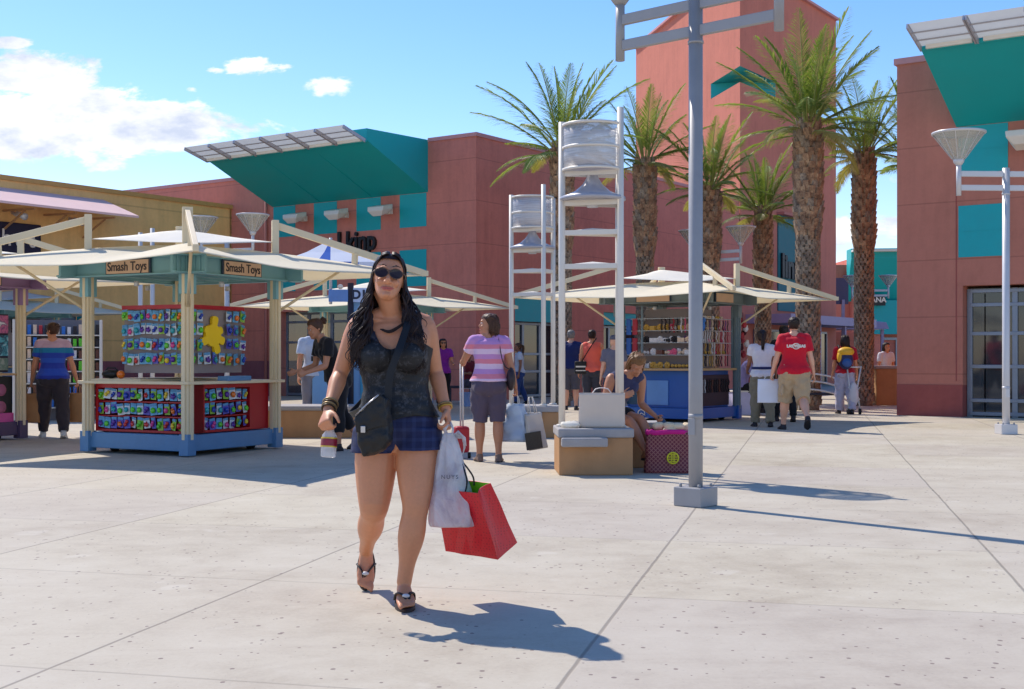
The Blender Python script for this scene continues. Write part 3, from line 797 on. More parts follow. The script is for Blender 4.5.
def kiosk(name, label, cat, loc, rz, colors, side=1.6, signtext=None, group='kiosk carts with cream sail roofs', booms=(0, 1, 2, 3), detail=True):
    fr, basec, post = colors
    h = side/2
    root = thing(name, label, cat, loc, rz, group)
    cor = [(-h, -h), (h, -h), (h, h), (-h, h)]
    for i, (x, y) in enumerate(cor):
        p = G(); p.box((x, y, 1.2), (.105, .105, 2.0))
        for sx, sy in ((1, 0), (0, 1), (-1, 0), (0, -1)): p.box((x + sx*.064, y + sy*.064, 1.2), (.022 if sx else .045, .022 if sy else .045, 2.0))
        po = p.obj('post', post, root, bevel=.004)
        c = G(); c.box((x, y, 2.02), (.145, .145, .24)); c.obj('post_cap', fr, po, bevel=.004)
        f = G(); f.box((x, y, .14), (.14, .14, .25)); f.obj('post_foot', basec, po, bevel=.006)
        m_ = G(); m_.box((x, y, 2.60), (.085, .12, .62), R(45 + 90*i)); m_.obj('mast', M_cream, po, bevel=.004)
        d = V((x, y, 0)).normalized(); a = V((x, y, 2.84)) + d*.03; b = V((x, y, 0)) + d*1.95 + UP*2.27
        bm = G(); bm.beam(a, b, .055, .085); bm.beam(a + (b-a)*.52 - UP*.02, V((x, y, 0)) + d*1.02 + UP*2.36, .05, .07)
        bm.box(b, (.1, .06, .07), math.atan2(d.y, d.x))
        bo = bm.obj('boom', M_cream, root, bevel=.004)
        s = G(); s.tube([(x, y, 1.72), V((x, y, 0)) + d*.95 + UP*2.36], .018, 8); s.obj('strut', M_cream, bo)
    for i in range(4):
        a, b = V((*cor[i], 0)), V((*cor[(i+1) % 4], 0)); d = (b-a).normalized(); nrm = V((d.y, -d.x, 0))
        g = G(); o = nrm*.09
        g.beam(a - d*.36 + o + UP*2.24, b + d*.36 + o + UP*2.24, .04, .19)
        g.beam(a - d*.36 + o*1.3 + UP*2.34, b + d*.36 + o*1.3 + UP*2.34, .07, .02); g.beam(a - d*.36 + o*1.3 + UP*2.14, b + d*.36 + o*1.3 + UP*2.14, .07, .02)
        for e in (0, 1):
            for k in range(4):
                q = (a - d*(.30 - k*.075)) if e == 0 else (b + d*(.30 - k*.075))
                g.beam(q + o*1.35 + UP*2.15, q + o*1.35 + UP*2.33, .012, .012, up=nrm)
        bo = g.obj('beam', fr, root, bevel=.003)
        if detail:
            c = (a + b)/2 - d*.0
            sg = G(); sg.beam(c - d*.36 + nrm*.135 + UP*2.235, c + d*.36 + nrm*.135 + UP*2.235, .02, .20); so = sg.obj('sign_frame', M_signf, bo, bevel=.004)
            si = G(); si.beam(c - d*.335 + nrm*.15 + UP*2.235, c + d*.335 + nrm*.15 + UP*2.235, .012, .155); si.obj('sign_board', M_sign, bo)
            if signtext:
                put_text('sign_lettering', signtext, .15, M_ink, bo, tuple(c + nrm*.158 + UP*2.235), tuple(d), depth=.006, bold=.0015, sx=.88)
            sl = G(); sl.tube([a + d*.7 - nrm*.1 + UP*2.08, a + d*.7 - nrm*.1 + UP*2.02], .03, 8); sl.obj('downlight', M_lampw, bo)
    # ceiling grid under the roof
    c = G()
    for k in (-.5, 0, .5): c.beam((-h, k*h, 2.17), (h, k*h, 2.17), .04, .05); c.beam((k*h, -h, 2.20), (k*h, h, 2.20), .04, .05)
    c.obj('roof_grid', fr, root)
    make_sail(root, h*1.4142 + 1.93, 2.56, 2.24, 2.20, M_sail)
    # small upper sail between the masts
    u = G(); z4 = (2.50, 2.63, 2.86, 2.61)
    def up_fn(a, b):
        x = -h + side*a; y = -h + side*b
        z = (1-a)*(1-b)*z4[0] + a*(1-b)*z4[1] + a*b*z4[2] + (1-a)*b*z4[3]
        k = .82 + .18*max(abs(2*a-1), abs(2*b-1))**2 * min(1, abs(2*a-1)*abs(2*b-1)*1.1)
        return (x*k, y*k, z)
    u.grid(up_fn, 14, 14); u.obj('upper_sail', M_sailw, root, solid=.005)
    b = G(); b.box((0, 0, .155), (side+.04, side+.04, .19)); b.obj('base', basec, root, bevel=.01)
    for x in (-h*.7, h*.7):
        for y in (-h*.75, h*.75):
            w = G(); w.tube([(x-.03, y, .06), (x+.03, y, .06)], .06, 14); w.obj('wheel', M_black, root)
    return root

K1C = V((-4.108, 15.64, 0)); K1R = R(61.9)
k1 = kiosk('toy_kiosk', 'square kiosk selling squishy toys, red cabinets on a blue base', 'kiosk', tuple(K1C), K1R, (M_tealp, M_blueb, M_cream), signtext='Smash Toys')
def k1_details(root):
    h = .8
    # counter tops
    c = G(); c.box((0, 0, .86), (1.78, 1.78, .035)); c.box((-.02, .36, .885), (1.62, .9, .03)); c.obj('counter', M_cream, root, bevel=.006)
    # cabinets: left face is x=-h side (N-L), right face is y=-h side (N-R)
    g = G()
    # carcass leaves the shelves open: back board, sides, top rail, bottom rail
    for face in (0, 1):
        def P(t, d, z):  # t along the face 0..1.6 from N, d depth inwards
            return V((-h + .06 + d, -h + t, z)) if face == 0 else V((-h + t, -h + .06 + d, z))
        ta, tb = (.12, 1.5) if face == 0 else (.34, 1.18)
        z0, z1 = .26, .84
        def slab(t0, t1, d0, d1, za, zb, mi=0):
            p = [P(t0, d0, za), P(t1, d0, za), P(t1, d1, za), P(t0, d1, za)]
            g.hexa(p + [q + UP*(zb-za) for q in p], mi)
        slab(.06, ta, 0, .04 if face else .3, z0, z1); slab(tb, 1.54, 0, .3, z0, z1)
        slab(ta, tb, .0, .3, z1-.05, z1); slab(ta, tb, 0, .3, z0, z0+.03)
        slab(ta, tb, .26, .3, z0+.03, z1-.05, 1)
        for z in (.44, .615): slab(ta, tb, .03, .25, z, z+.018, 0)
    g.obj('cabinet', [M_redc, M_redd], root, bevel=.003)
    n = G(); n.box((h-.1, .1, .55), (.04, 1.3, .56)); n.box((.1, h-.1, .55), (1.3, .04, .56)); n.obj('back_cabinet', M_redc, root)
    bx = G(); bx.box((-.02, -.02, 1.36), (1.0, 1.0, .78)); bo = bx.obj('display_box', M_peg, root)
    tr = G()
    for a, b in (((-.53, -.53), (.49, -.53)), ((-.53, -.53), (-.53, .49)), ((.49, -.53), (.49, .49)), ((-.53, .49), (.49, .49))): tr.beam((*a, 1.77), (*b, 1.77), .05, .05)
    tr.obj('trim', M_redc, bo)
    # yellow splat sign on the right-hand face
    pts = []; random.seed(4)
    lobes = [(80, .22), (25, .17), (150, .16), (205, .20), (250, .12), (292, .22), (338, .2)]
    for k in range(120):
        a = 360*k/120; r = .128
        for la, lr in lobes:
            d = min(abs(a-la), 360-abs(a-la)); 
            r = max(r, .118 + (lr-.118)*max(0, 1-(d/19)**4)**.6) if d < 19 else r
        pts.append((r*math.cos(R(a)), r*math.sin(R(a))))
    s = G(); n_ = len(pts); cx, cz = -.10, 1.43
    fr = [(cx + p[0]*1.08, -.575, cz + p[1]*1.08) for p in pts]; bk = [(q[0], -.535, q[2]) for q in fr]
    s.add(fr + bk, [tuple(range(n_)), tuple(range(2*n_-1, n_-1, -1))] + [(i, (i+1) % n_, n_+(i+1) % n_, n_+i) for i in range(n_)])
    s.obj('splat_sign', mat('splat_yellow', rgb(255, 208, 10), .45, var=.05), bo)
    tg = G(); tg.box((.0, -h-.02, .905), (.42, .18, .06)); tg.obj('tray', M_blueb, root, bevel=.01)
k1_details(k1)

# toy packs: each one a thing hanging on the kiosk
BALL = [('green', rgb(90, 200, 40)), ('purple', rgb(92, 34, 150)), ('blue', rgb(20, 60, 170)), ('orange', rgb(240, 120, 30)), ('pink', rgb(220, 60, 140)), ('yellow', rgb(236, 200, 40)), ('teal', rgb(30, 160, 170)), ('red', rgb(205, 40, 40))]
CARD = [rgb(110, 180, 220), rgb(150, 200, 70), rgb(96, 90, 190), rgb(220, 226, 230)]
card_m = [mat('pack_card_%s' % n, c, .45, var=.2, vscale=40) for n, c in zip(('blue', 'lime', 'violet', 'pale'), CARD)]
ball_m = [mat('squishy_%s' % n, c, .25, var=.25, vscale=60, spec=.7) for n, c in BALL]
def pack_mesh(k):
    rnd = random.Random(k); g = G()
    g.box((0, .004, 0), (.092, .006, .135)); g.box((0, 0, .055), (.08, .012, .03), 0, 2)
    kind = k % 3
    if kind == 0: g.ell((0, -.02, -.012), (.032, .024, .036), 1, 7)
    elif kind == 1:
        g.ell((-.012, -.018, -.02), (.022, .02, .026), 1, 6); g.ell((.014, -.018, .01), (.022, .018, .024), 1, 6)
    else:
        g.ell((0, -.018, -.02), (.034, .02, .024), 1, 6)
        for q in range(5): g.ell((.026*math.cos(q*1.25), -.018, -.015 + .03*math.sin(q*1.25)), (.012, .012, .012), 1, 4)
    me = g.mesh('toy_pack')
    bm = bmesh.new(); bm.from_mesh(me); bmesh.ops.recalc_face_normals(bm, faces=bm.faces); bm.to_mesh(me); bm.free()
    return me
pack_cache = {}
M_hdr = mat('pack_header', rgb(90, 150, 190), .5)
def toy_pack(ci, ki, loc, rz, where, s=1.0):
    key = (ci, ki)
    if key not in pack_cache:
        me = pack_mesh(ci*5 + ki)
        for m in (card_m[ki], ball_m[ci], M_hdr): me.materials.append(m)
        pack_cache[key] = me
    o = bpy.data.objects.new('toy_pack', pack_cache[key]); COL.objects.link(o)
    o.location = (loc[0], loc[1], loc[2] + random.uniform(-.012, .012)); o.rotation_euler = (random.uniform(-.12, .12), random.uniform(-.16, .16), rz + random.uniform(-.35, .35)); k_ = s*random.uniform(.88, 1.06); o.scale = (k_, k_, k_)
    tag(o, '%s squishy toy pack hanging %s' % (BALL[ci][0], where), 'toy pack', 'squishy toy packs on the toy kiosk')
def k1w(p):
    c, s = math.cos(K1R), math.sin(K1R); return (K1C.x + c*p[0] - s*p[1], K1C.y + s*p[0] + c*p[1], p[2])
random.seed(11)
rows3 = ('on the top shelf', 'on the middle shelf', 'on the bottom shelf')
for r_i, z in enumerate((.715, .54, .365)):
    for k in range(13):
        ci = random.choice([0, 0, 1, 2, 3, 4, 5, 6, 7]); 
        toy_pack(ci, random.randrange(4), k1w((-.72, -.62 + k*.107, z)), K1R - PI/2, rows3[r_i] + ' of the left red cabinet')
    for k in range(7):
        ci = random.choice([0, 1, 2, 3, 4, 5, 6])
        toy_pack(ci, random.randrange(4), k1w((-.40 + k*.118, -.72, z)), K1R, rows3[r_i] + ' of the right red cabinet')
rows4 = ('in the top row', 'in the second row', 'in the third row', 'in the lowest row')
for r_i, z in enumerate((1.67, 1.50, 1.32, 1.14)):
    for k in range(10):
        ci = (0, 7, 2, 0, 4, 3, 5, 1, 6, 3)[(k + r_i*3) % 10] if r_i != 1 else random.choice([1, 4, 2, 6])
        toy_pack(ci, random.randrange(4), k1w((-.575, .42 - k*.1, z)), K1R - PI/2, rows4[r_i] + ' of the left pegboard')
    for k in range(8):
        x = -.47 + k*.13
        if -.32 < x < .14 and z > 1.2: continue
        toy_pack(random.choice([1, 2, 3, 0, 6]), random.randrange(4), k1w((x, -.575, z)), K1R, rows4[r_i] + ' of the right pegboard')
# black purse on the counter
g = G(); g.ell((0, 0, .055), (.12, .07, .055), 0, 8); g.tube([(-.08, 0, .08), (-.04, 0, .13), (.05, 0, .13), (.09, 0, .08)], .01, 6)
o = g.obj('purse', mat('purse_black', rgb(26, 24, 26), .5, bump=.3)); o.location = k1w((-.60, .62, .90)); tag(o, 'small black purse lying on the toy kiosk counter', 'purse')
g = G(); g.ell((0, 0, .05), (.05, .05, .05), 0, 8); o = g.obj('toy_ball', ball_m[3]); o.location = k1w((-.62, .44, .90)); tag(o, 'orange squishy ball on the toy kiosk counter by the purse', 'ball')

# --- kiosk 2 : hair accessories
K2R = R(54); e1 = V((math.cos(K2R), math.sin(K2R), 0)); e2 = V((-e1.y, e1.x, 0))
K2C = V((3.26, 22.06, 0)) + e1*.8 + e2*.8
M_gteal = mat('grey_teal_steel', rgb(118, 134, 140), .5)
M_bpan = mat('cobalt_panel', rgb(38, 92, 168), .4, var=.1, vscale=3)
M_lpan = mat('sky_panel', rgb(104, 150, 206), .4, var=.1, vscale=3)
k2 = kiosk('accessory_kiosk', 'kiosk stacked with hair accessories and beads, blue lower panels', 'kiosk', tuple(K2C), K2R, (M_gteal, M_bpan, M_gteal))
def k2_details(root):
    h = .8
    c = G(); c.box((0, 0, .94), (1.66, 1.66, .04)); c.obj('counter', M_wood, root, bevel=.006)
    b = G(); b.box((0, 0, .585), (1.36, 1.36, .66)); b.obj('cabinet', M_bpan, root)
    p = G(); p.box((-.69, .05, .52), (.02, .44, .44)); p.obj('cabinet_panel', M_lpan, root)
    p = G(); p.box((-.69, .52, .52), (.02, .34, .44)); p.obj('cabinet_panel', mat('dark_teal_panel', rgb(20, 70, 96), .4), root)
    p = G(); p.box((0.05, -.70, .56), (1.2, .02, .56)); p.obj('cabinet_panel', mat('dark_brown_rack', rgb(70, 48, 56), .7, var=.3, vscale=20), root)
    # swirl mark on the blue base
    s = G(); pts = []
    for k in range(20):
        a = R(200 - k*17); pts.append((-.84, .30 + .07*math.cos(a), .15 + .06*math.sin(a)))
    s.tube(pts, .009, 6); s.tube([(-.84, .38, .09), (-.84, .30, .15), (-.84, .22, .11)], .008, 6); s.obj('swirl_mark', M_white, root)
    bk = G(); bk.box((0, 0, 1.5), (.9, .9, 1.08)); bk.obj('display_back', M_peg, root)
    s = G()
    for z in (1.2, 1.42, 1.64, 1.86):
        s.box((-.60, 0, z), (.3, 1.44, .012)); s.box((0, -.60, z), (1.44, .3, .012))
    s.obj('shelf', glass('shelf_glass', (.7, .75, .75, 1), .08, .5), root)
    f = G()
    for (x, y) in ((-.74, -.74), (-.74, .34), (-.74, .72), (.72, -.74)): f.box((x, y, 1.53), (.03, .03, 1.14))
    f.obj('display_frame', M_gteal, root)
k2_details(k2)
def k2w(p):
    q = K2C + e1*p[0] + e2*p[1]; return (q.x, q.y, p[2])
ACC = [('pink', rgb(226, 96, 130)), ('cream', rgb(226, 196, 168)), ('black', rgb(34, 28, 34)), ('brown', rgb(112, 66, 50)), ('red', rgb(170, 34, 50)), ('gold', rgb(206, 160, 70)), ('purple', rgb(110, 60, 120)), ('white', rgb(220, 214, 214)), ('blue', rgb(40, 110, 190))]
acc_m = [mat('accessory_%s' % n, c, .5, var=.25, vscale=50) for n, c in ACC]
acc_cache = {}
def accessory(kind, ci, loc, rz, label, nm, cat, s=1.):
    key = (kind, ci)
    if key not in acc_cache:
        g = G(); rnd = random.Random(kind*31 + ci)
        if kind == 0:      # scrunchie / flower clip
            for q in range(7): a = q*2*PI/7; g.ell((.035*math.cos(a), 0, .045 + .035*math.sin(a)), (.024, .022, .024), 0, 4)
            g.ell((0, -.01, .045), (.018, .02, .018), 0, 4)
        elif kind == 1:    # hanging bead string
            for q in range(9): g.ell((.012*math.sin(q), 0, -q*.02), (.012, .012, .011), 0, 4)
            g.tube([(0, 0, .03), (0, 0, -.16)], .003, 4)
        elif kind == 2:    # small box pack
            g.box((0, 0, .035), (.11, .07, .07)); g.box((0, -.001, .035), (.112, .072, .02))
        else:              # plush bow
            g.ell((-.03, 0, .035), (.032, .02, .028), 0, 5); g.ell((.03, 0, .035), (.032, .02, .028), 0, 5); g.ell((0, -.01, .035), (.013, .02, .014), 0, 4)
        acc_cache[key] = g.mesh(nm); acc_cache[key].materials.append(acc_m[ci])
    o = bpy.data.objects.new(nm, acc_cache[key]); COL.objects.link(o); o.location = loc; o.rotation_euler = (0, 0, rz + random.uniform(-.4, .4)); o.scale = (s,)*3
    tag(o, label, cat, 'goods displayed on the accessory kiosk')
random.seed(5)
shelf_nm = ('lowest glass shelf', 'second glass shelf', 'third glass shelf', 'top glass shelf')
for si, z in enumerate((.965, 1.21, 1.43, 1.65)):
    pal = ([5, 5, 1, 3], [0, 1, 3, 7], [2, 0, 7, 6], [0, 0, 1, 5])[si]
    for k in range(15):
        ci = random.choice(pal + [7, 1]); kind = random.choice([0, 3, 2, 0])
        accessory(kind, ci, k2w((-.66 + .03*(k % 2), .30 - k*.072, z)), K2R - PI/2, '%s %s on the %s of the accessory kiosk, left face' % (ACC[ci][0], ('flower clip', 'beads', 'gift box', 'plush bow')[kind], shelf_nm[si]), ('flower_clip', 'beads', 'gift_box', 'hair_bow')[kind], 'hair accessory' if kind != 2 else 'box', 1.15)
for si, z in enumerate((1.2, 1.42, 1.64, 1.84)):
    for k in range(15):
        ci = random.choice([2, 3, 4, 6, 7, 5, 2, 1])
        accessory(1, ci, k2w((-.64 + k*.09, -.70, z-.02)), K2R, '%s bead string hanging under the %s of the accessory kiosk, right face' % (ACC[ci][0], shelf_nm[si]), 'bead_string', 'bead string', 1.1)
        if k % 2 == si % 2:
            ci = random.choice([1, 5, 0, 7]); accessory(3, ci, k2w((-.58 + k*.085, -.62, z+.01)), K2R, '%s plush bow on the %s of the accessory kiosk, right face' % (ACC[ci][0], shelf_nm[si]), 'hair_bow', 'hair accessory', 1.1)
for k in range(12):
    ci = random.choice([2, 7, 3])
    accessory(1, ci, k2w((-.45 + k*.095, -.73, .74)), K2R, '%s bead string hanging on the dark rack below the accessory counter' % ACC[ci][0], 'bead_string', 'bead string', 1.3)
for k in range(8):
    ci = random.choice([2, 4, 0, 7]); accessory(1, ci, k2w((-.72, -.05 - k*.08, 1.84)), K2R, '%s bead string hanging at the top left of the accessory kiosk' % ACC[ci][0], 'bead_string', 'bead string', 1.4)
for k in range(4):
    g = G(); g.box((0, 0, 0), (.1, .02, .3)); g.box((0, -.012, .02), (.08, .008, .2))
    o = g.obj('hanging_pack', [M_bpan, acc_m[4]][k % 2]); o.location = k2w((-.74, .62 - (k % 2)*.13, 1.72 - (k//2)*.36)); o.rotation_euler = (0, 0, K2R - PI/2)
    tag(o, '%s hanging pack at the left end of the accessory kiosk, %s' % (('blue', 'red')[k % 2], ('upper', 'lower')[k//2]), 'pack', 'hanging packs on the accessory kiosk')
g = G(); g.ell((0, 0, 0), (.07, .05, .11), 0, 8); g.ell((.04, 0, .1), (.04, .03, .05), 0, 6); o = g.obj('toy_balloon', acc_m[8]); o.location = k2w((-.62, -.80, 1.72)); tag(o, 'bright blue inflatable toy hanging near corner of accessory kiosk', 'toy')
def plush_bunch():
    root = thing('plush_bunch', 'bunch of red and white plush toys hanging at the right post of the accessory kiosk', 'plush toys', k2w((.95, -.85, 1.1)), K2R)
    random.seed(9)
    for k in range(10):
        g = G(); c = (random.uniform(-.08, .08), random.uniform(-.06, .06), .1 + k*.07)
        g.ell(c, (.06, .05, .055), 0, 7); g.ell((c[0]+.03, c[1], c[2]+.05), (.03, .03, .03), 0, 5); g.ell((c[0]-.05, c[1]-.02, c[2]-.03), (.02, .02, .03), 0, 5)
        g.obj('plush_toy', [acc_m[4], acc_m[4], mat('dark_plush', rgb(70, 18, 30), .9), acc_m[7]][k % 4], root)
    g = G(); g.tube([(0, 0, 0.05), (0, 0, .9)], .006, 6); g.obj('cord', M_dark, root)
plush_bunch()

# --- kiosk 3, behind the walking woman, and two at the far left
M_purp = mat('mauve_steel', rgb(150, 118, 158), .5)
k3 = kiosk('sail_kiosk', 'kiosk directly behind the walking woman, teal frame and cream sails', 'kiosk', (-2.93, 27.2, 0), R(57), (M_tealp, M_blueb, M_cream), detail=False)
k0c = V((-6.98, 17.76, 0)) - (V((math.cos(K1R), math.sin(K1R), 0))*.8 + V((math.sin(K1R), -math.cos(K1R), 0))*.8)
k0 = kiosk('poster_kiosk', 'mauve framed kiosk cut off by the left edge of the picture', 'kiosk', tuple(k0c), K1R, (M_purp, mat('dark_mauve_base', rgb(84, 66, 96), .5), M_cream))
k4 = kiosk('sail_kiosk', 'farthest kiosk at left, behind the man in the striped polo', 'kiosk', (-12.3, 30.5, 0), R(57), (M_tealp, M_blueb, M_cream), detail=False)
def fill_kiosk(root, back, lower, top=1.75, shelf=True):
    b = G(); b.box((0, 0, .58), (1.3, 1.3, .64)); b.obj('cabinet', lower, root)
    c = G(); c.box((0, 0, .93), (1.7, 1.7, .04)); c.obj('counter', M_wood, root)
    d = G(); d.box((0, 0, (.96+top)/2), (.95, .95, top-.96)); d.obj('display_box', back, root)
fill_kiosk(k3, M_peg, M_lpan); fill_kiosk(k4, M_peg, M_blueb)
def k0_details(root):
    b = G(); b.box((0, 0, .58), (1.44, 1.44, .62)); b.obj('cabinet', M_black, root)
    c = G(); c.box((0, 0, .92), (1.62, 1.62, .03)); c.obj('counter', M_wood, root)
    b = G(); b.box((0, 0, 1.36), (1.36, 1.36, .82)); b.obj('display_box', mat('dark_display', rgb(44, 38, 60), .6), root)
    def postm(n, c1, c2):
        m, nt, bb = base_mat(n); tc = nt.new('ShaderNodeTexCoord')
        f = nt.noise(tc.outputs['Object'], 7, 4, .6, .8); nt.link(nt.ramp(f, [(.4, c1), (.5, c2), (.6, c1), (.68, (.7, .7, .72, 1))]), bb.inputs[0]); bb.inputs['Roughness'].default_value = .4; return m
    A = postm('poster_pink', rgb(110, 70, 120), rgb(210, 110, 150)); B = postm('poster_teal', rgb(80, 170, 190), rgb(30, 40, 70)); Cc = postm('poster_grey', rgb(150, 160, 150), rgb(90, 120, 110))
    for k in range(3):
        for j, (z0, z1, m) in enumerate(((1.50, 1.75, A), (1.18, 1.47, B), (.98, 1.15, Cc))):
            g = G(); g.box((.46 - k*.46, -.69, (z0+z1)/2), (.42, .02, z1-z0)); g.obj('poster', m, root)
    pk = mat('hot_pink', rgb(222, 90, 160), .5)
    for k in range(3):
        for z in (.70, .46):
            g = G(); g.lathe([(.085, 0), (.085, .012), (.0, .014)], (0, 0, 0), 20)
            for q in range(6): g.beam((-.06, -.05+q*.02, .015), (.06, -.05+q*.02, .015), .004, .006)
            o = g.obj('round_print', [mat('dusty_pink', rgb(190, 110, 140), .6)], root)
            o.data.transform(Matrix.Translation((.52 - k*.3, -.725, z)) @ Matrix.Rotation(R(90), 4, 'X'))
    g = G(); g.box((0, -.73, .31), (1.46, .02, .13)); so = g.obj('banner', pk, root)
    put_text('banner_lettering', 'ROCK LILLY', .12, mat('plum_ink', rgb(90, 20, 70), .5), so, (0, -.745, .31), (1, 0, 0), depth=.004, bold=.002)
k0_details(k0)

# products in the tan store window, racks
def rack(label, loc, rz, w, nrow, ncol, cols, hh=1.5):
    root = thing('merchandise_rack', label, 'rack', loc, rz)
    f = G()
    for x in (-w/2, w/2): f.box((x, 0, hh/2), (.04, .3, hh))
    f.obj('frame', M_white, root); f2 = G(); f2.box((0, .14, hh/2), (w, .02, hh)); f2.obj('back_panel', mat('grey_back_panel', rgb(120, 116, 122), .7), root)
    rr = random.Random(3)
    for r_ in range(nrow):
        z = .25 + r_*(hh-.3)/nrow
        s = G(); s.box((0, 0, z-.015), (w, .26, .02)); s.obj('shelf', M_white, root)
        for c in range(ncol):
            g = G(); h_ = rr.uniform(.12, .2); x = -w/2 + .06 + c*(w-.12)/(ncol-1)
            g.box((x, -.05, z + h_/2), (w/ncol*.6, .08, h_)); g.obj('product', cols[rr.randrange(len(cols))], root, bevel=.004)
rack('white shelf rack of small bottles seen past the striped-polo man', (-8.35, 23.0, 0), R(15), 1.5, 7, 15, [acc_m[1], acc_m[2], acc_m[4], acc_m[3], acc_m[7], acc_m[8], ball_m[0]], 1.85)

# ------------------------------------------------------------------ ice-cream stand with "DIP" board
def dip_stand():
    root = thing('ice_cream_stand', 'light blue ice cream stand with DIP board and white and blue tent top', 'stand', (-2.62, 19.8, 0), R(8))
    LB = mat('pale_blue_paint', rgb(118, 168, 216), .45, var=.06); CY = mat('cyan_paint', rgb(40, 150, 190), .45)
    b = G(); b.box((-.28, -.35, .5), (.5, .45, 1.0)); b.obj('counter', LB, root, bevel=.02)
    t = G(); t.box((-.28, -.35, 1.02), (.56, .5, .03)); t.obj('counter_top', M_white, root, bevel=.008)
    c = G(); c.box((.32, 0, 1.05), (.52, .5, 2.1)); c.obj('cabinet', LB, root, bevel=.02)
    s = G(); s.box((.36, -.26, .62), (.3, .02, .9)); s.obj('front_panel', CY, root)
    p = G(); p.tube([(.06, -.3, 0), (.06, -.3, 2.32)], .05, 10); p.obj('mast', M_dark, root)
    a = G(); a.box((-.13, -.33, 2.12), (.30, .03, .19)); a.obj('sign_board', mat('mid_blue_sign', rgb(96, 140, 206), .4), root)
    a = G(); a.box((.36, -.36, 2.13), (.52, .03, .22)); so = a.obj('sign_board', mat('ice_blue_sign', rgb(186, 206, 240), .4), root)
    put_text('sign_lettering', 'DIP', .19, mat('navy_ink', rgb(20, 30, 60), .5), so, (.24, -.38, 2.13), (1, 0, 0), depth=.006, bold=.008, spacing=1.25)
    l = G(); l.ell((-.1, -.33, 2.26), (.045, .045, .04), 0, 8); l.obj('lamp', M_white, root)
    # tent top: four gores with blue stripes
    WH = fabric('tent_white', rgb(226, 232, 246), .35); BL = fabric('tent_blue', rgb(40, 96, 190), .3)
    g = G(); ap = V((-.25, 0, 3.02)); n = 24; rr = .92
    for k in range(n):
        a0, a1 = 2*PI*k/n, 2*PI*(k+1)/n
        def e(an):
            q = 1/max(abs(math.cos(an)), abs(math.sin(an))); return V((-.25 + rr*q*math.cos(an)*.8, rr*q*math.sin(an)*.8, 2.62))
        P0, P1 = e(a0), e(a1); mi = 1 if k % 6 == 5 else 0
        mid0 = ap.lerp(P0, .5) - UP*.03; mid1 = ap.lerp(P1, .5) - UP*.03
        g.add([ap, mid0, mid1], [(0, 1, 2)], mi, False); g.add([mid0, P0, P1, mid1], [(0, 1, 2, 3)], mi, False)
        g.add([P0, P0 - UP*.12, P1 - UP*.12, P1], [(0, 1, 2, 3)], 1 - mi if k % 2 else mi, False)
    g.obj('tent_top', [WH, BL], root)
    pp = G(); pp.tube([(-.25, 0, 2.0), (-.25, 0, 3.05)], .025, 8); pp.obj('tent_pole', M_lampw, root)
dip_stand()

# ------------------------------------------------------------------ palms
def leaf_mat(name, c1, c2):
    m, nt, b = base_mat(name)
    tc = nt.new('ShaderNodeTexCoord'); f = nt.noise(tc.outputs['Object'], 1.7, 4, .6)
    g = nt.new('ShaderNodeObjectInfo')
    c = nt.mix(nt.ramp(f, [(.35, 0.), (.65, 1.)]), c1, c2); nt.link(c, b.inputs['Base Color']); b.inputs['Roughness'].default_value = .5
    t = nt.new('ShaderNodeBsdfTranslucent'); nt.link(nt.mix(.5, c, rgb(150, 160, 40)), t.inputs[0])
    mx = nt.new('ShaderNodeMixShader'); mx.inputs[0].default_value = .4
    nt.link(b.outputs[0], mx.inputs[1]); nt.link(t.outputs[0], mx.inputs[2]); nt.link(mx.outputs[0], nt.n['Material Output'].inputs[0])
    return m
M_leafA = leaf_mat('palm_leaf', rgb(86, 122, 56), rgb(158, 176, 88)); M_leafB = leaf_mat('dry_palm_leaf', rgb(158, 146, 74), rgb(196, 180, 110))
M_rach = mat('palm_rachis', rgb(150, 156, 84), .5)
def bark(name, c1, c2, c3):
    m, nt, b = base_mat(name); tc = nt.new('ShaderNodeTexCoord'); vec = tc.outputs['Object']
    f = nt.noise(vec, 5, 6, .7); f2 = nt.noise(vec, 28, 5, .7)
    s = nt.math('ADD', nt.math('MULTIPLY', f, .6), nt.math('MULTIPLY', f2, .4))
    nt.link(nt.ramp(s, [(.36, c1), (.5, c2), (.66, c3)]), b.inputs[0]); b.inputs['Roughness'].default_value = .9
    nt.link(nt.bump(f2, .6, .02), b.inputs['Normal']); return m
M_bark = bark('palm_bark', rgb(80, 68, 60), rgb(142, 124, 106), rgb(196, 176, 150)); M_boot = bark('palm_boot', rgb(84, 64, 52), rgb(156, 122, 94), rgb(214, 178, 138))
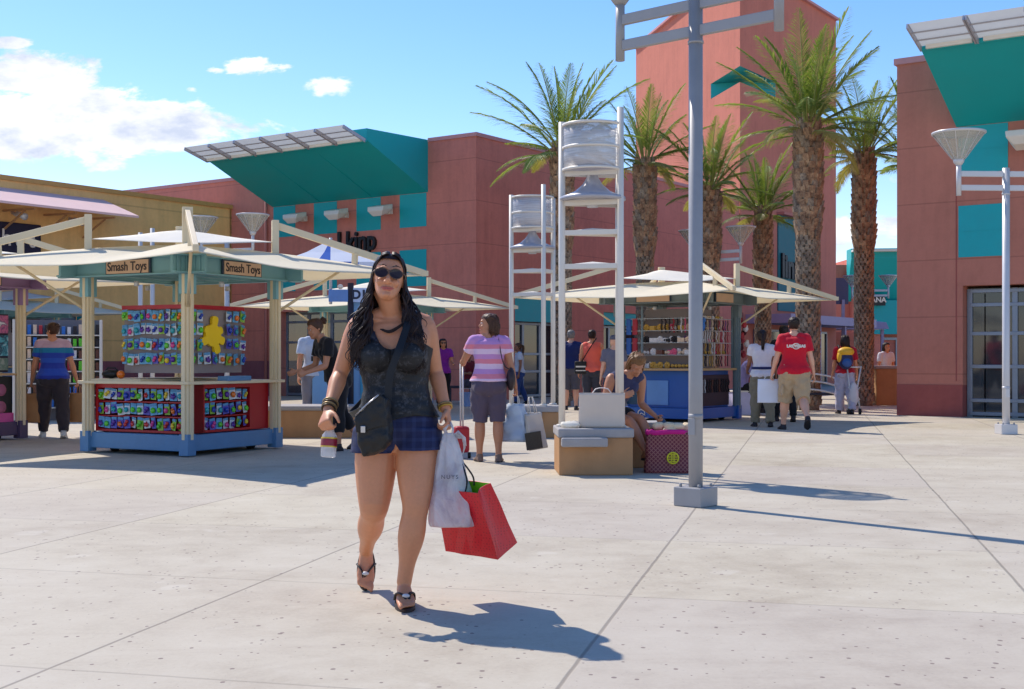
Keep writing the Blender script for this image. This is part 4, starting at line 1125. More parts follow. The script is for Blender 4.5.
def palm(label, px, d, ytop, r_low, r_up, flen, pine=1.5, seed=0, lean=0., nf=40, droop=1., bright=False):
    X = (px - CX)/F*d; zt = CH + (HY - ytop)*d/F
    root = thing('palm_tree', label, 'palm tree', (X, d, 0), 0, 'date palms in the plaza')
    rnd = random.Random(seed)
    g = G(); zp = zt - pine
    def rad(z):
        if z < .35: return r_low*(1.18 - .5*z)
        if z < zp: return r_low
        q = min(1, (z - zp)/.35); return r_low + (r_up - r_low)*q - max(0, (z - zt + .3))*.25
    g.loft([[(rad(z)*.86*math.cos(2*PI*k/14) + lean*z/zt, rad(z)*.86*math.sin(2*PI*k/14), z) for k in range(14)] for z in [zt*i/40 for i in range(41)]], 0)
    z = .1; row = 0
    while z < zt:
        low = z < zp; step = .095 if low else .14; n = 13 if low else 10
        for k in range(n):
            a = 2*PI*(k + .5*(row % 2) + rnd.uniform(-.12, .12))/n
            r0 = rad(z)*.84; hh = step*(1.25 if low else 1.7); w = 2*PI*r0/n*(.56 if low else .62)
            out = (.020 if low else .055)*rnd.uniform(.6, 1.35)
            dr = V((math.cos(a), math.sin(a), 0)); tn = V((-math.sin(a), math.cos(a), 0)); zz = z + rnd.uniform(-.02, .02)
            c = V((lean*z/zt, 0, zz)) + dr*r0
            b = [c - tn*w, c + tn*w, c + tn*w*.8 + UP*hh + dr*out, c - tn*w*.8 + UP*hh + dr*out]
            o2 = [q + dr*.05 for q in (c - tn*w*.75, c + tn*w*.75)] + [c + tn*w*.55 + UP*hh + dr*(out+.05), c - tn*w*.55 + UP*hh + dr*(out+.05)]
            mi = 0 if low and rnd.random() > .25 else (1 if rnd.random() < .7 else 0)
            g.add(b + o2, [(4, 5, 6, 7), (0, 1, 5, 4), (1, 2, 6, 5), (2, 3, 7, 6), (3, 0, 4, 7)], mi)
        z += step; row += 1
    g.obj('trunk', [M_bark, M_boot], root, recalc=False)
    # crown of pinnate fronds
    g = G(); top = V((lean, 0, zt - .05))
    for i in range(nf):
        q = (i + .5)/nf; az = i*2.39996 + rnd.uniform(-.25, .25)
        el = R(86 - 92*q**1.25*droop) + rnd.uniform(-.10, .10)
        L = flen*(.78 + .3*math.sin(PI*min(1, q*1.1 + .1)))*rnd.uniform(.88, 1.1)
        dirh = V((math.cos(az), math.sin(az), 0)); side = V((-math.sin(az), math.cos(az), 0))
        p = top + dirh*.08 + UP*rnd.uniform(-.12, .1); e = el; N = 16; pts = [p]; ds = []
        bend = rnd.uniform(.55, 1.05)*(.55 + .6*q)
        tw = rnd.uniform(-.25, .25)
        for k in range(N):
            dd = dirh*math.cos(e) + UP*math.sin(e) + side*tw*(k/N)
            dd.normalize(); ds.append(dd); p = p + dd*L/N; pts.append(p); e -= bend/N*(.5 + k/N*1.0)
        g.tube(pts, [.022*(1 - k/(N+2)) + .002 for k in range(N+1)], 5, 2)
        dry = (q > .86 and rnd.random() < .6) or (bright and rnd.random() < .12)
        nl = 66
        for k in range(nl):
            s = .16 + .84*k/(nl-1); f = s*N; j = min(N-1, int(f)); c = pts[j].lerp(pts[j+1], f - j); dd = ds[j]
            nrm = side.cross(dd).normalized(); sd = dd.cross(nrm)
            ll = L*.22*(math.sin(PI*min(1., .18 + .80*s))**.7)*rnd.uniform(.8, 1.1)
            for sg in (-1, 1):
                fw = .85 + .6*s + rnd.uniform(-.12, .12)
                ld = (side*sg*1.0 + dd*fw + nrm*rnd.uniform(.15, .6)).normalized()
                wv = dd.cross(ld).cross(ld).normalized()*.013
                wv = (nrm*.4 + dd*.6).normalized()*.015
                tip = c + ld*ll - UP*ll*.12*rnd.random(); md = c + ld*ll*.5 + UP*.01
                g.add([c - wv*.6, c + wv*.6, md + wv, tip, md - wv], [(0, 1, 2, 4), (4, 2, 3)], 1 if dry or rnd.random() < .05 else 0)
    g.obj('crown', [M_leafA, M_leafB, M_rach], root, recalc=False)
palm('palm left of the group, its broad crown above the near drum tower', 562, 30, 151, .21, .25, 2.25, 2.4, 1, nf=31)
palm('second palm from the left, rising right of the near drum tower', 645, 33, 162, .21, .27, 1.95, 2.6, 2, nf=25)
palm('middle palm against the salmon tower, just right of the foreground lamp', 710, 33, 190, .23, .27, 2.0, 2.0, 3, nf=28)
palm('shortest palm, low crown in front of the tower corner', 763, 36, 214, .21, .24, 1.95, 2.6, 4, nf=30)
palm('largest palm, thick trunk behind the man in the red shirt', 808, 27.5, 128, .25, .29, 2.35, 2.4, 5, nf=38, bright=True)
palm('palm standing alone in the gap beside the right store', 864, 30, 156, .205, .245, 1.85, 2.3, 6, nf=28, bright=True)
palm('palm mostly hidden behind the corner of the right store', 914, 34, 165, .3, .34, 2.2, 2.0, 7, nf=25)
# ------------------------------------------------------------------ people
def remesh(g, voxel, smooth=4, name='body'):
    me = g.mesh('tmp'); o = bpy.data.objects.new('tmp', me); COL.objects.link(o)
    bm = bmesh.new(); bm.from_mesh(me); bmesh.ops.recalc_face_normals(bm, faces=bm.faces); bm.to_mesh(me); bm.free()
    r = o.modifiers.new('r', 'REMESH'); r.mode = 'VOXEL'; r.voxel_size = voxel; r.use_smooth_shade = True
    if smooth:
        s = o.modifiers.new('s', 'SMOOTH'); s.factor = .5; s.iterations = smooth
    dg = bpy.context.evaluated_depsgraph_get(); dg.update()
    out = bpy.data.meshes.new_from_object(o.evaluated_get(dg)); out.name = name
    bpy.data.objects.remove(o); bpy.data.meshes.remove(me)
    return out

def wrinkle(me, amp, scale=7., fn=None, stretch=(1, 1, 1)):
    co = [v.co.copy() for v in me.vertices]; no = [v.normal.copy() for v in me.vertices]
    for i, v in enumerate(me.vertices):
        p = co[i]; q = V((p.x*scale*stretch[0], p.y*scale*stretch[1], p.z*scale*stretch[2]))
        k = noise.noise(q) + .5*noise.noise(q*2.3)
        a = amp*(fn(p) if fn else 1)
        v.co = p + no[i]*k*a
    me.update()

def clip(me, f, name, offset=None):
    """keep the part of the surface where f(p) > 0, cut cleanly along f = 0; offset(p) pushes along the normal"""
    me.calc_loop_triangles()
    n = len(me.vertices); P = [v.co.copy() for v in me.vertices]; N = [v.normal.copy() for v in me.vertices]
    val = [f(p) for p in P]
    vs = []; mp = {}; fs = []
    def vid(i):
        if i not in mp: mp[i] = len(vs); vs.append(P[i] + (N[i]*offset(P[i]) if offset else V((0, 0, 0))))
        return mp[i]
    def eid(i, j):
        k = (min(i, j), max(i, j))
        if k not in mp:
            t = val[k[0]]/(val[k[0]] - val[k[1]]); p = P[k[0]].lerp(P[k[1]], t); nn = N[k[0]].lerp(N[k[1]], t).normalized()
            mp[k] = len(vs); vs.append(p + (nn*offset(p) if offset else V((0, 0, 0))))
        return mp[k]
    for t in me.polygons:
        a = list(t.vertices); ins = [val[i] > 0 for i in a]
        if all(ins): fs.append(tuple(vid(i) for i in a)); continue
        if not any(ins): continue
        out = []
        for k in range(len(a)):
            i, j = a[k], a[(k+1) % len(a)]
            if val[i] > 0: out.append(vid(i))
            if (val[i] > 0) != (val[j] > 0): out.append(eid(i, j))
        if len(out) > 2: fs.append(tuple(out))
    m = bpy.data.meshes.new(name); m.from_pydata([tuple(p) for p in vs], [], fs); m.polygons.foreach_set('use_smooth', [True]*len(fs)); m.update()
    return m

def cr(keys, n):
    """Catmull-Rom through list of tuples (floats)"""
    out = []
    for i in range(len(keys) - 1):
        p0, p1, p2, p3 = keys[max(0, i-1)], keys[i], keys[i+1], keys[min(len(keys)-1, i+2)]
        for k in range(n):
            t = k/n; out.append(tuple(.5*((2*b) + (c-a)*t + (2*a - 5*b + 4*c - d)*t*t + (3*b - a - 3*c + d)*t**3) for a, b, c, d in zip(p0, p1, p2, p3)))
    out.append(tuple(keys[-1])); return out

def rotv(v, axis, ang): return Matrix.Rotation(ang, 3, axis) @ v
def jpose(H, hipw=.052, shw=.105, lean=0, side=0, yaw=0, legs=None, arms=None, head=(0, 0), pelvis_z=None, twist=0):
    """joint positions; figure faces -Y, its right hand is at -X.  legs/arms: dict R/L -> angles in degrees.
       leg = (forward, knee bend, outward, foot pitch); arm = (forward, outward, elbow bend, elbow inward)"""
    J = {'H': H}
    legs = legs or {'L': (0, 0, 2, 0), 'R': (0, 0, 2, 0)}; arms = arms or {'L': (0, 9, 12, 0), 'R': (0, 9, 12, 0)}
    pel = V((0, 0, 0)); low = 1e9
    for s, k in ((1, 'L'), (-1, 'R')):
        fw, bend, out, fp = legs[k]
        hip = V((s*hipw*H, 0, -.005*H)); d = V((0, 0, -1))
        d1 = rotv(rotv(d, 'X', -R(fw)), 'Y', -s*R(out)); d2 = rotv(rotv(d, 'X', -R(fw - bend)), 'Y', -s*R(out*.4))
        knee = hip + d1*.245*H; ank = knee + d2*.235*H
        fd = rotv(V((0, -1, 0)), 'X', R(fp)); fd = rotv(fd, 'Z', s*R(8))
        J['hip'+k], J['knee'+k], J['ank'+k], J['foot'+k] = hip, knee, ank, fd
        toe = ank + fd*.105*H + rotv(V((0, 0, -1)), 'X', R(fp))*.04*H
        low = min(low, (ank - V((0, 0, .042*H))).z, toe.z if fp > 20 else 1e9)
    up = rotv(rotv(V((0, 0, 1)), 'X', R(lean)), 'Y', R(side))
    J['pelvis'] = pel; J['chest'] = pel + V((0, 0, .02*H)) + up*.17*H + (V((0, 0, 1)))*.0; J['neck'] = pel + V((0, 0, .02*H)) + up*.295*H
    J['right'] = rotv(V((1, 0, 0)), 'Z', R(twist)); J['up'] = up
    fwd = up.cross(J['right']).normalized() * 1.0          # towards the back
    for s, k in ((1, 'L'), (-1, 'R')):
        fw, out, bend, inw = arms[k]
        sh = J['neck'] + J['right']*s*shw*H - up*.022*H
        d = -up*1.0
        d1 = rotv(rotv(d, 'X', -R(fw)), 'Y', -s*R(out))
        d2 = rotv(rotv(d, 'X', -R(fw + bend)), 'Y', -s*R(out - inw))
        elb = sh + d1*.172*H; wr = elb + d2*.152*H
        J['sh'+k], J['elb'+k], J['wr'+k] = sh, elb, wr
        J['hd'+k] = (d2*1. ).normalized()
    hy, hp = head
    J['head'] = J['neck'] + up*.098*H + rotv(rotv(V((0, -1, 0)), 'X', R(lean*.3)), 'Z', 0)*.012*H
    J['hrot'] = Matrix.Rotation(R(hy), 3, 'Z') @ Matrix.Rotation(R(lean*.5 + hp), 3, 'X')
    lift = (-low) if pelvis_z is None else pelvis_z
    for k, v in J.items():
        if k in ('H', 'right', 'up', 'hrot') or k.startswith('hd') or k.startswith('foot'): continue
        J[k] = v + V((0, 0, lift))
    return J

TORSO = [(-.20, .050, .050), (-.13, .085, .062), (-.03, .102, .072), (.06, .101, .071), (.19, .088, .060), (.34, .078, .053), (.52, .085, .058), (.68, .094, .062), (.82, .097, .056), (.92, .080, .046), (1.0, .046, .038), (1.07, .032, .034), (1.16, .029, .032)]
def spine(J, f):
    p, c, n = J['pelvis'], J['chest'], J['neck']
    a, b, d = (0., .55, 1.); 
    if f > 1: return n + (J['head'] - n).normalized()*(f-1)*.31*J['H']
    L0 = (f-b)*(f-d)/((a-b)*(a-d)); L1 = (f-a)*(f-d)/((b-a)*(b-d)); L2 = (f-a)*(f-b)/((d-a)*(d-b))
    return p*L0 + c*L1 + n*L2
def torso(g, J, w=1., dp=1., infl=0., f0=-.20, f1=1.16, fat=0., inflf=None, n=28, belly=0):
    H = J['H']; keys = cr(TORSO, 4)
    rings = []
    for f, a, b in keys:
        if f < f0 - 1e-6 or f > f1 + 1e-6: continue
        c = spine(J, f); t = (spine(J, f+.02) - spine(J, f-.02)).normalized()
        x = J['right']; x = (x - t*x.dot(t)).normalized(); y = t.cross(x)
        ex = infl + (inflf(f) if inflf else 0); 
        ww = w if f < .95 else 1.; dd = dp if f < .95 else 1.
        A = a*H*ww + ex; B = b*H*dd + ex
        bl = belly*H*math.exp(-((f-.25)/.2)**2)
        ring = []
        for k in range(n):
            an = 2*PI*k/n; cx_, sy = math.cos(an), math.sin(an)
            cx2 = math.copysign(abs(cx_)**.85, cx_); sy2 = math.copysign(abs(sy)**.9, sy)
            ring.append(c + x*cx2*A + y*sy2*B - (y*bl if sy < 0 else V((0, 0, 0)))*(-sy if sy < 0 else 0))
        rings.append(ring)
    g.loft(rings)
def limb(g, P, rad, n=16, infl=0.):
    """P: list of joints; rad: list of (fraction along the whole chain, radius)"""
    L = [0.]
    for i in range(len(P)-1): L.append(L[-1] + (P[i+1]-P[i]).length)
    T = L[-1]
    def at(s):
        s = max(0, min(1, s))*T
        for i in range(len(P)-1):
            if s <= L[i+1] + 1e-9: return P[i].lerp(P[i+1], (s-L[i])/(L[i+1]-L[i]))
        return P[-1]
    ks = cr(rad, 4); pts = []; rr = []
    for s, r in ks:
        p = (at(s-.03) + at(s)*2 + at(s+.03))/4 if .04 < s < .96 else at(s)
        pts.append(p); rr.append(r + infl)
    g.tube(pts, rr, n, round_ends=True)
def arm(g, J, k, th=1., infl=0., upto=None):
    H = J['H']; P = [J['sh'+k], J['elb'+k], J['wr'+k]]
    rad = [(0, .033), (.12, .034), (.3, .028), (.5, .0225), (.62, .0245), (.8, .019), (1, .0150)]
    rad = [(s, r*H*th) for s, r in rad]
    if upto is not None: 
        q = P[0].lerp(P[1], min(1, upto/.53)) if upto <= .53 else None
        if upto <= .53:
            d = upto/.53; g.tube([P[0].lerp(P[1], d*t) for t in (0, .25, .5, .75, 1)], [(.037 - .004*t)*H*th + infl + .006*t for t in (0, .25, .5, .75, 1)], 16, round_ends=False); g.ell(P[0], ((.037*H*th+infl),)*3, 0, 10); return
    limb(g, P, rad, 16, infl)
LEGR = [(0, .056), (.15, .055), (.32, .044), (.46, .0345), (.52, .033), (.62, .036), (.72, .034), (.86, .0235), (1.2, .0205)]
def legr(q):
    for (a, ra), (b, rb) in zip(LEGR, LEGR[1:]):
        if q <= b: return ra + (rb-ra)*(q-a)/(b-a)
    return .0205
def leg(g, J, k, th=1., infl=0.):
    H = J['H']; P = [J['hip'+k] + V((0, 0, .0)), J['knee'+k], J['ank'+k]]
    rad = [(0, .056), (.15, .055), (.32, .044), (.46, .0345), (.52, .033), (.62, .036), (.72, .034), (.86, .0235), (1, .0205)]
    limb(g, P, [(s, r*H*(th if s < .5 else 1 + (th-1)*.6)) for s, r in rad], 18, infl)
def hand(g, w, d, b, nrm, H, curl=25, side=1, spread=1., voxfat=1., thumb=35):
    """w wrist, d direction, b towards the thumb side, nrm palm normal"""
    d, b = d.normalized(), b; b = (b - d*b.dot(d)).normalized(); nrm = (nrm - d*nrm.dot(d) - b*nrm.dot(b)).normalized()
    s = H/1.65
    rings = []
    for t, hw, ht in ((-.01, .022, .017), (.015, .028, .017), (.045, .037, .017), (.075, .040, .014), (.09, .038, .011)):
        rings.append([w + d*t*s + b*math.cos(2*PI*k/14)*hw*s + nrm*math.sin(2*PI*k/14)*ht*s for k in range(14)])
    g.loft(rings)
    for i, (off, L, r) in enumerate(((.030, .070, .0088), (.010, .078, .0090), (-.010, .073, .0086), (-.029, .058, .0076))):
        p = w + d*.078*s + b*off*s; dd = (d + b*off*1.6*spread).normalized(); ax = dd.cross(nrm).normalized(); pts = [p]
        for j, q in enumerate((.45, .32, .23)):
            dd = Matrix.Rotation(R(curl*(1.0 if j else .8) + i*3), 3, ax) @ dd; p = p + dd*L*q*s; pts.append(p)
        g.tube(pts, [r*s*voxfat, r*.95*s*voxfat, r*.88*s*voxfat, r*.72*s*voxfat], 8, round_ends=True)
    p = w + d*.02*s + b*.024*s; dd = (d*.75 + b*.75 + nrm*.25).normalized(); pts = [p]; ax = dd.cross(nrm).normalized()
    for q in (.035, .032, .026):
        p = p + dd*q*s; pts.append(p); dd = (dd + d*.35*thumb/35 + nrm*.25*thumb/35 - b*.1).normalized()
    g.tube(pts, [.0125*s, .0105*s*voxfat, .0092*s*voxfat, .0078*s*voxfat], 8, round_ends=True)
HEADR = [(-.112, .018, -.078, -.050), (-.104, .030, -.090, -.030), (-.088, .044, -.096, -.008), (-.066, .055, -.094, .026), (-.040, .062, -.090, .062), (-.012, .067, -.088, .083), (.018, .072, -.086, .093), (.048, .074, -.086, .096), (.076, .066, -.074, .086), (.096, .050, -.052, .066), (.108, .028, -.022, .040), (.112, .008, .0, .018)]
def headframe(J, s=None):
    s = s or J['H']/1.65; M = J['hrot']; c = J['head']
    return s, (lambda x, y, z: c + M @ V((x*s, y*s, z*s)))
def head(g, J, infl=0., n=24, face=True):
    s, T = headframe(J)
    rings = []
    for z, a, f, b in cr(HEADR, 3):
        cy, ry = (f+b)/2, (b-f)/2; ring = []
        for k in range(n):
            an = 2*PI*k/n; ring.append(T((a+infl)*math.cos(an)*(1 - .10*max(0, -math.sin(an))), cy + (ry+infl)*math.sin(an), z + (infl if z > .09 else 0)))
        rings.append(ring)
    g.loft(rings)
    if face:
        g.tube([T(0, -.086, .022), T(0, -.098, .0), T(0, -.110, -.022), T(0, -.104, -.036)], [.007*s, .009*s, .0125*s, .009*s], 8, round_ends=True)
        for x in (-.012, .012): g.ell(T(x, -.097, -.032), (.009*s, .010*s, .008*s), 0, 6)
        for x in (-1, 1):
            g.ell(T(x*.071, .012, -.006), (.010*s, .018*s, .030*s), 0, 7)
            g.tube([T(x*.008, -.092, .032), T(x*.030, -.092, .038), T(x*.050, -.080, .032)], [.006*s, .0075*s, .005*s], 6, round_ends=True)
            g.ell(T(x*.036, -.078, -.030), (.020*s, .014*s, .020*s), 0, 7)
        g.ell(T(0, -.094, -.092), (.018*s, .014*s, .014*s), 0, 7)
        g.tube([T(-.020, -.090, -.060), T(0, -.0985, -.057), T(.020, -.090, -.060)], [.0045*s, .0075*s, .0045*s], 6, round_ends=True)
        g.tube([T(-.018, -.089, -.068), T(0, -.098, -.069), T(.018, -.089, -.068)], [.0045*s, .0085*s, .0045*s], 6, round_ends=True)
def foot(g, J, k, infl=0., thick=1.):
    H = J['H']; s = H/1.65; a = J['ank'+k]; fd = J['foot'+k].normalized(); rt = V((1, 0, 0)) if abs(fd.x) < .8 else V((0, 1, 0))
    x = fd.cross(V((0, 0, 1))) if abs(fd.z) < .9 else V((1, 0, 0)); x = x.normalized(); up = x.cross(fd).normalized()
    rings = []
    base = a - up*.070*s
    for t, w, h in ((-.058, .020, .024), (-.045, .030, .050), (-.01, .034, .082), (.03, .036, .074), (.07, .041, .052), (.11, .046, .036), (.145, .044, .026), (.165, .032, .018)):
        c = base + fd*t*s + up*(h*.5)*s
        rings.append([c + x*math.cos(2*PI*q/16)*(w*s*thick + infl) + up*math.sin(2*PI*q/16)*(h*.5*s + infl) for q in range(16)])
    g.loft(rings)
    return base, fd, x, up, s

def skin_mat(name, col):
    m, nt, b = base_mat(name); tc = nt.new('ShaderNodeTexCoord'); f = nt.math('ADD', nt.math('MULTIPLY', nt.noise(tc.outputs['Object'], 6, 5, .6), .6), nt.math('MULTIPLY', nt.noise(tc.outputs['Object'], 70, 5, .7), .4))
    nt.link(nt.mix(f, mul(col, .70), (min(1, col[0]*1.30), col[1]*1.22, col[2]*1.18, 1)), b.inputs['Base Color']); b.inputs['Roughness'].default_value = .48
    b.inputs['Subsurface Weight'].default_value = .12; b.inputs['Subsurface Radius'].default_value = (.012, .005, .003); b.inputs['Subsurface Scale'].default_value = 1.0
    nt.link(nt.bump(nt.noise(tc.outputs['Object'], 160, 3), .08, .002), b.inputs['Normal'])
    return m
SK = {'tan': skin_mat('tan_skin', rgb(206, 142, 104)), 'olive': skin_mat('olive_skin', rgb(186, 130, 98)), 'brown': skin_mat('brown_skin', rgb(146, 96, 70)), 'fair': skin_mat('fair_skin', rgb(224, 172, 142))}
def hair_mat(name, c1, c2):
    m, nt, b = base_mat(name); tc = nt.new('ShaderNodeTexCoord'); mp = nt.new('ShaderNodeMapping'); mp.inputs['Scale'].default_value = (9, 9, 1.2); nt.link(tc.outputs['Object'], mp.inputs[0])
    f = nt.noise(mp.outputs[0], 6, 5, .7); nt.link(nt.mix(f, c1, c2), b.inputs['Base Color']); b.inputs['Roughness'].default_value = .5; b.inputs['Specular IOR Level'].default_value = .35
    return m
HR = {'black': hair_mat('black_hair', rgb(18, 12, 12), rgb(52, 32, 28)), 'brown': hair_mat('brown_hair', rgb(44, 26, 18), rgb(92, 58, 36)), 'blonde': hair_mat('highlighted_hair', rgb(70, 44, 28), rgb(156, 112, 68)), 'grey': hair_mat('grey_hair', rgb(90, 86, 84), rgb(150, 146, 142))}
M_lip = mat('lips', rgb(190, 98, 84), .45); M_eyew = mat('eye_white', rgb(225, 222, 216), .25); M_iris = mat('dark_iris', rgb(40, 26, 20), .2)

def short_hair(J, root, m, style='short', seed=0):
    s, T = headframe(J); g = G(); rnd = random.Random(seed)
    # scalp cap: head rings inflated, cut by a hairline
    h = G(); head(h, J, .010*1.0, face=False); 
    h.ell(T(0, .01, .062), (.080*s, .098*s, .062*s), 0, 10)
    if style in ('long', 'bob', 'wavy'):
        h.ell(T(0, .055, -.03), (.078*s, .055*s, .085*s), 0, 10)
    me = remesh(h, .007, 2, 'hair')
    Mi = J['hrot'].inverted(); c = J['head']
    def f(p):
        q = (Mi @ (p - c))/s
        front = q.z - .062 - .25*max(0, q.y + .06) if q.y < -.02 else None
        a = q.y - (-.055 + (.062 - q.z)*.62)
        if style == 'short': lo = q.z + .055 
        else: lo = q.z + .12
        ear = 1.
        return min(max(a, q.z - .07), lo, 1.)
    cm = clip(me, f, 'hair'); bpy.data.meshes.remove(me)
    wrinkle(cm, .004*s, 40)
    vs = [tuple(v.co) for v in cm.vertices]; fs = [tuple(p.vertices) for p in cm.polygons]; bpy.data.meshes.remove(cm)
    g.add(vs, fs, 0, True)
    def lock(pts, r): g.tube(pts, r, 6)
    if style == 'short':
        for k in range(90):
            a = rnd.uniform(0, 2*PI); e = rnd.uniform(.25, 1.5); p = V((.078*math.cos(a)*math.cos(e), .012 + .098*math.sin(a)*math.cos(e), .03 + .085*math.sin(e)))
            if p.y < -.06 and p.z < .07: continue
            q = p*1.12 + V((rnd.uniform(-.01, .01), .012, -.008)); lock([T(*p), T(*((p+q)/2)), T(*q)], [.005*s, .004*s, .001])
    elif style == 'pony':
        pts = [T(0, .10, .05), T(0, .135, .03), T(0, .14, -.05), T(0.005, .13, -.14), T(.0, .12, -.24)]; lock(pts, [.03*s, .034*s, .036*s, .026*s, .006*s])
        for k in range(14):
            dx = rnd.uniform(-.02, .02); dy = rnd.uniform(-.01, .015); lock([T(dx, .11+dy, .04), T(dx*1.4, .145+dy, -.05), T(dx*1.2, .13+dy, -.15), T(dx, .12+dy, -.26 + rnd.uniform(-.02, .03))], [.008*s, .009*s, .007*s, .001])
    elif style == 'bun':
        g.ell(T(0, .115, .055), (.042*s, .040*s, .042*s), 0, 9)
        for k in range(16):
            a = 2*PI*k/16; lock([T(.03*math.cos(a), .10, .055 + .03*math.sin(a)), T(.045*math.cos(a), .13, .055 + .045*math.sin(a)), T(.02*math.cos(a+1), .16, .055 + .02*math.sin(a+1))], [.008*s, .009*s, .003])
    elif style in ('bob', 'long', 'hang'):
        L = {'bob': .16, 'long': .30, 'hang': .26}[style]
        for k in range(110):
            a = rnd.uniform(-.35, PI + .35); r1 = rnd.uniform(.96, 1.06)
            p = V((.080*math.cos(a)*r1, .02 + .085*math.sin(a)*r1, rnd.uniform(.0, .07))); wv = rnd.uniform(0, 6)
            pts = [T(p.x*.7, p.y*.7, p.z + .045), T(*p)]
            for q in (.35, .7, 1): pts.append(T(p.x*(1.02 + .06*q) + .006*math.sin(wv + q*5), p.y*(1.0 + .03*q) + .006*math.cos(wv + q*5), p.z - L*q*rnd.uniform(.85, 1.05)))
            lock(pts, [.008*s, .011*s, .011*s, .009*s, .002])
    return g.obj('hair', m, root, recalc=False)

def person(label, px, d, H, rz=0, skin='tan', hair=('black', 'short'), top=None, bottom=None, shoes=None, w=1., dp=1., th=1., vox=.011, eyes=False, glasses=False, J=None, bust=0., extras=None, X=None, z0=0., handcurl=25, cap=None, group=None, belly=0, hold=None, **pk):
    X = (px - CX)/F*d if X is None else X
    root = thing('person', label, 'person', (X, d, z0), R(rz), group)
    J = J or jpose(H, **pk); s = H/1.65
    g = G(); torso(g, J, w, dp, belly=belly)
    for k, sg in (('L', 1), ('R', -1)):
        arm(g, J, k, th); leg(g, J, k, th*(.5 + .5*w)); foot(g, J, k)
        g.tube([J['neck'] + J['up']*.02*H, J['neck'].lerp(J['sh'+k], .5) + J['up']*.006*H, J['sh'+k]], [.026*H, .030*H*th, .031*H*th], 12, round_ends=True)
        hd = J['hd'+k]; inn = V((-sg, 0, 0)); fr = V((0, -1, 0))
        if abs(hd.y) > .85: fr = V((0, 0, 1))
        hand(g, J['wr'+k], hd, fr, inn, H, handcurl if not (hold and k in hold) else 62, voxfat=1.05)
        g.ell(spine(J, 0.0) + J['right']*sg*.048*H*w + V((0, .040*H*dp, -.01*H)), (.052*H*w, .045*H, .055*H), 0, 9)
        if bust: g.ell(spine(J, .66) + J['right']*sg*.045*H - J['up'].cross(J['right'])*(-1)*.0 + V((0, -.045*H*dp, 0)), (.040*H, .036*H*bust, .038*H), 0, 9)
    head(g, J)
    body = remesh(g, vox, 4, 'body'); link('body', body, SK[skin], root)
    if hair: short_hair(J, root, HR[hair[0]], hair[1], seed=int(px))
    sh, T = headframe(J)
    if eyes or glasses:
        if not glasses:
            for x in (-.03, .03):
                e = G(); e.ell(T(x, -.083, .012), (.012*s, .007*s, .006*s), 0, 7); eo = e.obj('eye', M_eyew, root); i = G(); i.ell(T(x, -.0885, .012), (.0055*s, .003*s, .0055*s), 0, 6); i.obj('iris', M_iris, eo)
        else:
            e = G()
            for x in (-.032, .032): e.ell(T(x, -.098, .012), (.026*s, .005*s, .018*s), 0, 8)
            e.tube([T(-.06, -.092, .018), T(0, -.104, .020), T(.06, -.092, .018)], .003*s, 6)
            for x in (-1, 1): e.tube([T(x*.058, -.092, .018), T(x*.076, -.04, .016), T(x*.078, .012, .012)], .0025*s, 5)
            e.obj('sunglasses', M_black, root)
        l = G(); l.tube([T(-.021, -.092, -.063), T(0, -.1035, -.063), T(.021, -.092, -.063)], [.003*s, .006*s, .003*s], 6, round_ends=True); l.obj('lips', M_lip, root)
    if top:
        kind, m, sleeve, hem = top      # sleeve: fraction of arm covered, hem: torso fraction
        t = G(); torso(t, J, w, dp, .012*s + .004, hem, 1.0, belly=belly, inflf=lambda f: .022*max(0, 1 - (f-hem)/.35)*s)
        if hem <= .03:
            for sg in (-1, 1): t.ell(spine(J, 0.04) + J['right']*sg*.044*H*w + V((0, .040*H*dp, 0)), (.066*H*w, .060*H, .050*H), 0, 9)
        for k, sg in (('L', 1), ('R', -1)):
            t.tube([J['neck'] + J['up']*.000*H, J['neck'].lerp(J['sh'+k], .5) + J['up']*.004*H, J['sh'+k]] if sleeve else [J['neck'], J['neck'].lerp(J['sh'+k], .55), J['neck'].lerp(J['sh'+k], .8)], [.030*H, (.034*H*th + .008), (.034*H*th + .008)], 12, round_ends=True)
            if sleeve > 0:
                if sleeve <= .53: arm(t, J, k, th, .010, sleeve)
                else: limb(t, [J['sh'+k], J['elb'+k], J['elb'+k].lerp(J['wr'+k], (sleeve-.53)/.47)], [(q, r*H*th) for q, r in ((0, .034), (.15, .035), (.5, .028), (1, .022))], 16, .008)
            if bust: t.ell(spine(J, .66) + J['right']*sg*.043*H + V((0, -.045*H*dp, 0)), (.046*H, .040*H*bust + .01, .044*H), 0, 9)
        me = remesh(t, vox, 3, kind); wrinkle(me, .009*s, 9, stretch=(1, 1, .7)); link(kind, me, m, root)
    if bottom:
        kind, m, length, loose = bottom   # length: fraction of the leg covered
        t = G(); torso(t, J, w, dp, .012*s + .004, -.20, .22, belly=belly*.6)
        for k, sg in (('L', 1), ('R', -1)):
            t.ell(spine(J, 0.0) + J['right']*sg*.048*H*w + V((0, .040*H*dp, -.01*H)), (.060*H*w, .054*H, .064*H), 0, 9)
            P = [J['hip'+k], J['knee'+k], J['ank'+k]]; tot = 1.0; Q = []
            n = 12
            for i in range(n + 1):
                q = length*i/n; p = P[0].lerp(P[1], q/.51) if q < .51 else P[1].lerp(P[2], min(1.06, (q-.51)/.49)); Q.append(p)
            rad = []
            for i in range(n + 1):
                q = length*i/n; r = legr(q) + .008
                rad.append(max(r*H*th*(.5+.5*w) + .004, (.038 if q < .6 else .030)*H*(1+loose*.30)) + loose*.010*min(1, q*2.5) + .003)
            t.tube(Q, rad, 18)
        me = remesh(t, vox, 3, kind); wrinkle(me, .010*s*(1+loose), 8, stretch=(1, 1, .8)); link(kind, me, m, root)
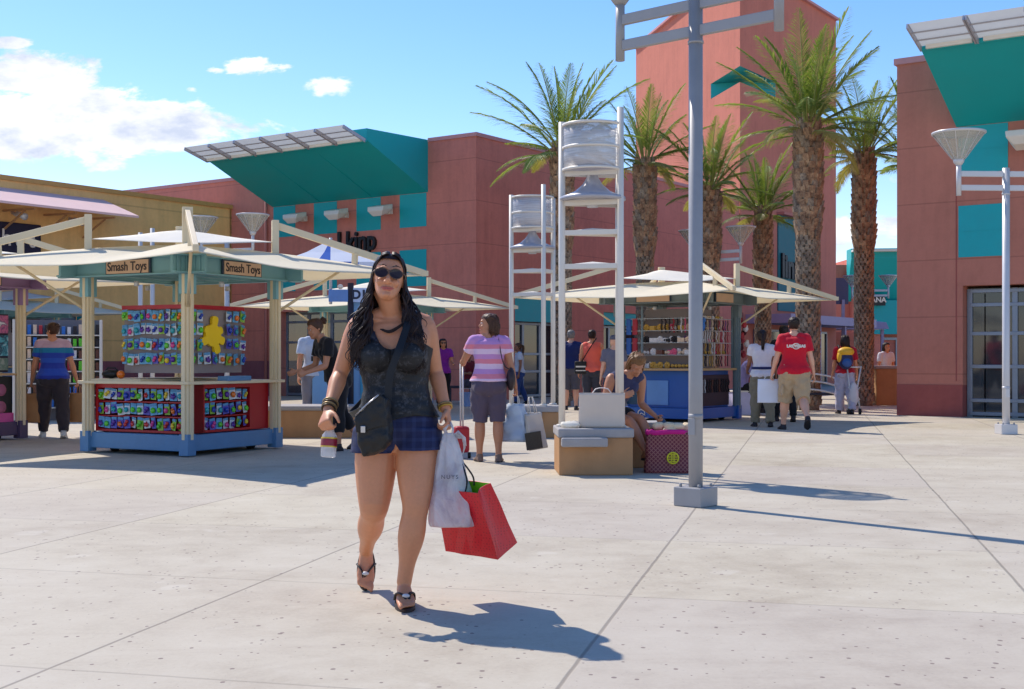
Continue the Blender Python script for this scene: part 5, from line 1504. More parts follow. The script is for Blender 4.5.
    if shoes:
        kind, m, sole = shoes
        for k in ('L', 'R'):
            t = G(); base, fd, x, up, ss = foot(t, J, k, .006)
            t.tube([J['ank'+k] + up*.02*ss, J['ank'+k] - up*.03*ss], [.040*ss, .044*ss], 12)
            me = remesh(t, .008, 2, kind) if vox < .0105 else None
            so = link(kind, me, m, root) if me else t.obj(kind, m, root)
            b = G(); rings = []
            for zz in (-.012, .014): rings.append([base + fd*(.052 + .122*math.cos(2*PI*q/20))*ss + x*(.044*math.sin(2*PI*q/20) + .004*math.cos(4*PI*q/20))*ss + up*zz*ss for q in range(20)])
            b.loft(rings, sm=False); b.obj('sole', sole, so)
    if cap:
        c = G(); c.lathe([(.088, 0), (.09, .03), (.07, .075), (.03, .095), (.0, .1)], (0, 0, 0), 20); c.ell((0, -.11, .004), (.065, .06, .008), 0, 8)
        o = c.obj('cap', cap, root); M4 = J['hrot'].to_4x4(); M4.translation = J['head']; o.data.transform(M4 @ Matrix.Translation((0, .01, .045)) @ Matrix.Scale(s, 4))
    root['_J'] = 0; del root['_J']
    return root, J

def bag(name, label, cat, m, w, d, h, loc, rz=0, taper=.9, handles=True, hm=None, crumple=.012, tilt=0, group=None, lining=None, text=None, hlen=.16, open_top=True):
    """soft shopping bag with its own open top, gussets and two handles; loc = centre of the bottom"""
    root = thing(name, label, cat, loc, rz, group)
    g = G(); n = 40; rows = 14; rnd = random.Random(int(abs(loc[0])*1000)); rings = []
    Mt = Matrix.Rotation(R(tilt), 3, 'Y'); top = V((0, 0, h))
    for j in range(rows + 1):
        q = j/rows; ring = []; ww = w*(1 + (taper-1)*q); dd = d*(1 - .35*q)
        for k in range(n):
            a = 2*PI*k/n; cx_, sy = math.cos(a), math.sin(a); e = .28
            p = V((math.copysign(abs(cx_)**e, cx_)*ww/2, math.copysign(abs(sy)**e, sy)*dd/2, q*h))
            nn = noise.noise(V((p.x*13 + loc[0]*7, p.y*13, p.z*9)))*crumple; p.x += nn*.6; p.y += nn
            ring.append(top + Mt @ (p - top))
        rings.append(ring)
    g.loft(rings, 0, False, True)
    g.add(rings[0], [tuple(range(n))], 0)
    g.obj('body', m, root, solid=.002, recalc=True)
    if lining:
        l = G(); rr = []
        for j in range(5):
            q = 1 - j*.03; r0 = rings[-1]; c = sum((V(p) for p in r0), V((0, 0, 0)))/n
            rr.append([c + (V(p) - c)*(.985 - .03*j) - (Mt @ V((0, 0, j*.012))) for p in r0])
        l.loft(rr, 0, False); l.add(rr[-1], [tuple(range(n))], 0); l.obj('lining', lining, root)
    if handles:
        for s in (-1, 1):
            hh = G(); a = V((-w*taper*.22, s*d*.3, h - .01)); b = V((w*taper*.22, s*d*.3, h - .01)); c = V((0, s*d*.08, h + hlen))
            pts = [a, a.lerp(c, .5) + V((-.012, 0, .02)), c + V((-.02, 0, 0)), c + V((.02, 0, 0)), b.lerp(c, .5) + V((.012, 0, .02)), b]
            pts = [top + Mt @ (p - top) for p in pts]
            hh.tube(pts, .005, 6); hh.obj('handle', hm or m, root)
    return root

M_denim = cloth('navy_denim', rgb(34, 44, 92), .85, .35, 60, .3, 120)
M_sneak = mat('white_sneaker', rgb(210, 206, 200), .6); M_solew = mat('pale_sole', rgb(200, 196, 188), .7); M_soled = mat('dark_sole', rgb(38, 32, 34), .7)
M_bshoe = mat('dark_shoe', rgb(46, 38, 40), .6)
M_strap = mat('black_strap', rgb(20, 18, 20), .6)

def build_people():
    # man in striped polo, walking away at the left, a paper bag in each hand
    polo = stripes('striped_polo', [(0, rgb(24, 48, 150)), (.90, rgb(34, 74, 180)), (1.0, rgb(30, 56, 160)), (1.08, rgb(40, 84, 186)), (1.15, rgb(34, 64, 168)), (1.22, rgb(20, 120, 160)), (1.30, rgb(196, 160, 176)), (1.40, rgb(214, 180, 190)), (1.46, rgb(30, 120, 150))], 0, 1.6)
    r1, J1 = person('man in blue striped polo walking away, paper bag in each hand', 53, 18.0, 1.66, 200, 'tan', ('brown', 'short'), ('polo_shirt', polo, .34, -.02), ('trousers', cloth('charcoal_trousers', rgb(58, 50, 54)), .98, .6), ('sneaker', M_sneak, M_solew), w=1.16, dp=1.2, th=1.1, legs={'L': (14, 6, 5, 0), 'R': (-10, 14, 6, 20)}, arms={'L': (6, 14, 8, 4), 'R': (-4, 16, 10, 0)}, head=(38, 5), hold='LR')
    kraft = mat('kraft_paper', rgb(178, 128, 82), .8, var=.12, vscale=12)
    M = r1.matrix_basis
    for k, wd in (('L', 'left'), ('R', 'right')):
        h = Matrix.Rotation(R(200), 3, 'Z') @ (J1['wr'+k] + J1['hd'+k]*.09) + V(r1.location)
        bag('paper_bag', 'brown paper bag on the %s side of the striped-polo man' % ('right' if k == 'L' else 'left') if False else 'brown paper bag held by the striped-polo man, %s one in the picture' % ('left' if h.x < r1.location.x else 'right'), 'paper bag', kraft, .26, .15, .42, (h.x, h.y, max(.08, h.z - .42 - .10)), R(20 if k == 'L' else -12), .92, hm=kraft, hlen=.10, group='brown paper bags')

    # woman in pink stripes
    pk = stripes('pink_striped_tee', [(0, rgb(214, 120, 160))] + [(.70 + i*.055, (rgb(228, 196, 220), rgb(222, 130, 150), rgb(196, 140, 196))[i % 3]) for i in range(12)], 0, 1.5)
    r2, J2 = person('woman in pink striped tee and grey shorts seen from behind, holding a suitcase handle', 489, 13.9, 1.63, 184, 'olive', ('brown', 'bob'), ('t_shirt', pk, .26, .06), ('bermuda_shorts', cloth('grey_shorts', rgb(88, 76, 92)), .52, .8), ('flat_shoe', mat('taupe_flat', rgb(130, 104, 90), .7), M_soled), w=1.10, dp=1.12, th=1.0, vox=.009, eyes=True, bust=.9, legs={'L': (4, 4, 2, 0), 'R': (-3, 3, 2, 0)}, arms={'R': (-4, 15, 14, 2), 'L': (26, 26, 60, 0)}, head=(92, 0), hold='LR')
    # her shoulder bag and the bags in her hand
    def W(r, J, p): return r.matrix_basis.to_3x3() @ p + V(r.location) if False else Matrix.Rotation(r.rotation_euler.z, 3, 'Z') @ p + V(r.location)
    sb = thing('shoulder_bag', 'dark shoulder bag on a long strap across the pink-striped woman', 'bag', tuple(W(r2, J2, V((-.24, .06, .80)))), R(184))
    g = G(); g.ell((0, 0, .12), (.05, .10, .13), 0, 9); g.obj('bag_body', mat('dark_brown_leather', rgb(44, 32, 38), .5), sb)
    g = G(); P_ = V((-.24, .06, .80)); pts = [V((-.01, .03, .22)), V((-.15, .150, 1.10)) - P_, J2['neck'].lerp(J2['shR'], .55) + V((0, .02, .062)) - P_, J2['neck'].lerp(J2['shR'], .5) + V((0, -.09, .0)) - P_, V((-.17, -.14, 1.08)) - P_, V((-.01, -.05, .22))]
    pts = [tuple(p) for p in cr([tuple(p) for p in pts], 6)]
    g.tube(pts, .012, 6, flat=.35); g.obj('strap', mat('dark_strap', rgb(60, 46, 52), .6), sb)
    h = W(r2, J2, J2['wrR'] + J2['hdR']*.09)
    bag('plastic_bag', 'white and pale blue plastic bag held by the pink-striped woman', 'shopping bag', fabric('bag_white_blue', rgb(206, 220, 236), .35), .32, .16, .42, (h.x - .02, h.y + .02, h.z - .52), R(-12), .55, hm=M_white, crumple=.05, hlen=.10)
    r_ = bag('paper_bag', 'white shopping bag with dark lower panel held by the pink-striped woman', 'shopping bag', fabric('bag_offwhite', rgb(220, 214, 206), .3), .22, .14, .40, (h.x + .17, h.y - .06, h.z - .60), R(18), .8, hm=M_white, crumple=.02, hlen=.18, tilt=-8)
    g = G(); g.box((.0, -.078, .10), (.19, .01, .19)); o = g.obj('dark_panel', mat('dark_print', rgb(70, 66, 58), .7, var=.3, vscale=40), r_, bevel=.003); o.rotation_euler = (0, R(-8), 0)
    hs = W(r2, J2, J2['wrL'] + J2['hdL']*.07)
    lg = thing('suitcase', 'small red suitcase with long pale handle pulled by the pink-striped woman', 'suitcase', (hs.x, hs.y + .03, 0), R(10))
    g = G(); g.box((0, .02, .22), (.17, .16, .30)); g.obj('case', mat('suitcase_red', rgb(176, 30, 44), .5), lg, bevel=.03)
    g = G(); g.tube([(-.014, 0, .36), (-.014, 0, hs.z), (.014, 0, hs.z), (.014, 0, .36)], .010, 8); g.obj('handle', M_lampw, lg)
    for x in (-.09, .09):
        g = G(); g.tube([(x-.015, .02, .035), (x+.015, .02, .035)], .035, 10); g.obj('wheel', M_black, lg)

    # woman in black top leaning over the blue counter
    blk = cloth('black_jersey', rgb(26, 24, 28))
    person('woman in black top and cropped leggings leaning toward the blue counter, hair in a bun', 338, 15.6, 1.68, -62, 'olive', ('brown', 'bun'), ('t_shirt', blk, .30, .02), ('leggings', blk, .80, .05), ('sandal', M_bshoe, M_soled), w=.96, eyes=True, bust=.9, lean=24, legs={'L': (4, 3, 3, 0), 'R': (-14, 16, 2, 24)}, arms={'L': (34, 6, 62, 8), 'R': (30, 10, 68, 8)}, head=(0, 10), hold='L')
    # man in pale shirt behind the counter
    rm, Jm = person('man in pale blue shirt and sunglasses facing us by the blue counter', 314, 19.3, 1.70, 25, 'tan', ('black', 'short'), ('shirt', cloth('pale_blue_shirt', rgb(196, 206, 224)), .34, -.04), ('trousers', cloth('light_grey_trousers', rgb(130, 130, 140)), .98, .5), ('shoe', M_bshoe, M_soled), glasses=True, arms={'L': (24, 8, 80, 20), 'R': (4, 10, 16, 0)}, head=(-14, 4), w=1.02)
    cm = thing('camera_body', 'small dark camera hanging on the chest of the man in pale shirt', 'camera', (rm.location.x + .06, rm.location.y - .24, 1.10), R(20))
    g = G(); g.box((0, 0, .04), (.13, .06, .08)); g.obj('body', M_black, cm, bevel=.008); g = G(); g.tube([(0, -.03, .04), (0, -.085, .04)], .03, 14); g.obj('lens', M_dark, cm)

    # small background figures
    person('woman in purple top and sunglasses standing far behind, right of the walking woman', 443, 29.5, 1.58, 12, 'tan', ('black', 'long'), ('tunic', cloth('purple_cloth', rgb(140, 40, 156)), .3, -.1), ('trousers', blk, .98, .3), ('shoe', M_bshoe, M_soled), glasses=True, vox=.014, arms={'L': (20, 8, 60, 10), 'R': (6, 8, 14, 0)})
    person('figure in white tee and blue jeans facing left by the far shop window', 519, 30.5, 1.50, -80, 'brown', ('brown', 'pony'), ('t_shirt', cloth('white_tee', rgb(206, 208, 216)), .28, .02), ('jeans', cloth('blue_jeans', rgb(46, 72, 128)), .98, .15), ('shoe', M_bshoe, M_soled), vox=.014, legs={'L': (10, 4, 3, 0), 'R': (-12, 10, 3, 15)})
    navy = cloth('navy_tee', rgb(30, 42, 92))
    person('man in navy tee and grey shorts half hidden by the near drum tower', 571, 27.5, 1.74, 172, 'fair', ('grey', 'short'), ('t_shirt', navy, .32, -.02), ('shorts', cloth('slate_shorts', rgb(86, 84, 92)), .55, 1.), ('sneaker', M_bshoe, M_soled), w=1.15, dp=1.15, vox=.013)
    ro, Jo = person('person in bright orange tank top seen from behind with black crossbody bag', 592, 25.5, 1.70, 176, 'tan', ('black', 'short'), ('tank_top', cloth('coral_tank', rgb(244, 108, 88), .8, .06), 0, -.06), ('trousers', cloth('dark_grey_trousers', rgb(60, 60, 70)), .98, .4), ('shoe', M_bshoe, M_soled), w=1.1, dp=1.1, vox=.012)
    cb = thing('crossbody_bag', 'black crossbody bag hanging at the left hip of the person in orange', 'bag', (ro.location.x - .24, ro.location.y - .1, .82), 0)
    g = G(); g.box((0, 0, .13), (.24, .12, .26)); g.obj('bag_body', M_strap, cb, bevel=.03)
    g = G(); g.box((0, -.065, .15), (.2, .01, .03)); g.box((0, -.065, .07), (.2, .01, .02)); g.obj('stripe', M_white, cb)
    g = G(); pts = [(0.02, -.03, .24), (.12, -.10, .42), (.30, -.06, .70), (.33, .05, .71)]; g.tube([tuple(p) for p in cr(pts, 5)], .02, 6, flat=.3); g.obj('strap', M_strap, cb)
    person('person in grey tee and grey cap standing behind the seated woman', 614, 22.3, 1.52, 180, 'fair', None, ('t_shirt', cloth('mid_grey_tee', rgb(112, 108, 120)), .34, -.02), ('shorts', cloth('dark_shorts', rgb(50, 52, 66)), .5, .8), ('shoe', M_bshoe, M_soled), w=1.1, vox=.013, cap=cloth('grey_cap', rgb(96, 96, 110)))

    # couple walking away on the right
    rw, Jw = person('woman in white tee and olive trousers walking away, long black ponytail', 762, 20.9, 1.60, 176, 'brown', ('black', 'pony'), ('t_shirt', cloth('off_white_tee', rgb(226, 222, 224)), .24, .02), ('trousers', cloth('olive_trousers', rgb(134, 124, 102)), 1.0, 1.2), ('shoe', M_bshoe, M_soled), w=1.06, dp=1.0, vox=.010, legs={'L': (3, 4, 3, 0), 'R': (-6, 10, 4, 10)}, arms={'L': (14, 8, 50, 6), 'R': (2, 8, 10, 0)}, hold='R')
    g = G(); g.lathe([(.150, 0), (.155, .02), (.150, .04)], n=28, cap=False); o = g.obj('belt', M_denim, rw, solid=.01); o.location = (0, 0, .60*1.60 + .0); o.scale = (1.12, .86, 1)
    rr, Jr = person('man in red tee and khaki cargo shorts, walking away', 794, 19.9, 1.80, 178, 'fair', ('black', 'short'), ('t_shirt', cloth('red_tee', rgb(206, 18, 44), .8, .06), .36, -.06), ('cargo_shorts', cloth('khaki_shorts', rgb(186, 160, 126)), .56, 1.5), ('sneaker', M_bshoe, M_soled), w=1.24, dp=1.25, th=1.1, vox=.010, legs={'L': (14, 4, 4, 0), 'R': (-14, 34, 4, 38)}, arms={'L': (4, 15, 10, 2), 'R': (-6, 13, 14, 2)}, head=(-6, 0), hold='L')
    pr = G(); pr.lathe([(.052, 0), (.062, 0)], n=24, cap=False)
    pm = put_text('back_print', 'LAS VEGAS', .060, M_white, rr, (0, .178, 1.335), (-1, 0, 0), depth=.012, bold=.004)
    q = G(); q.loft([[(r*math.cos(2*PI*k/24), .182, 1.335 + r*.8*math.sin(2*PI*k/24)) for k in range(24)] for r in (.045, .062)], 0, False); q.obj('back_emblem', M_white, rr, solid=.01)
    for x in (-.20, .20):
        g = G(); g.box((x*.98, .03, .64), (.03, .14, .17)); g.obj('cargo_pocket', MATS['khaki_shorts'], rr, bevel=.01)
    h = V(rr.location) + Matrix.Rotation(R(178), 3, 'Z') @ (Jr['wrR'] + Jr['hdR']*.09)
    hw = V(rw.location) + Matrix.Rotation(R(176), 3, 'Z') @ (Jw['wrR'] + Jw['hdR']*.09)
    h = V((rr.location.x - .40, rr.location.y + .25, .82))
    bag('paper_bag', 'white shopping bag between the ponytailed woman and the man in red', 'shopping bag', mat('white_paper', rgb(226, 228, 238), .6, var=.05), .36, .14, .38, (h.x + .05, h.y, .43), R(-6), .97, hm=M_white, crumple=.01, hlen=.05)
    person('person in black behind and between the white-tee woman and the man in red', 784, 22.6, 1.72, 180, 'tan', ('black', 'short'), ('t_shirt', blk, .34, -.02), ('trousers', blk, .98, .3), ('shoe', M_bshoe, M_soled), vox=.014, legs={'L': (10, 10, 3, 5), 'R': (-10, 12, 3, 15)})

    # backpack woman far right
    rb, Jb = person('woman in red top and loose pale trousers with yellow and navy backpack, walking away', 845, 25.6, 1.60, 174, 'tan', ('black', 'bob'), ('t_shirt', cloth('crimson_top', rgb(180, 22, 44)), .4, 0), ('trousers', cloth('pale_grey_trousers', rgb(178, 172, 190)), 1.0, 1.3), ('shoe', M_bshoe, M_soled), w=1.05, vox=.012, legs={'L': (6, 4, 3, 0), 'R': (-8, 10, 3, 10)})
    bp = thing('backpack', 'navy backpack with yellow upper flap on the woman in red', 'backpack', (rb.location.x - .04, rb.location.y - .22, .93), 0)
    g = G(); g.ell((0, 0, .17), (.15, .10, .19), 0, 10); g.obj('pack_body', mat('navy_nylon', rgb(26, 34, 84), .5), bp)
    g = G(); g.ell((.0, .0, .34), (.17, .11, .10), 0, 9); g.ell((-.13, 0, .24), (.05, .08, .12), 0, 7); g.obj('flap', mat('yellow_nylon', rgb(236, 176, 40), .5), bp)
    g = G(); g.ell((0, -.085, .12), (.10, .04, .09), 0, 8); g.obj('pocket', mat('blue_nylon', rgb(40, 84, 150), .5), bp)
    for x in (-.11, .11):
        g = G(); g.tube([(x, .02, .36), (x, .16, .48), (x, .34, .40), (x, .34, .15), (x*.9, .05, .05)], .018, 6, flat=.4); g.obj('strap', M_strap, bp)
    st = thing('folded_stroller', 'folded white stroller frame beside the right palm, next to the backpack woman', 'stroller', (6.95, 25.4, 0), 0)
    g = G()
    for x in (-.12, .12): g.tube([(x, 0, .08), (x*.6, .05, .5), (x*1.2, .0, .98)], .016, 8)
    g.tube([(-.14, 0, .96), (.14, 0, .96)], .016, 8); g.tube([(-.12, 0, .30), (.12, 0, .55)], .012, 6); g.tube([(.12, 0, .30), (-.12, 0, .55)], .012, 6); g.obj('frame', M_lampw, st)
    g = G(); g.ell((0, .03, .40), (.10, .07, .26), 0, 9); g.obj('seat_fabric', mat('pale_seat_cloth', rgb(206, 200, 204), .8), st)
    for x in (-.12, .12):
        g = G(); g.tube([(x-.02, 0, .06), (x+.02, 0, .06)], .06, 14); g.obj('wheel', M_black, st)

    # seated figures
    SIT = {'L': (86, 84, 8, 0), 'R': (84, 80, 6, 0)}
    person('person in lavender top sitting on a white crate beside the accessory kiosk', 741, 25.2, 1.65, 75, 'tan', ('black', 'short'), ('t_shirt', cloth('lavender_top', rgb(150, 140, 190)), .34, -.02), ('trousers', blk, .98, .3), ('shoe', M_bshoe, M_soled), vox=.013, legs=SIT, lean=18, pelvis_z=.56, arms={'L': (40, 8, 40, 5), 'R': (40, 8, 40, 5)})
    bx = thing('crate', 'white crate under the person in lavender', 'crate', (4.62, 25.2, 0), R(10)); g = G(); g.box((0, 0, .235), (.46, .42, .47)); g.obj('body', mat('violet_white_crate', rgb(196, 190, 220), .6), bx, bevel=.015); g = G(); g.box((0, 0, .478), (.5, .46, .03)); g.obj('lid', M_white, bx, bevel=.006)
    person('person in white top with dark hair sitting behind the terracotta counter', 886, 32.0, 1.62, 20, 'tan', ('black', 'bob'), ('t_shirt', cloth('seated_white_top', rgb(216, 214, 220)), .34, -.02), ('trousers', blk, .98, .3), None, vox=.014, legs=SIT, pelvis_z=.75)
    sc = thing('stool', 'dark stool under the seated person behind the terracotta counter', 'stool', ((886-CX)/F*32, 32.05, 0)); g = G(); g.box((0, 0, .64), (.4, .4, .05)); g.obj('seat', M_dark, sc, bevel=.01)
    for x, y in ((-.16, -.16), (.16, -.16), (.16, .16), (-.16, .16)):
        g = G(); g.tube([(x, y, 0), (x, y, .62)], .015, 8); g.obj('leg', M_dark, sc)
    person('person in maroon top sitting on the far bench left of the pink-striped woman', 468, 31.0, 1.6, 30, 'brown', ('black', 'short'), ('t_shirt', cloth('maroon_top', rgb(110, 26, 40)), .5, -.02), ('trousers', cloth('dusk_trousers', rgb(60, 50, 66)), .98, .4), ('shoe', M_bshoe, M_soled), vox=.014, legs=SIT, pelvis_z=.53, arms={'L': (30, 8, 60, 8), 'R': (30, 8, 60, 8)})
    bn = thing('bench', 'dark bench carrying the seated person in maroon', 'bench', ((470-CX)/F*31.1, 31.15, 0)); g = G(); g.box((0, 0, .42), (1.3, .4, .06)); g.obj('seat', M_dark, bn, bevel=.01)
    for x in (-.5, .5):
        g = G(); g.box((x, 0, .2), (.06, .36, .4)); g.obj('leg', M_dark, bn)
    bk = thing('bucket', 'pale blue bucket on the ground before the far bench', 'bucket', ((466-CX)/F*29.5, 29.5, 0)); g = G(); g.lathe([(.12, 0), (.12, .01), (.16, .32), (.168, .33), (.15, .33), (.11, .03)], n=20); g.obj('shell', mat('bucket_blue', rgb(140, 170, 220), .5), bk)
    g = G(); g.tube([(-.16, 0, .31), (-.1, 0, .42), (.1, 0, .42), (.16, 0, .31)], .006, 6); g.obj('handle', M_lampw, bk)
    # mannequin in the right shop
    CRp = CR + v2*2.15 + v1*1.05
    person('mannequin with raised arm in pale top and blue jeans behind the glass doors at right', 0, CRp.y, 1.5, -25, 'fair', ('brown', 'bun'), ('t_shirt', cloth('pale_teal_top', rgb(120, 150, 160)), .3, 0), ('jeans', cloth('display_jeans', rgb(40, 62, 120)), .98, .1), ('shoe', M_sneak, M_solew), X=CRp.x, z0=.0, vox=.013, arms={'L': (60, 40, 20, 0), 'R': (40, 40, 30, 0)}, legs={'L': (20, 4, 6, 0), 'R': (-8, 4, 4, 0)})

    # seated woman on the tower base, reading her phone
    SJ = dict(lean=38, pelvis_z=.565, twist=-26, legs={'L': (84, 58, 4, 0), 'R': (82, 46, 6, 0)}, arms={'L': (30, 10, 66, 14), 'R': (34, 20, 112, 14)}, head=(-34, 30))
    rs, Js = person('woman with streaked hair in navy tank top sitting bent over her phone', 606, 13.2, 1.62, 46, 'olive', ('blonde', 'hang'), ('tank_top', cloth('slate_blue_tank', rgb(58, 60, 92)), 0, .0), ('shorts', cloth('black_shorts', rgb(24, 22, 28)), .34, .4), ('sandal', mat('tan_sandal', rgb(150, 104, 70), .6), M_soled), vox=.0085, bust=1., hold='L', **SJ)
    bs = thing('stone_seat', 'low pale block behind the near drum tower, under the seated woman', 'seat', (1.12, 13.28, 0), R(5)); g = G(); g.box((0, 0, .21), (.9, .36, .42)); g.obj('body', M_tan2, bs, bevel=.012); g = G(); g.box((0, 0, .45), (.94, .40, .06)); g.obj('cap', M_conc, bs, bevel=.015)
    hp = V(rs.location) + Matrix.Rotation(R(46), 3, 'Z') @ (Js['wrL'] + Js['hdL']*.11)
    ph = G(); ph.box((0, 0, 0), (.075, .012, .15)); po = ph.obj('phone', mat('dark_phone', rgb(40, 44, 60), .25), bevel=.005); po.location = tuple(hp + V((0, 0, .01))); po.rotation_euler = (R(-50), R(8), R(30)); tag(po, 'dark phone in the hand of the seated woman', 'phone')
    # her bags
    cb = bag('shopping_bag', 'big cream shopping bag standing on the near drum tower base', 'shopping bag', mat('cream_paper', rgb(222, 200, 178), .55, var=.06), .46, .20, .34, (.90, 12.52, .465), R(-4), 1.0, crumple=.006, hm=mat('pale_cord', rgb(226, 214, 206), .6), hlen=.05)
    g = G(); g.ell((0, 0, .03), (.10, .08, .035), 0, 9); o = g.obj('crumpled_paper', M_sailw); o.location = (.58, 12.45, .46); wrinkle(o.data, .02, 30); tag(o, 'crumpled white wrapper on the tower base left of the cream bag', 'wrapper')
    m, nt, b = base_mat('burgundy_lattice'); tc = nt.new('ShaderNodeTexCoord'); sp = nt.new('ShaderNodeSeparateXYZ'); nt.link(tc.outputs['Object'], sp.inputs[0])
    a1 = nt.math('FRACT', nt.math('MULTIPLY', nt.math('ADD', sp.outputs[0], sp.outputs[2]), 24)); a2 = nt.math('FRACT', nt.math('MULTIPLY', nt.math('SUBTRACT', sp.outputs[0], sp.outputs[2]), 24))
    ln = nt.math('MAXIMUM', nt.math('LESS_THAN', a1, .28), nt.math('LESS_THAN', a2, .28))
    nt.link(nt.mix(nt.math('MULTIPLY', ln, .7), rgb(104, 26, 44), rgb(170, 110, 100)), b.inputs[0]); b.inputs['Roughness'].default_value = .6
    tb = bag('tote_bag', 'burgundy lattice tote bag with magenta lining and yellow round emblem on the ground', 'tote bag', m, .50, .24, .42, (1.585, 12.62, .0), R(-3), .90, handles=False, lining=mat('magenta_lining', rgb(206, 10, 130), .7), crumple=.016)
    lb = G(); lb.loft([[(math.copysign(abs(math.cos(2*PI*k/40))**.28, math.cos(2*PI*k/40))*.45/2*q, math.copysign(abs(math.sin(2*PI*k/40))**.28, math.sin(2*PI*k/40))*.165/2*q, z + .008*math.sin(k*1.7)) for k in range(40)] for z, q in ((.385, 1.06), (.42, 1.05), (.432, 1.0))], 0, False); lb.obj('lining_edge', MATS['magenta_lining'], tb, solid=.003)
    em = mat('emblem_yellow', rgb(224, 214, 40), .5); e = G()
    e.tube([(.055*math.cos(2*PI*k/28) + .03, -.128, .155 + .055*math.sin(2*PI*k/28)) for k in range(29)], .008, 6)
    for x in (-.02, .02): e.beam((.03 + x*.55, -.13, .11), (.03 + x*.55, -.13, .20), .009, .01, up=(0, 1, 0)); e.beam((-.015, -.13, .155 + x*.55), (.075, -.13, .155 + x*.55), .01, .009)
    for z in (.122, .188): e.beam((.0, -.13, z), (.06, -.13, z), .01, .009)
    e.obj('emblem', em, tb)
    g = G(); rnd = random.Random(2)
    for k in range(7): g.ell((rnd.uniform(-.14, .18), rnd.uniform(-.05, .05), .43 + rnd.uniform(0, .05)), (.07, .05, .04), 0, 8)
    o = g.obj('tissue', mat('cream_tissue', rgb(232, 208, 170), .8), None); o.location = (1.60, 12.64, .0); me = o.data; wrinkle(me, .015, 30); tag(settle(o), 'cream tissue paper bulging out of the burgundy tote', 'tissue paper')
build_people()

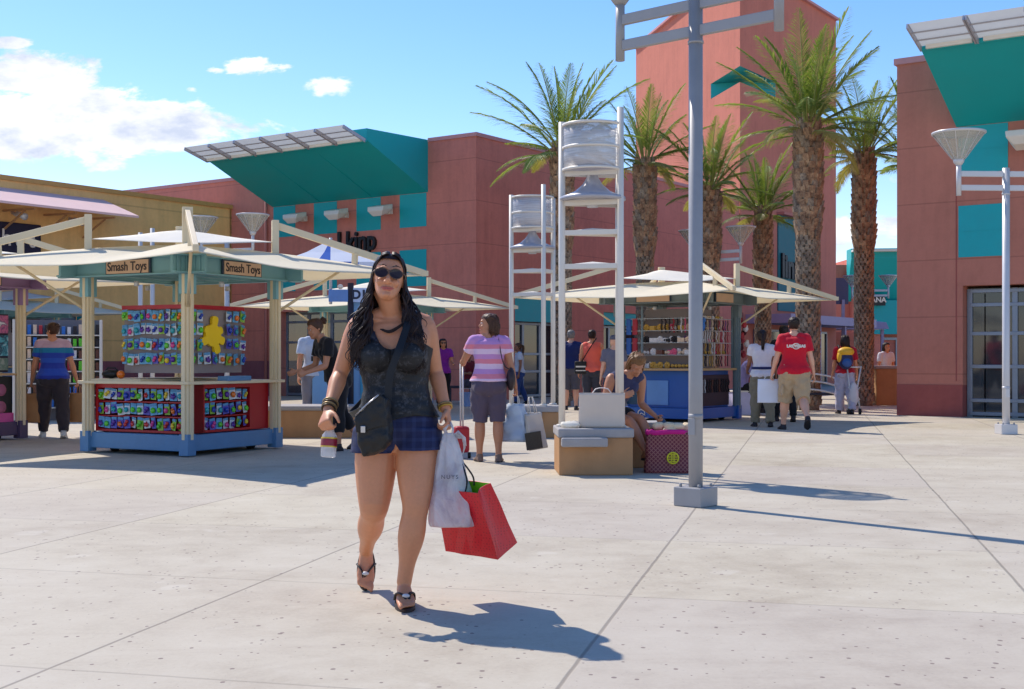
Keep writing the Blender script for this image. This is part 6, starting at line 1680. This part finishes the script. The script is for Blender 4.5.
# ------------------------------------------------------------------ the walking woman
def walking_woman():
    Hh = 1.64; ox, oy = -.555, 5.95
    def W(px, py, y=5.92): return V(((px - CX)/F*y - ox, y - oy, CH - (py - HY)*y/F))
    root = thing('person', 'woman in black tank top and denim shorts striding toward us, sunglasses, long wavy hair', 'person', (ox, oy, 0))
    J = {'H': Hh}
    J['hipR'] = W(377, 438, 5.96); J['kneeR'] = W(374, 508, 5.90); J['ankR'] = W(366, 550, 6.26)
    J['hipL'] = W(417, 438, 5.93); J['kneeL'] = W(416, 505, 5.84); J['ankL'] = W(404, 583, 5.86)
    J['footR'] = V((.04, -.62, -.78)).normalized(); J['footL'] = V((.16, -.98, -.10)).normalized()
    J['pelvis'] = W(397, 428, 5.96); J['chest'] = W(395, 366, 5.95); J['neck'] = W(393, 317, 5.94)
    J['head'] = W(388.5, 279, 5.88); J['right'] = V((1, .04, 0)).normalized(); J['up'] = (J['neck'] - J['pelvis']).normalized()
    J['shR'] = W(359, 326, 5.92); J['elbR'] = W(340, 374, 5.93); J['wrR'] = W(328, 411, 5.74)
    J['shL'] = W(424, 325, 5.98); J['elbL'] = W(436, 374, 6.03); J['wrL'] = W(446, 410, 5.92)
    J['hrot'] = Matrix.Rotation(R(5), 3, 'Z') @ Matrix.Rotation(R(6), 3, 'Y') @ Matrix.Rotation(R(-7), 3, 'X')
    s = Hh/1.65; w, dp, th = 1.10, 1.14, 1.0
    g = G(); torso(g, J, w, dp, belly=.012)
    for k, sg in (('L', 1), ('R', -1)):
        arm(g, J, k, th)
        P = [J['hip'+k], J['knee'+k], J['ank'+k]]
        limb(g, P, [(a, r*Hh) for a, r in ((0, .062), (.15, .062), (.32, .052), (.46, .040), (.53, .0365), (.63, .039), (.72, .0365), (.86, .0245), (1, .0215))], 20)
        # knee cap and calf swell
        g.ell(J['knee'+k] + V((0, -.03, 0)), (.036, .028, .042), 0, 9)
        g.tube([J['neck'] + J['up']*.03, J['neck'].lerp(J['sh'+k], .5) + J['up']*.012, J['sh'+k]], [.040, .050, .052], 14, round_ends=True)
        g.ell(spine(J, -.02) + V((sg*.085, .075, -.01)), (.095, .085, .095), 0, 10)
        g.ell(spine(J, .64) + V((sg*.078, -.095, 0)), (.074, .068, .070), 0, 10)
        # collar bones
        g.tube([J['neck'] + V((sg*.015, -.052, -.022)), J['neck'].lerp(J['sh'+k], .55) + V((0, -.05, .012)), J['sh'+k] + V((0, -.01, .02))], [.008, .009, .008], 8, round_ends=True)
        base, fd, x, up, ss = foot(g, J, k)
        for q in range(5):
            o = (.030 - q*.016)*sg
            c = base + fd*(.160 - q*.009)*ss + x*o*ss + up*.014*ss
            g.tube([c, c + fd*.022*ss + up*.003*ss, c + fd*.038*ss - up*.002*ss], [(.0125 if q == 0 else .0085)*ss, (.013 if q == 0 else .009)*ss, (.010 if q == 0 else .007)*ss], 8, round_ends=True)
    # sternocleid muscles
    s_, T = headframe(J)
    for sg in (-1, 1): g.tube([T(sg*.052, .02, -.07), J['neck'] + V((sg*.016, -.045, -.015))], [.014, .011], 8, round_ends=True)
    g.tube([T(0, .005, -.06), J['neck'] + V((0, .0, .0))], [.052, .056], 16, round_ends=True)
    dR = (J['wrR'] - J['elbR']).normalized(); dL = (J['wrL'] - J['elbL']).normalized()
    hdR = (dR + V((-.02, -.25, -.15))).normalized()
    hand(g, J['wrR'], hdR, V((.55, -.8, 0)), V((.80, .45, -.25)), Hh, 66, voxfat=1.02)
    hand(g, J['wrL'], (dL + V((-.03, -.05, -.25))).normalized(), V((0, -1, 0)), V((-1, 0, 0)), Hh, 62, voxfat=1.02)
    head(g, J)
    me = remesh(g, .0052, 5, 'body')
    body = link('body', me, SK['tan'], root)
    Mi = J['hrot'].inverted()
    # tank top: the body's own surface pushed out, cut by neck scoop, arm holes and hem
    nk = J['neck']; zh = J['pelvis'].z - .03
    def ftank(p):
        lo = p.z - (J['pelvis'].z - .015)
        dxn = p.x - nk.x
        if p.y < nk.y + .02: scoop = ((dxn/.098)**2 + ((p.z - (nk.z + .02))/.178)**2)**.5 - 1
        else: scoop = ((dxn/.095)**2 + ((p.z - (nk.z + .03))/.12)**2)**.5 - 1
        v = min(lo*8, scoop)
        for k, sg in (('L', 1), ('R', -1)):
            c = J['sh'+k] + V((sg*.045, 0, -.045))
            dd = (((p.x - c.x)/.078)**2 + ((p.z - c.z)/.105)**2)**.5 - 1
            if (p.x - c.x)*sg > 0 and p.z > c.z - .10: dd = min(dd, -.01)
            if (p.x - (c.x + sg*.0))*sg > .0 : dd = min(dd, -.01 if p.z > c.z - .5 and (p.x - nk.x)*sg > .215 else dd)
            v = min(v, dd)
        if abs(p.x - J['neck'].x) > .232: v = min(v, -.05)
        if p.z > nk.z + .035: v = min(v, -.05)
        return v
    t = G(); torso(t, J, w, dp, .012, -.06, .88, belly=.014, inflf=lambda f: .016*max(0, 1-(f+.1)/.5))
    for k, sg in (('L', 1), ('R', -1)):
        t.ell(spine(J, .64) + V((sg*.078, -.097, 0)), (.084, .078, .080), 0, 10)
        t.ell(spine(J, -.02) + V((sg*.085, .075, 0)), (.100, .092, .095), 0, 10)
        t.tube([spine(J, .78) + V((sg*.085, -.07, 0)), J['neck'].lerp(J['sh'+k], .74) + V((0, -.062, -.045)), J['neck'].lerp(J['sh'+k], .72) + V((0, -.035, .030)), J['neck'].lerp(J['sh'+k], .70) + V((0, .01, .042)), J['neck'].lerp(J['sh'+k], .72) + V((0, .06, -.02)), spine(J, .78) + V((sg*.095, .05, 0))], [.040, .034, .031, .031, .034, .036], 10, round_ends=True)
    tm = remesh(t, .006, 4, 'tank_top')
    def fhem(p):
        lo = (p.z - (J['pelvis'].z + .045 + .02*math.sin(p.x*14)))*6
        dxn = p.x - nk.x
        if p.y < nk.y + .03: sc = ((dxn/.088)**2 + ((p.z - (nk.z + .02))/.175)**2)**.5 - 1
        else: sc = ((dxn/.09)**2 + ((p.z - (nk.z + .03))/.12)**2)**.5 - 1
        hole = .148 + .75*max(0, (nk.z - .125) - p.z)**.8 - abs(dxn)
        return min(lo, sc, hole*6)
    top = clip(tm, fhem, 'tank_top'); bpy.data.meshes.remove(tm)
    wrinkle(top, .008, 8, stretch=(1, 1, 2.2), fn=lambda p: 1 if p.z < nk.z - .25 else .3)
    m, nt, b = base_mat('black_tank_print'); tc = nt.new('ShaderNodeTexCoord'); vec = tc.outputs['Object']; sp = nt.new('ShaderNodeSeparateXYZ'); nt.link(vec, sp.inputs[0])
    f = nt.noise(vec, 34, 7, .8, .4); f2 = nt.noise(vec, 5, 3)
    gx = nt.math('ABSOLUTE', nt.math('SUBTRACT', nt.math('ABSOLUTE', sp.outputs[0]), .085)); band = nt.math('LESS_THAN', gx, .075)
    zz = nt.math('MULTIPLY', nt.math('GREATER_THAN', sp.outputs[2], .90), nt.math('LESS_THAN', sp.outputs[2], 1.27))
    msk = nt.math('MULTIPLY', nt.math('MULTIPLY', nt.ramp(nt.math('ADD', nt.math('MULTIPLY', f, .75), nt.math('MULTIPLY', f2, .25)), [(.53, 0.), (.58, 1.)]), band), zz)
    cbase = nt.mix(nt.math('GREATER_THAN', sp.outputs[2], 1.245), rgb(20, 19, 22), rgb(22, 24, 44))
    nt.link(nt.mix(nt.math('MULTIPLY', msk, .17), cbase, rgb(140, 138, 144)), b.inputs[0]); b.inputs['Roughness'].default_value = .62
    nt.link(nt.bump(nt.noise(vec, 12, 4, .6), .5, .02), b.inputs['Normal'])
    link('tank_top', top, m, root, solid=.004)
    # shorts
    t = G(); torso(t, J, w, dp, .010, -.20, .22, belly=.012)
    for k, sg in (('L', 1), ('R', -1)):
        t.ell(spine(J, -.02) + V((sg*.085, .075, -.01)), (.102, .094, .102), 0, 10)
        d = (J['knee'+k] - J['hip'+k]).normalized(); h = J['hip'+k]
        t.tube([h + V((0, 0, .05)), h, h + d*.08, h + d*.15, h + d*.24], [.112, .118, .120, .122, .124], 24)
    tm = remesh(t, .0065, 4, 'shorts'); hz = {1: J['hipL'].z, -1: J['hipR'].z}
    def fs(p):
        zc = .700 + (.014 if p.x < J['pelvis'].x else .030)
        zc += .028*max(0, 1 - abs(p.x - (J['pelvis'].x + .002))/.022)
        return min(p.z - zc, (J['pelvis'].z + .115) - p.z)
    sm = clip(tm, fs, 'shorts'); bpy.data.meshes.remove(tm); wrinkle(sm, .007, 10)
    md, nt, b = base_mat('plaid_denim'); tc = nt.new('ShaderNodeTexCoord'); vec = tc.outputs['Object']
    sp = nt.new('ShaderNodeSeparateXYZ'); nt.link(vec, sp.inputs[0])
    f = nt.noise(vec, 30, 5, .7); sx = nt.math('FRACT', nt.math('MULTIPLY', sp.outputs[0], 22)); sz = nt.math('FRACT', nt.math('MULTIPLY', sp.outputs[2], 22))
    pl = nt.math('MULTIPLY', nt.math('ADD', nt.math('LESS_THAN', sx, .35), nt.math('LESS_THAN', sz, .35)), .30)
    c = nt.mix(f, rgb(18, 22, 52), rgb(34, 42, 88)); nt.link(nt.mix(nt.math('MULTIPLY', pl, .55), c, rgb(70, 84, 128)), b.inputs[0]); b.inputs['Roughness'].default_value = .85
    so = link('shorts', sm, md, root, solid=.005)
    # sandals: wedge sole and V straps
    ms = mat('brown_sandal', rgb(52, 34, 30), .6); mst = mat('sandal_strap', rgb(34, 24, 24), .5)
    for k, sg in (('L', 1), ('R', -1)):
        tmp = G(); base, fd, x, up, ss = foot(tmp, J, k); z_ = G()
        prof = []
        for q in range(26):
            a = 2*PI*q/26; prof.append((.058 + .126*math.cos(a), (.047 + .004*math.cos(a))*math.sin(a)))
        thk = .034 if k == 'L' else .024
        z_.loft([[base + fd*u*ss*kk + x*v*ss*kk + up*zz*ss for u, v in prof] for zz, kk in ((-thk, .97), (-thk + .006, 1.0), (-.006, 1.0), (-.001, .97))], sm=False)
        sd = z_.obj('sandal', ms, root)
        for sd_ in (-1, 1):
            st = G(); st.tube([tuple(p) for p in cr([tuple(base + fd*.135*ss + x*.012*(-sg)*ss + up*.015*ss), tuple(base + fd*.105*ss + x*sd_*.018*ss + up*.047*ss), tuple(base + fd*.07*ss + x*sd_*.040*ss + up*.040*ss), tuple(base + fd*.045*ss + x*sd_*.046*ss + up*.004*ss)], 5)], .008, 8, flat=.6); st.obj('strap', mst, sd)
        bw = G(); bw.ell(base + fd*.118*ss + up*.043*ss, (.018, .010, .010), 0, 7); bw.obj('buckle', M_lampw, sd)
    # face
    for sg in (-1, 1):
        l = G(); n = 22; cxx = sg*.034
        pts = [((cxx + .029*math.cos(2*PI*q/n)*(1 if True else 1)), .011 + .0235*math.sin(2*PI*q/n)*(1 if math.sin(2*PI*q/n) < 0 else .82)) for q in range(n)]
        fr = [T(x_, -.108 + .9*abs(x_)**1.55, z_) for x_, z_ in pts]; bk = [T(x_, -.103 + .9*abs(x_)**1.55, z_) for x_, z_ in pts]
        l.add([tuple(p) for p in fr + bk], [tuple(range(n)), tuple(range(2*n-1, n-1, -1))] + [(q, (q+1) % n, n + (q+1) % n, n + q) for q in range(n)])
        if sg == -1:
            sgl = G(); sgl.tube([T(-.010, -.106, .018), T(0, -.110, .021), T(.010, -.106, .018)], .0024, 6)
            for s2 in (-1, 1):
                cc = s2*.034; q_ = [(cc + .0305*math.cos(2*PI*q/n), .011 + .025*math.sin(2*PI*q/n)*(1 if math.sin(2*PI*q/n) < 0 else .82)) for q in range(n+1)]
                sgl.tube([T(x_, -.1065 + .9*abs(x_)**1.55, z_) for x_, z_ in q_], .0021, 6)
                sgl.tube([T(s2*.063, -.094, .018), T(s2*.076, -.05, .016), T(s2*.080, .012, .008), T(s2*.078, .03, -.008)], .0028, 6)
            so_ = sgl.obj('sunglasses', mat('gold_grey_frame', rgb(96, 78, 66), .3, .6), root)
        l.obj('lens', mat('tinted_lens', rgb(38, 16, 18), .16, 0, var=.05, spec=.35), so_)
    for (z, r_, nm) in ((-.0585, .0052, 'upper'), (-.0675, .0062, 'lower')):
        l = G(); l.tube([T(-.030, -.0850, -.0575), T(-.014, -.0980, z), T(0, -.1025, z - (.0015 if nm == 'upper' else -.0005)), T(.014, -.0980, z), T(.030, -.0850, -.0575)], [.0016, r_*.8, r_, r_*.8, .0016], 8, round_ends=True); l.obj('lip', M_lip, root)
    for sg in (-1, 1):
        br = G(); br.tube([T(sg*.014, -.099, .043), T(sg*.032, -.098, .048), T(sg*.052, -.087, .044)], [.0022, .003, .0014], 6); br.obj('eyebrow', HR['black'], root)
    # wavy hair
    h = G(); hh = G(); head(hh, J, .009, face=False)
    cap = remesh(hh, .006, 3, 'cap')
    def fcap(p):
        q = (Mi @ (p - J['head']))/s
        return min(max(q.y - (-.030 + (.074 - q.z)*.50), (q.z - .083)), q.z + .09)
    cm = clip(cap, fcap, 'cap'); bpy.data.meshes.remove(cap)
    h.add([tuple(v.co) for v in cm.vertices], [tuple(p.vertices) for p in cm.polygons], 0, True); bpy.data.meshes.remove(cm)
    rnd = random.Random(21)
    for i in range(900):
        side = 1 if i % 2 else -1; deep = rnd.random(); back = rnd.random()
        th0 = rnd.uniform(-.15, 1.0)              # position from the front hairline to the crown along the parting
        y0 = -.062 + .135*max(0, th0); z0 = .092 + .030*math.sin(PI*min(1, max(0, th0)*.9 + .1))
        L = rnd.uniform(.27, .42) if back < .8 else rnd.uniform(.18, .30)
        x1 = .070 + .010*deep; y1 = y0*.5 + .02 + .05*deep
        ph = rnd.uniform(0, 6.28); fr = rnd.uniform(13, 22); amp = rnd.uniform(.008, .021)
        out = rnd.uniform(.020, .078)*(1 if side < 0 else 1.15); fwd = rnd.uniform(-.055, .06)
        pts = [T(side*.006, y0, z0 + .006), T(side*.040, y0 - .002, z0 - .004), T(side*(x1 - .004), y1*.6 + y0*.4, .045), T(side*(x1 + .004), y1, .0)]
        nseg = 13; p3 = J['head'] + J['hrot'] @ V((side*(x1 + .006), y1, -.02))
        for q in range(1, nseg + 1):
            t_ = q/nseg; dz = -L*t_
            px_ = side*out*min(1, t_*1.15)**1.35 + amp*math.sin(ph + fr*t_*L*2.3)*(.4 + t_)
            py_ = (-.03 + fwd)*t_ + amp*math.cos(ph*1.3 + fr*t_*L*2.1)*(.4 + t_)
            p = p3 + V((px_, py_, dz)); 
            # keep the strands outside the neck and shoulders
            sh = J['sh' + ('L' if side > 0 else 'R')]; fx = abs(p.x - nk.x)
            surf = nk.z + .045 - .30*max(0, fx - .04)
            if p.z < surf + .012 and p.y > -.11 + nk.y*0: p.y = min(p.y, nk.y - .075 - .03*min(1, (surf - p.z)/.1) - .012*deep) if fwd < .03 else max(p.y, nk.y + .085)
            if p.z < nk.z - .10 and p.y < nk.y: p.y = min(p.y, nk.y - .125 - .01*deep)
            pts.append(p)
        rr = rnd.uniform(.0017, .0040)
        h.tube([tuple(p) for p in cr([tuple(p) for p in pts], 2)], [rr*(.8 + .4*min(1, a/8))*(1 if a < 24 else max(.15, 1 - (a-24)/10)) for a in range(2*(len(pts)-1)+1)], 5)
    for i in range(190):
        xx = rnd.uniform(-.075, .075); yy = .05 + .045*math.cos(xx/.075*1.2) + rnd.uniform(-.012, .008); ph = rnd.uniform(0, 6)
        pts = [T(xx*.75, yy*.8, .07), T(xx, yy, .02)]
        for q in range(1, 9):
            pts.append(T(xx*(1 + .05*q) + .007*math.sin(ph + q*1.2), max(yy, .055) + .006*q + .006*math.cos(ph + q), .02 - q*.042))
        h.tube([tuple(p) for p in cr([tuple(p) for p in pts], 2)], .0042, 5)
    # stray lock across the collar bone, towards the viewer's left
    for k in range(7):
        o = rnd.uniform(-.006, .006)
        h.tube([tuple(p) for p in cr([tuple(T(.07, -.03, -.07)), tuple(nk + V((.085 + o, -.10, -.005 + o))), tuple(nk + V((.045, -.115, -.045 + o))), tuple(nk + V((-.005, -.112, -.072 + o))), tuple(nk + V((-.045 + o, -.105, -.060)))], 5)], .0028, 5)
    h.obj('hair', HR['black'], root, recalc=False)
    # bracelets
    for k, c1, n_ in (('R', rgb(60, 48, 36), 4), ('L', rgb(190, 150, 60), 2)):
        d = (J['wr'+k] - J['elb'+k]).normalized(); a = d.orthogonal().normalized(); b2 = d.cross(a)
        for q in range(n_):
            br = G(); c = J['wr'+k] - d*(.012 + q*.013); rr = .0315 + .001*q
            br.tube([tuple(c + (a*math.cos(2*PI*z/18) + b2*math.sin(2*PI*z/18))*rr) for z in range(19)], .0042 + .001*(q % 2), 6)
            br.obj('bracelet', mat('bracelet_%s%d' % (k, q % 2), c1 if q % 2 == 0 else rgb(150, 124, 84), .4, .4), root)
    # --- things she carries (world coordinates)
    O = V((ox, oy, 0))
    # crossbody bag with strap
    c0 = W(372, 458, 5.70) + O
    cbg = thing('crossbody_bag', 'black leather crossbody bag with silver clasp at the walking woman\'s hip', 'bag', tuple(c0))
    cbg.rotation_euler = (0, 0, R(-8))
    g = G(); pts2 = [(-.035, 0), (.070, .035), (.092, .075), (.080, .27), (.05, .295), (-.062, .195), (-.066, .11)]
    rings = []
    for yy, k in ((.045, .90), (.03, 1.0), (-.03, 1.0), (-.05, .93), (-.058, .80)):
        ccx, ccz = sum(p[0] for p in pts2)/7, sum(p[1] for p in pts2)/7
        rings.append([(ccx + (p[0]-ccx)*k, yy, ccz + (p[1]-ccz)*k) for p in pts2])
    g.loft(rings, sm=False); M_lea = mat('black_leather', rgb(13, 12, 14), .5, var=.2, vscale=20, bump=.5, bscale=35)
    bm_ = remesh(g, .006, 14, 'bag_body'); wrinkle(bm_, .010, 14); bo = link('bag_body', bm_, M_lea, cbg)
    g = G(); g.loft([[(-.060, y, .115), (.080, y, .150), (.076, y, .275), (.05, y, .296), (-.060, y, .198)] for y in (-.05, -.066)], sm=False); bm_ = remesh(g, .005, 8, 'flap'); wrinkle(bm_, .007, 14); link('flap', bm_, M_lea, cbg)
    g = G(); g.box((-.022, -.073, .135), (.022, .012, .032), .0); g.obj('clasp', mat('silver_clasp', rgb(190, 190, 196), .25, .9), cbg, bevel=.003)
    g = G(); g.tube([(-.060, -.064, .196), (-.01, -.070, .243), (.048, -.068, .290)], .004, 6); g.obj('zip', mat('silver_zip', rgb(170, 168, 172), .3, .8), cbg)
    g = G(); cw = lambda p: tuple(Matrix.Rotation(R(8), 3, 'Z') @ (V(p) + O - c0))
    nkL = J['neck'].lerp(J['shL'], .42)
    pts = [W(388, 400, 5.69), W(390, 375, 5.70), W(398, 352, 5.72), W(404, 335, 5.775), W(407.5, 322, 5.83), nkL + V((.0, .0, .062)), nkL + V((-.02, .09, -.02)), spine(J, .6) + V((-.02, .150, 0)), spine(J, .25) + V((-.16, .10, 0)), spine(J, .12) + V((-.215, -.02, 0)), W(362, 410, 5.74)]
    pts = [cw(p) for p in pts]; sm_ = cr(pts, 6)
    g.tube(sm_, .017, 8, flat=.22, up=(0, 0, 1)) if False else None
    rings = []
    for i, p in enumerate(sm_):
        a = V(sm_[max(0, i-1)]); b_ = V(sm_[min(len(sm_)-1, i+1)]); d = (b_-a).normalized(); nrm = V(p) - V(cw(spine(J, .5) if True else V((0, 0, 0)))); nrm.z = nrm.z*.9
        nrm = (nrm - d*nrm.dot(d)).normalized(); x = d.cross(nrm); P_ = V(p)
        rings.append([P_ + x*.0165 + nrm*.002, P_ - x*.0165 + nrm*.002, P_ - x*.0165 - nrm*.002, P_ + x*.0165 - nrm*.002])
    g.loft(rings, sm=False); g.obj('strap', M_strap, cbg)
    # cup
    hc = J['wrR'] + hdR*.095 + O
    ct = W(328, 432, 5.70) + O
    cup = thing('plastic_cup', 'clear plastic cup with red and gold label in the walking woman\'s hand', 'cup', (ct.x, ct.y, ct.z - .115))
    cup.rotation_euler = (R(-8), R(3), 0)
    g = G(); g.lathe([(.030, 0), (.034, .004), (.036, .05), (.034, .10), (.020, .118), (.0185, .13)], n=28); g.obj('vessel', glass('cup_plastic', (.92, .93, .95, 1), .08, .38), cup)
    g = G(); g.lathe([(.037, .048), (.0375, .05), (.0372, .085), (.037, .087)], n=28, cap=False); lb = g.obj('label_band', mat('label_red', rgb(150, 30, 56), .4, var=.5, vscale=60), cup)
    g = G(); g.lathe([(.0378, .083), (.0378, .09)], n=28, cap=False); g.lathe([(.0378, .045), (.0378, .051)], n=28, cap=False); g.obj('gold_rim', mat('label_gold', rgb(216, 180, 60), .35, .3), cup)
    g = G(); g.tube([(0, 0, .13), (0, 0, .148)], .016, 16); g.obj('lid', M_white, cup)
    # white plastic bag
    hl = W(450, 428, 5.88) + O
    m, nt, b = base_mat('white_plastic_film'); tc = nt.new('ShaderNodeTexCoord'); f = nt.noise(tc.outputs['Object'], 5, 5, .6, 1.2)
    c = nt.ramp(f, [(.34, rgb(214, 208, 216)), (.50, rgb(244, 242, 244)), (.64, rgb(244, 222, 224)), (.74, rgb(216, 220, 230))]); nt.link(c, b.inputs[0]); b.inputs['Roughness'].default_value = .3
    nt.link(nt.bump(nt.noise(tc.outputs['Object'], 11, 5, .6, 1.5), .8, .03), b.inputs['Normal'])
    t = nt.new('ShaderNodeBsdfTranslucent'); nt.link(c, t.inputs[0]); mx = nt.new('ShaderNodeMixShader'); mx.inputs[0].default_value = .5
    nt.link(b.outputs[0], mx.inputs[1]); nt.link(t.outputs[0], mx.inputs[2]); nt.link(mx.outputs[0], nt.n['Material Output'].inputs[0])
    pb = thing('plastic_bag', 'crumpled white plastic shopping bag hanging from the walking woman\'s hand', 'shopping bag', tuple(W(452, 526, 5.86) + O))
    H0 = (527 - 434)*5.86/F; g = G(); rings = []; n = 56
    Wd = [(0, .098, .055), (.015, .108, .066), (.08, .108, .070), (.22, .098, .066), (.45, .080, .05), (.65, .064, .04), (.8, .050, .03), (.92, .036, .022), (1, .022, .016)]
    off = lambda q: -.012*q + .0
    for q, a, bb in cr(Wd, 4):
        ring = []
        for k in range(n):
            an = 2*PI*k/n; rad = 1 + .16*noise.noise(V((math.cos(an)*2.2, math.sin(an)*2.2, q*2.0))) + (.17*(q**.5))*math.sin(an*8 + q*2.5 + 2*noise.noise(V((an, q*3, 0))))
            e = .55 if q < .3 else .8
            ring.append((off(q) + a*rad*math.copysign(abs(math.cos(an))**e, math.cos(an)), bb*rad*math.copysign(abs(math.sin(an))**e, math.sin(an)), q*H0))
        rings.append(ring)
    g.loft(rings); g.obj('body', m, pb)
    g = G()
    for sx in (-1, 1): g.tube([(-.012 + sx*.012, -.005*sx, H0 - .01), (-.014 + sx*.02, -.012, H0 + .02), (-.012 + sx*.006, 0, H0 + .045), (.0, .02, H0 + .03)], .010, 8, flat=.5)
    for k in range(5): g.tube([(.0, 0, H0 - .02), (.03 + .006*k, -.01 + .006*k, H0 + .008 - .008*k), (.058, -.01 + .008*k, H0 - .022 - .012*k), (.066 - .004*k, .0, H0 - .06 - .01*k)], [.012, .016, .014, .004], 8, flat=.35)
    g.obj('handle', m, pb)
    put_text('bag_lettering', 'NUYS', .026, mat('grey_ink', rgb(96, 94, 104), .6), pb, (-.008, -.062, .235), (1, .04, 0), depth=.003, spacing=1.35)
    # red gift bag with green inside
    m, nt, b = base_mat('red_dotted_paper'); tc = nt.new('ShaderNodeTexCoord'); vo = nt.new('ShaderNodeTexVoronoi'); vo.inputs['Scale'].default_value = 75; vo.inputs['Randomness'].default_value = .25; nt.link(tc.outputs['Object'], vo.inputs['Vector'])
    d = nt.math('LESS_THAN', vo.outputs['Distance'], .30); nt.link(nt.mix(nt.math('MULTIPLY', d, .6), rgb(214, 26, 40), rgb(150, 12, 26)), b.inputs[0]); b.inputs['Roughness'].default_value = .35
    gb = thing('gift_bag', 'red dotted paper bag with lime inside, swinging below the plastic bag', 'shopping bag', tuple(W(478, 557, 5.86) + O))
    Mt = Matrix.Rotation(R(20), 3, 'X') @ Matrix.Rotation(R(-15), 3, 'Y') @ Matrix.Rotation(R(-38), 3, 'Z')
    wv, dv, hv = .33, .15, .335; topc = V((0, 0, hv))
    def Q(x, y, z): 
        k = 1 - .16*(z/hv); return V((-.075, 0, hv)) + Mt @ (V((x*(k if True else 1), y*(1 - .35*z/hv), z)) - topc)
    def box_at(z, e=0): return [Q(sx*(wv/2 - e), sy*(dv/2 - e), z) for sx, sy in ((-1, -1), (1, -1), (1, 1), (-1, 1))]
    g = G(); rings = []
    for z in (0, hv*.33, hv*.66, hv):
        r_ = []
        for (sx, sy), (tx, ty) in zip(((-1,-1), (1,-1), (1,1), (-1,1)), ((1,-1), (1,1), (-1,1), (-1,-1))):
            for q in range(6):
                u = q/6; x = (sx + (tx-sx)*u)*wv/2; y = (sy + (ty-sy)*u)*dv/2
                if abs(tx - sx) < .1: x -= .5*sx*.05*math.sin(PI*u)*(z/hv)          # gusset folds inwards
                x += .004*noise.noise(V((x*14, y*14, z*12))); y += .006*noise.noise(V((x*11 + 5, y*14, z*9)))
                r_.append(Q(x, y, z))
        rings.append(r_)
    g.loft(rings, 0, False, False); g.add(rings[0], [tuple(range(len(rings[0])))], 0); g.obj('body', m, gb, solid=.003)
    g = G(); rr = []
    cc_ = sum((p for p in rings[-1]), V((0, 0, 0)))/len(rings[-1])
    for z, k in ((hv, .975), (hv - .05, .95), (hv - .09, .90)):
        c2 = cc_ + Mt @ V((0, 0, z - hv)); rr.append([c2 + (p - cc_)*k for p in rings[-1]])
    g.loft(rr, 0, False, False); g.add(rr[-1], [tuple(range(len(rr[-1])))], 0); g.obj('lining', mat('lime_lining', rgb(132, 196, 30), .6), gb)
    for sy in (-1, 1):
        g = G(); a = Q(-.05, sy*dv*.34, hv - .015); b_ = Q(.05, sy*dv*.34, hv - .015); hk = V((-.09, 0, hv + .125))
        g.tube([tuple(p) for p in cr([tuple(a), tuple(a.lerp(hk, .4) + V((.012, 0, -.01))), tuple(hk), tuple(b_.lerp(hk, .4) + V((.02, 0, .0))), tuple(b_)], 5)], .0042, 6); g.obj('handle', M_strap, gb)
walking_woman()
def curved_bench():
    root = thing('curved_bench', 'low curved white tube bench between the thick palm and the backpack woman', 'bench', (6.75, 27.2, 0), R(-20))
    for k, (z, r_) in enumerate(((.78, .0), (.62, .02), (.44, .06))):
        g = G(); g.tube([tuple(q) for q in cr([(-.55, 0, z), (-.2, -.05 - r_, z + .02), (.25, -.10 - r_, z - .06), (.6, -.05, z - .26)], 5)], .02, 8); g.obj('rail', M_white, root)
    for x in (-.5, .45):
        g = G(); g.tube([(x, 0, 0), (x, -.03, .72 if x < 0 else .5)], .02, 8); g.obj('leg', M_lampw, root)
    g = G(); g.box((0, .12, .36), (1.1, .4, .05)); g.obj('seat', M_dark, root, bevel=.01)
curved_bench()

# ------------------------------------------------------------------ camera and render settings
cam = bpy.data.cameras.new('camera'); co = bpy.data.objects.new('camera', cam); COL.objects.link(co)
cam.sensor_width = 36; cam.lens = 36*F/1024; cam.clip_end = 2000; cam.clip_start = .05
cam.shift_y = (HY - 344.5)/1024
co.location = (0, 0, CH); co.rotation_euler = (R(90), 0, 0)
scene.camera = co
scene.render.resolution_x = 1024; scene.render.resolution_y = 689
scene.view_settings.view_transform = 'Standard'; scene.view_settings.look = 'None'
scene.view_settings.exposure = .72; scene.view_settings.gamma = 1
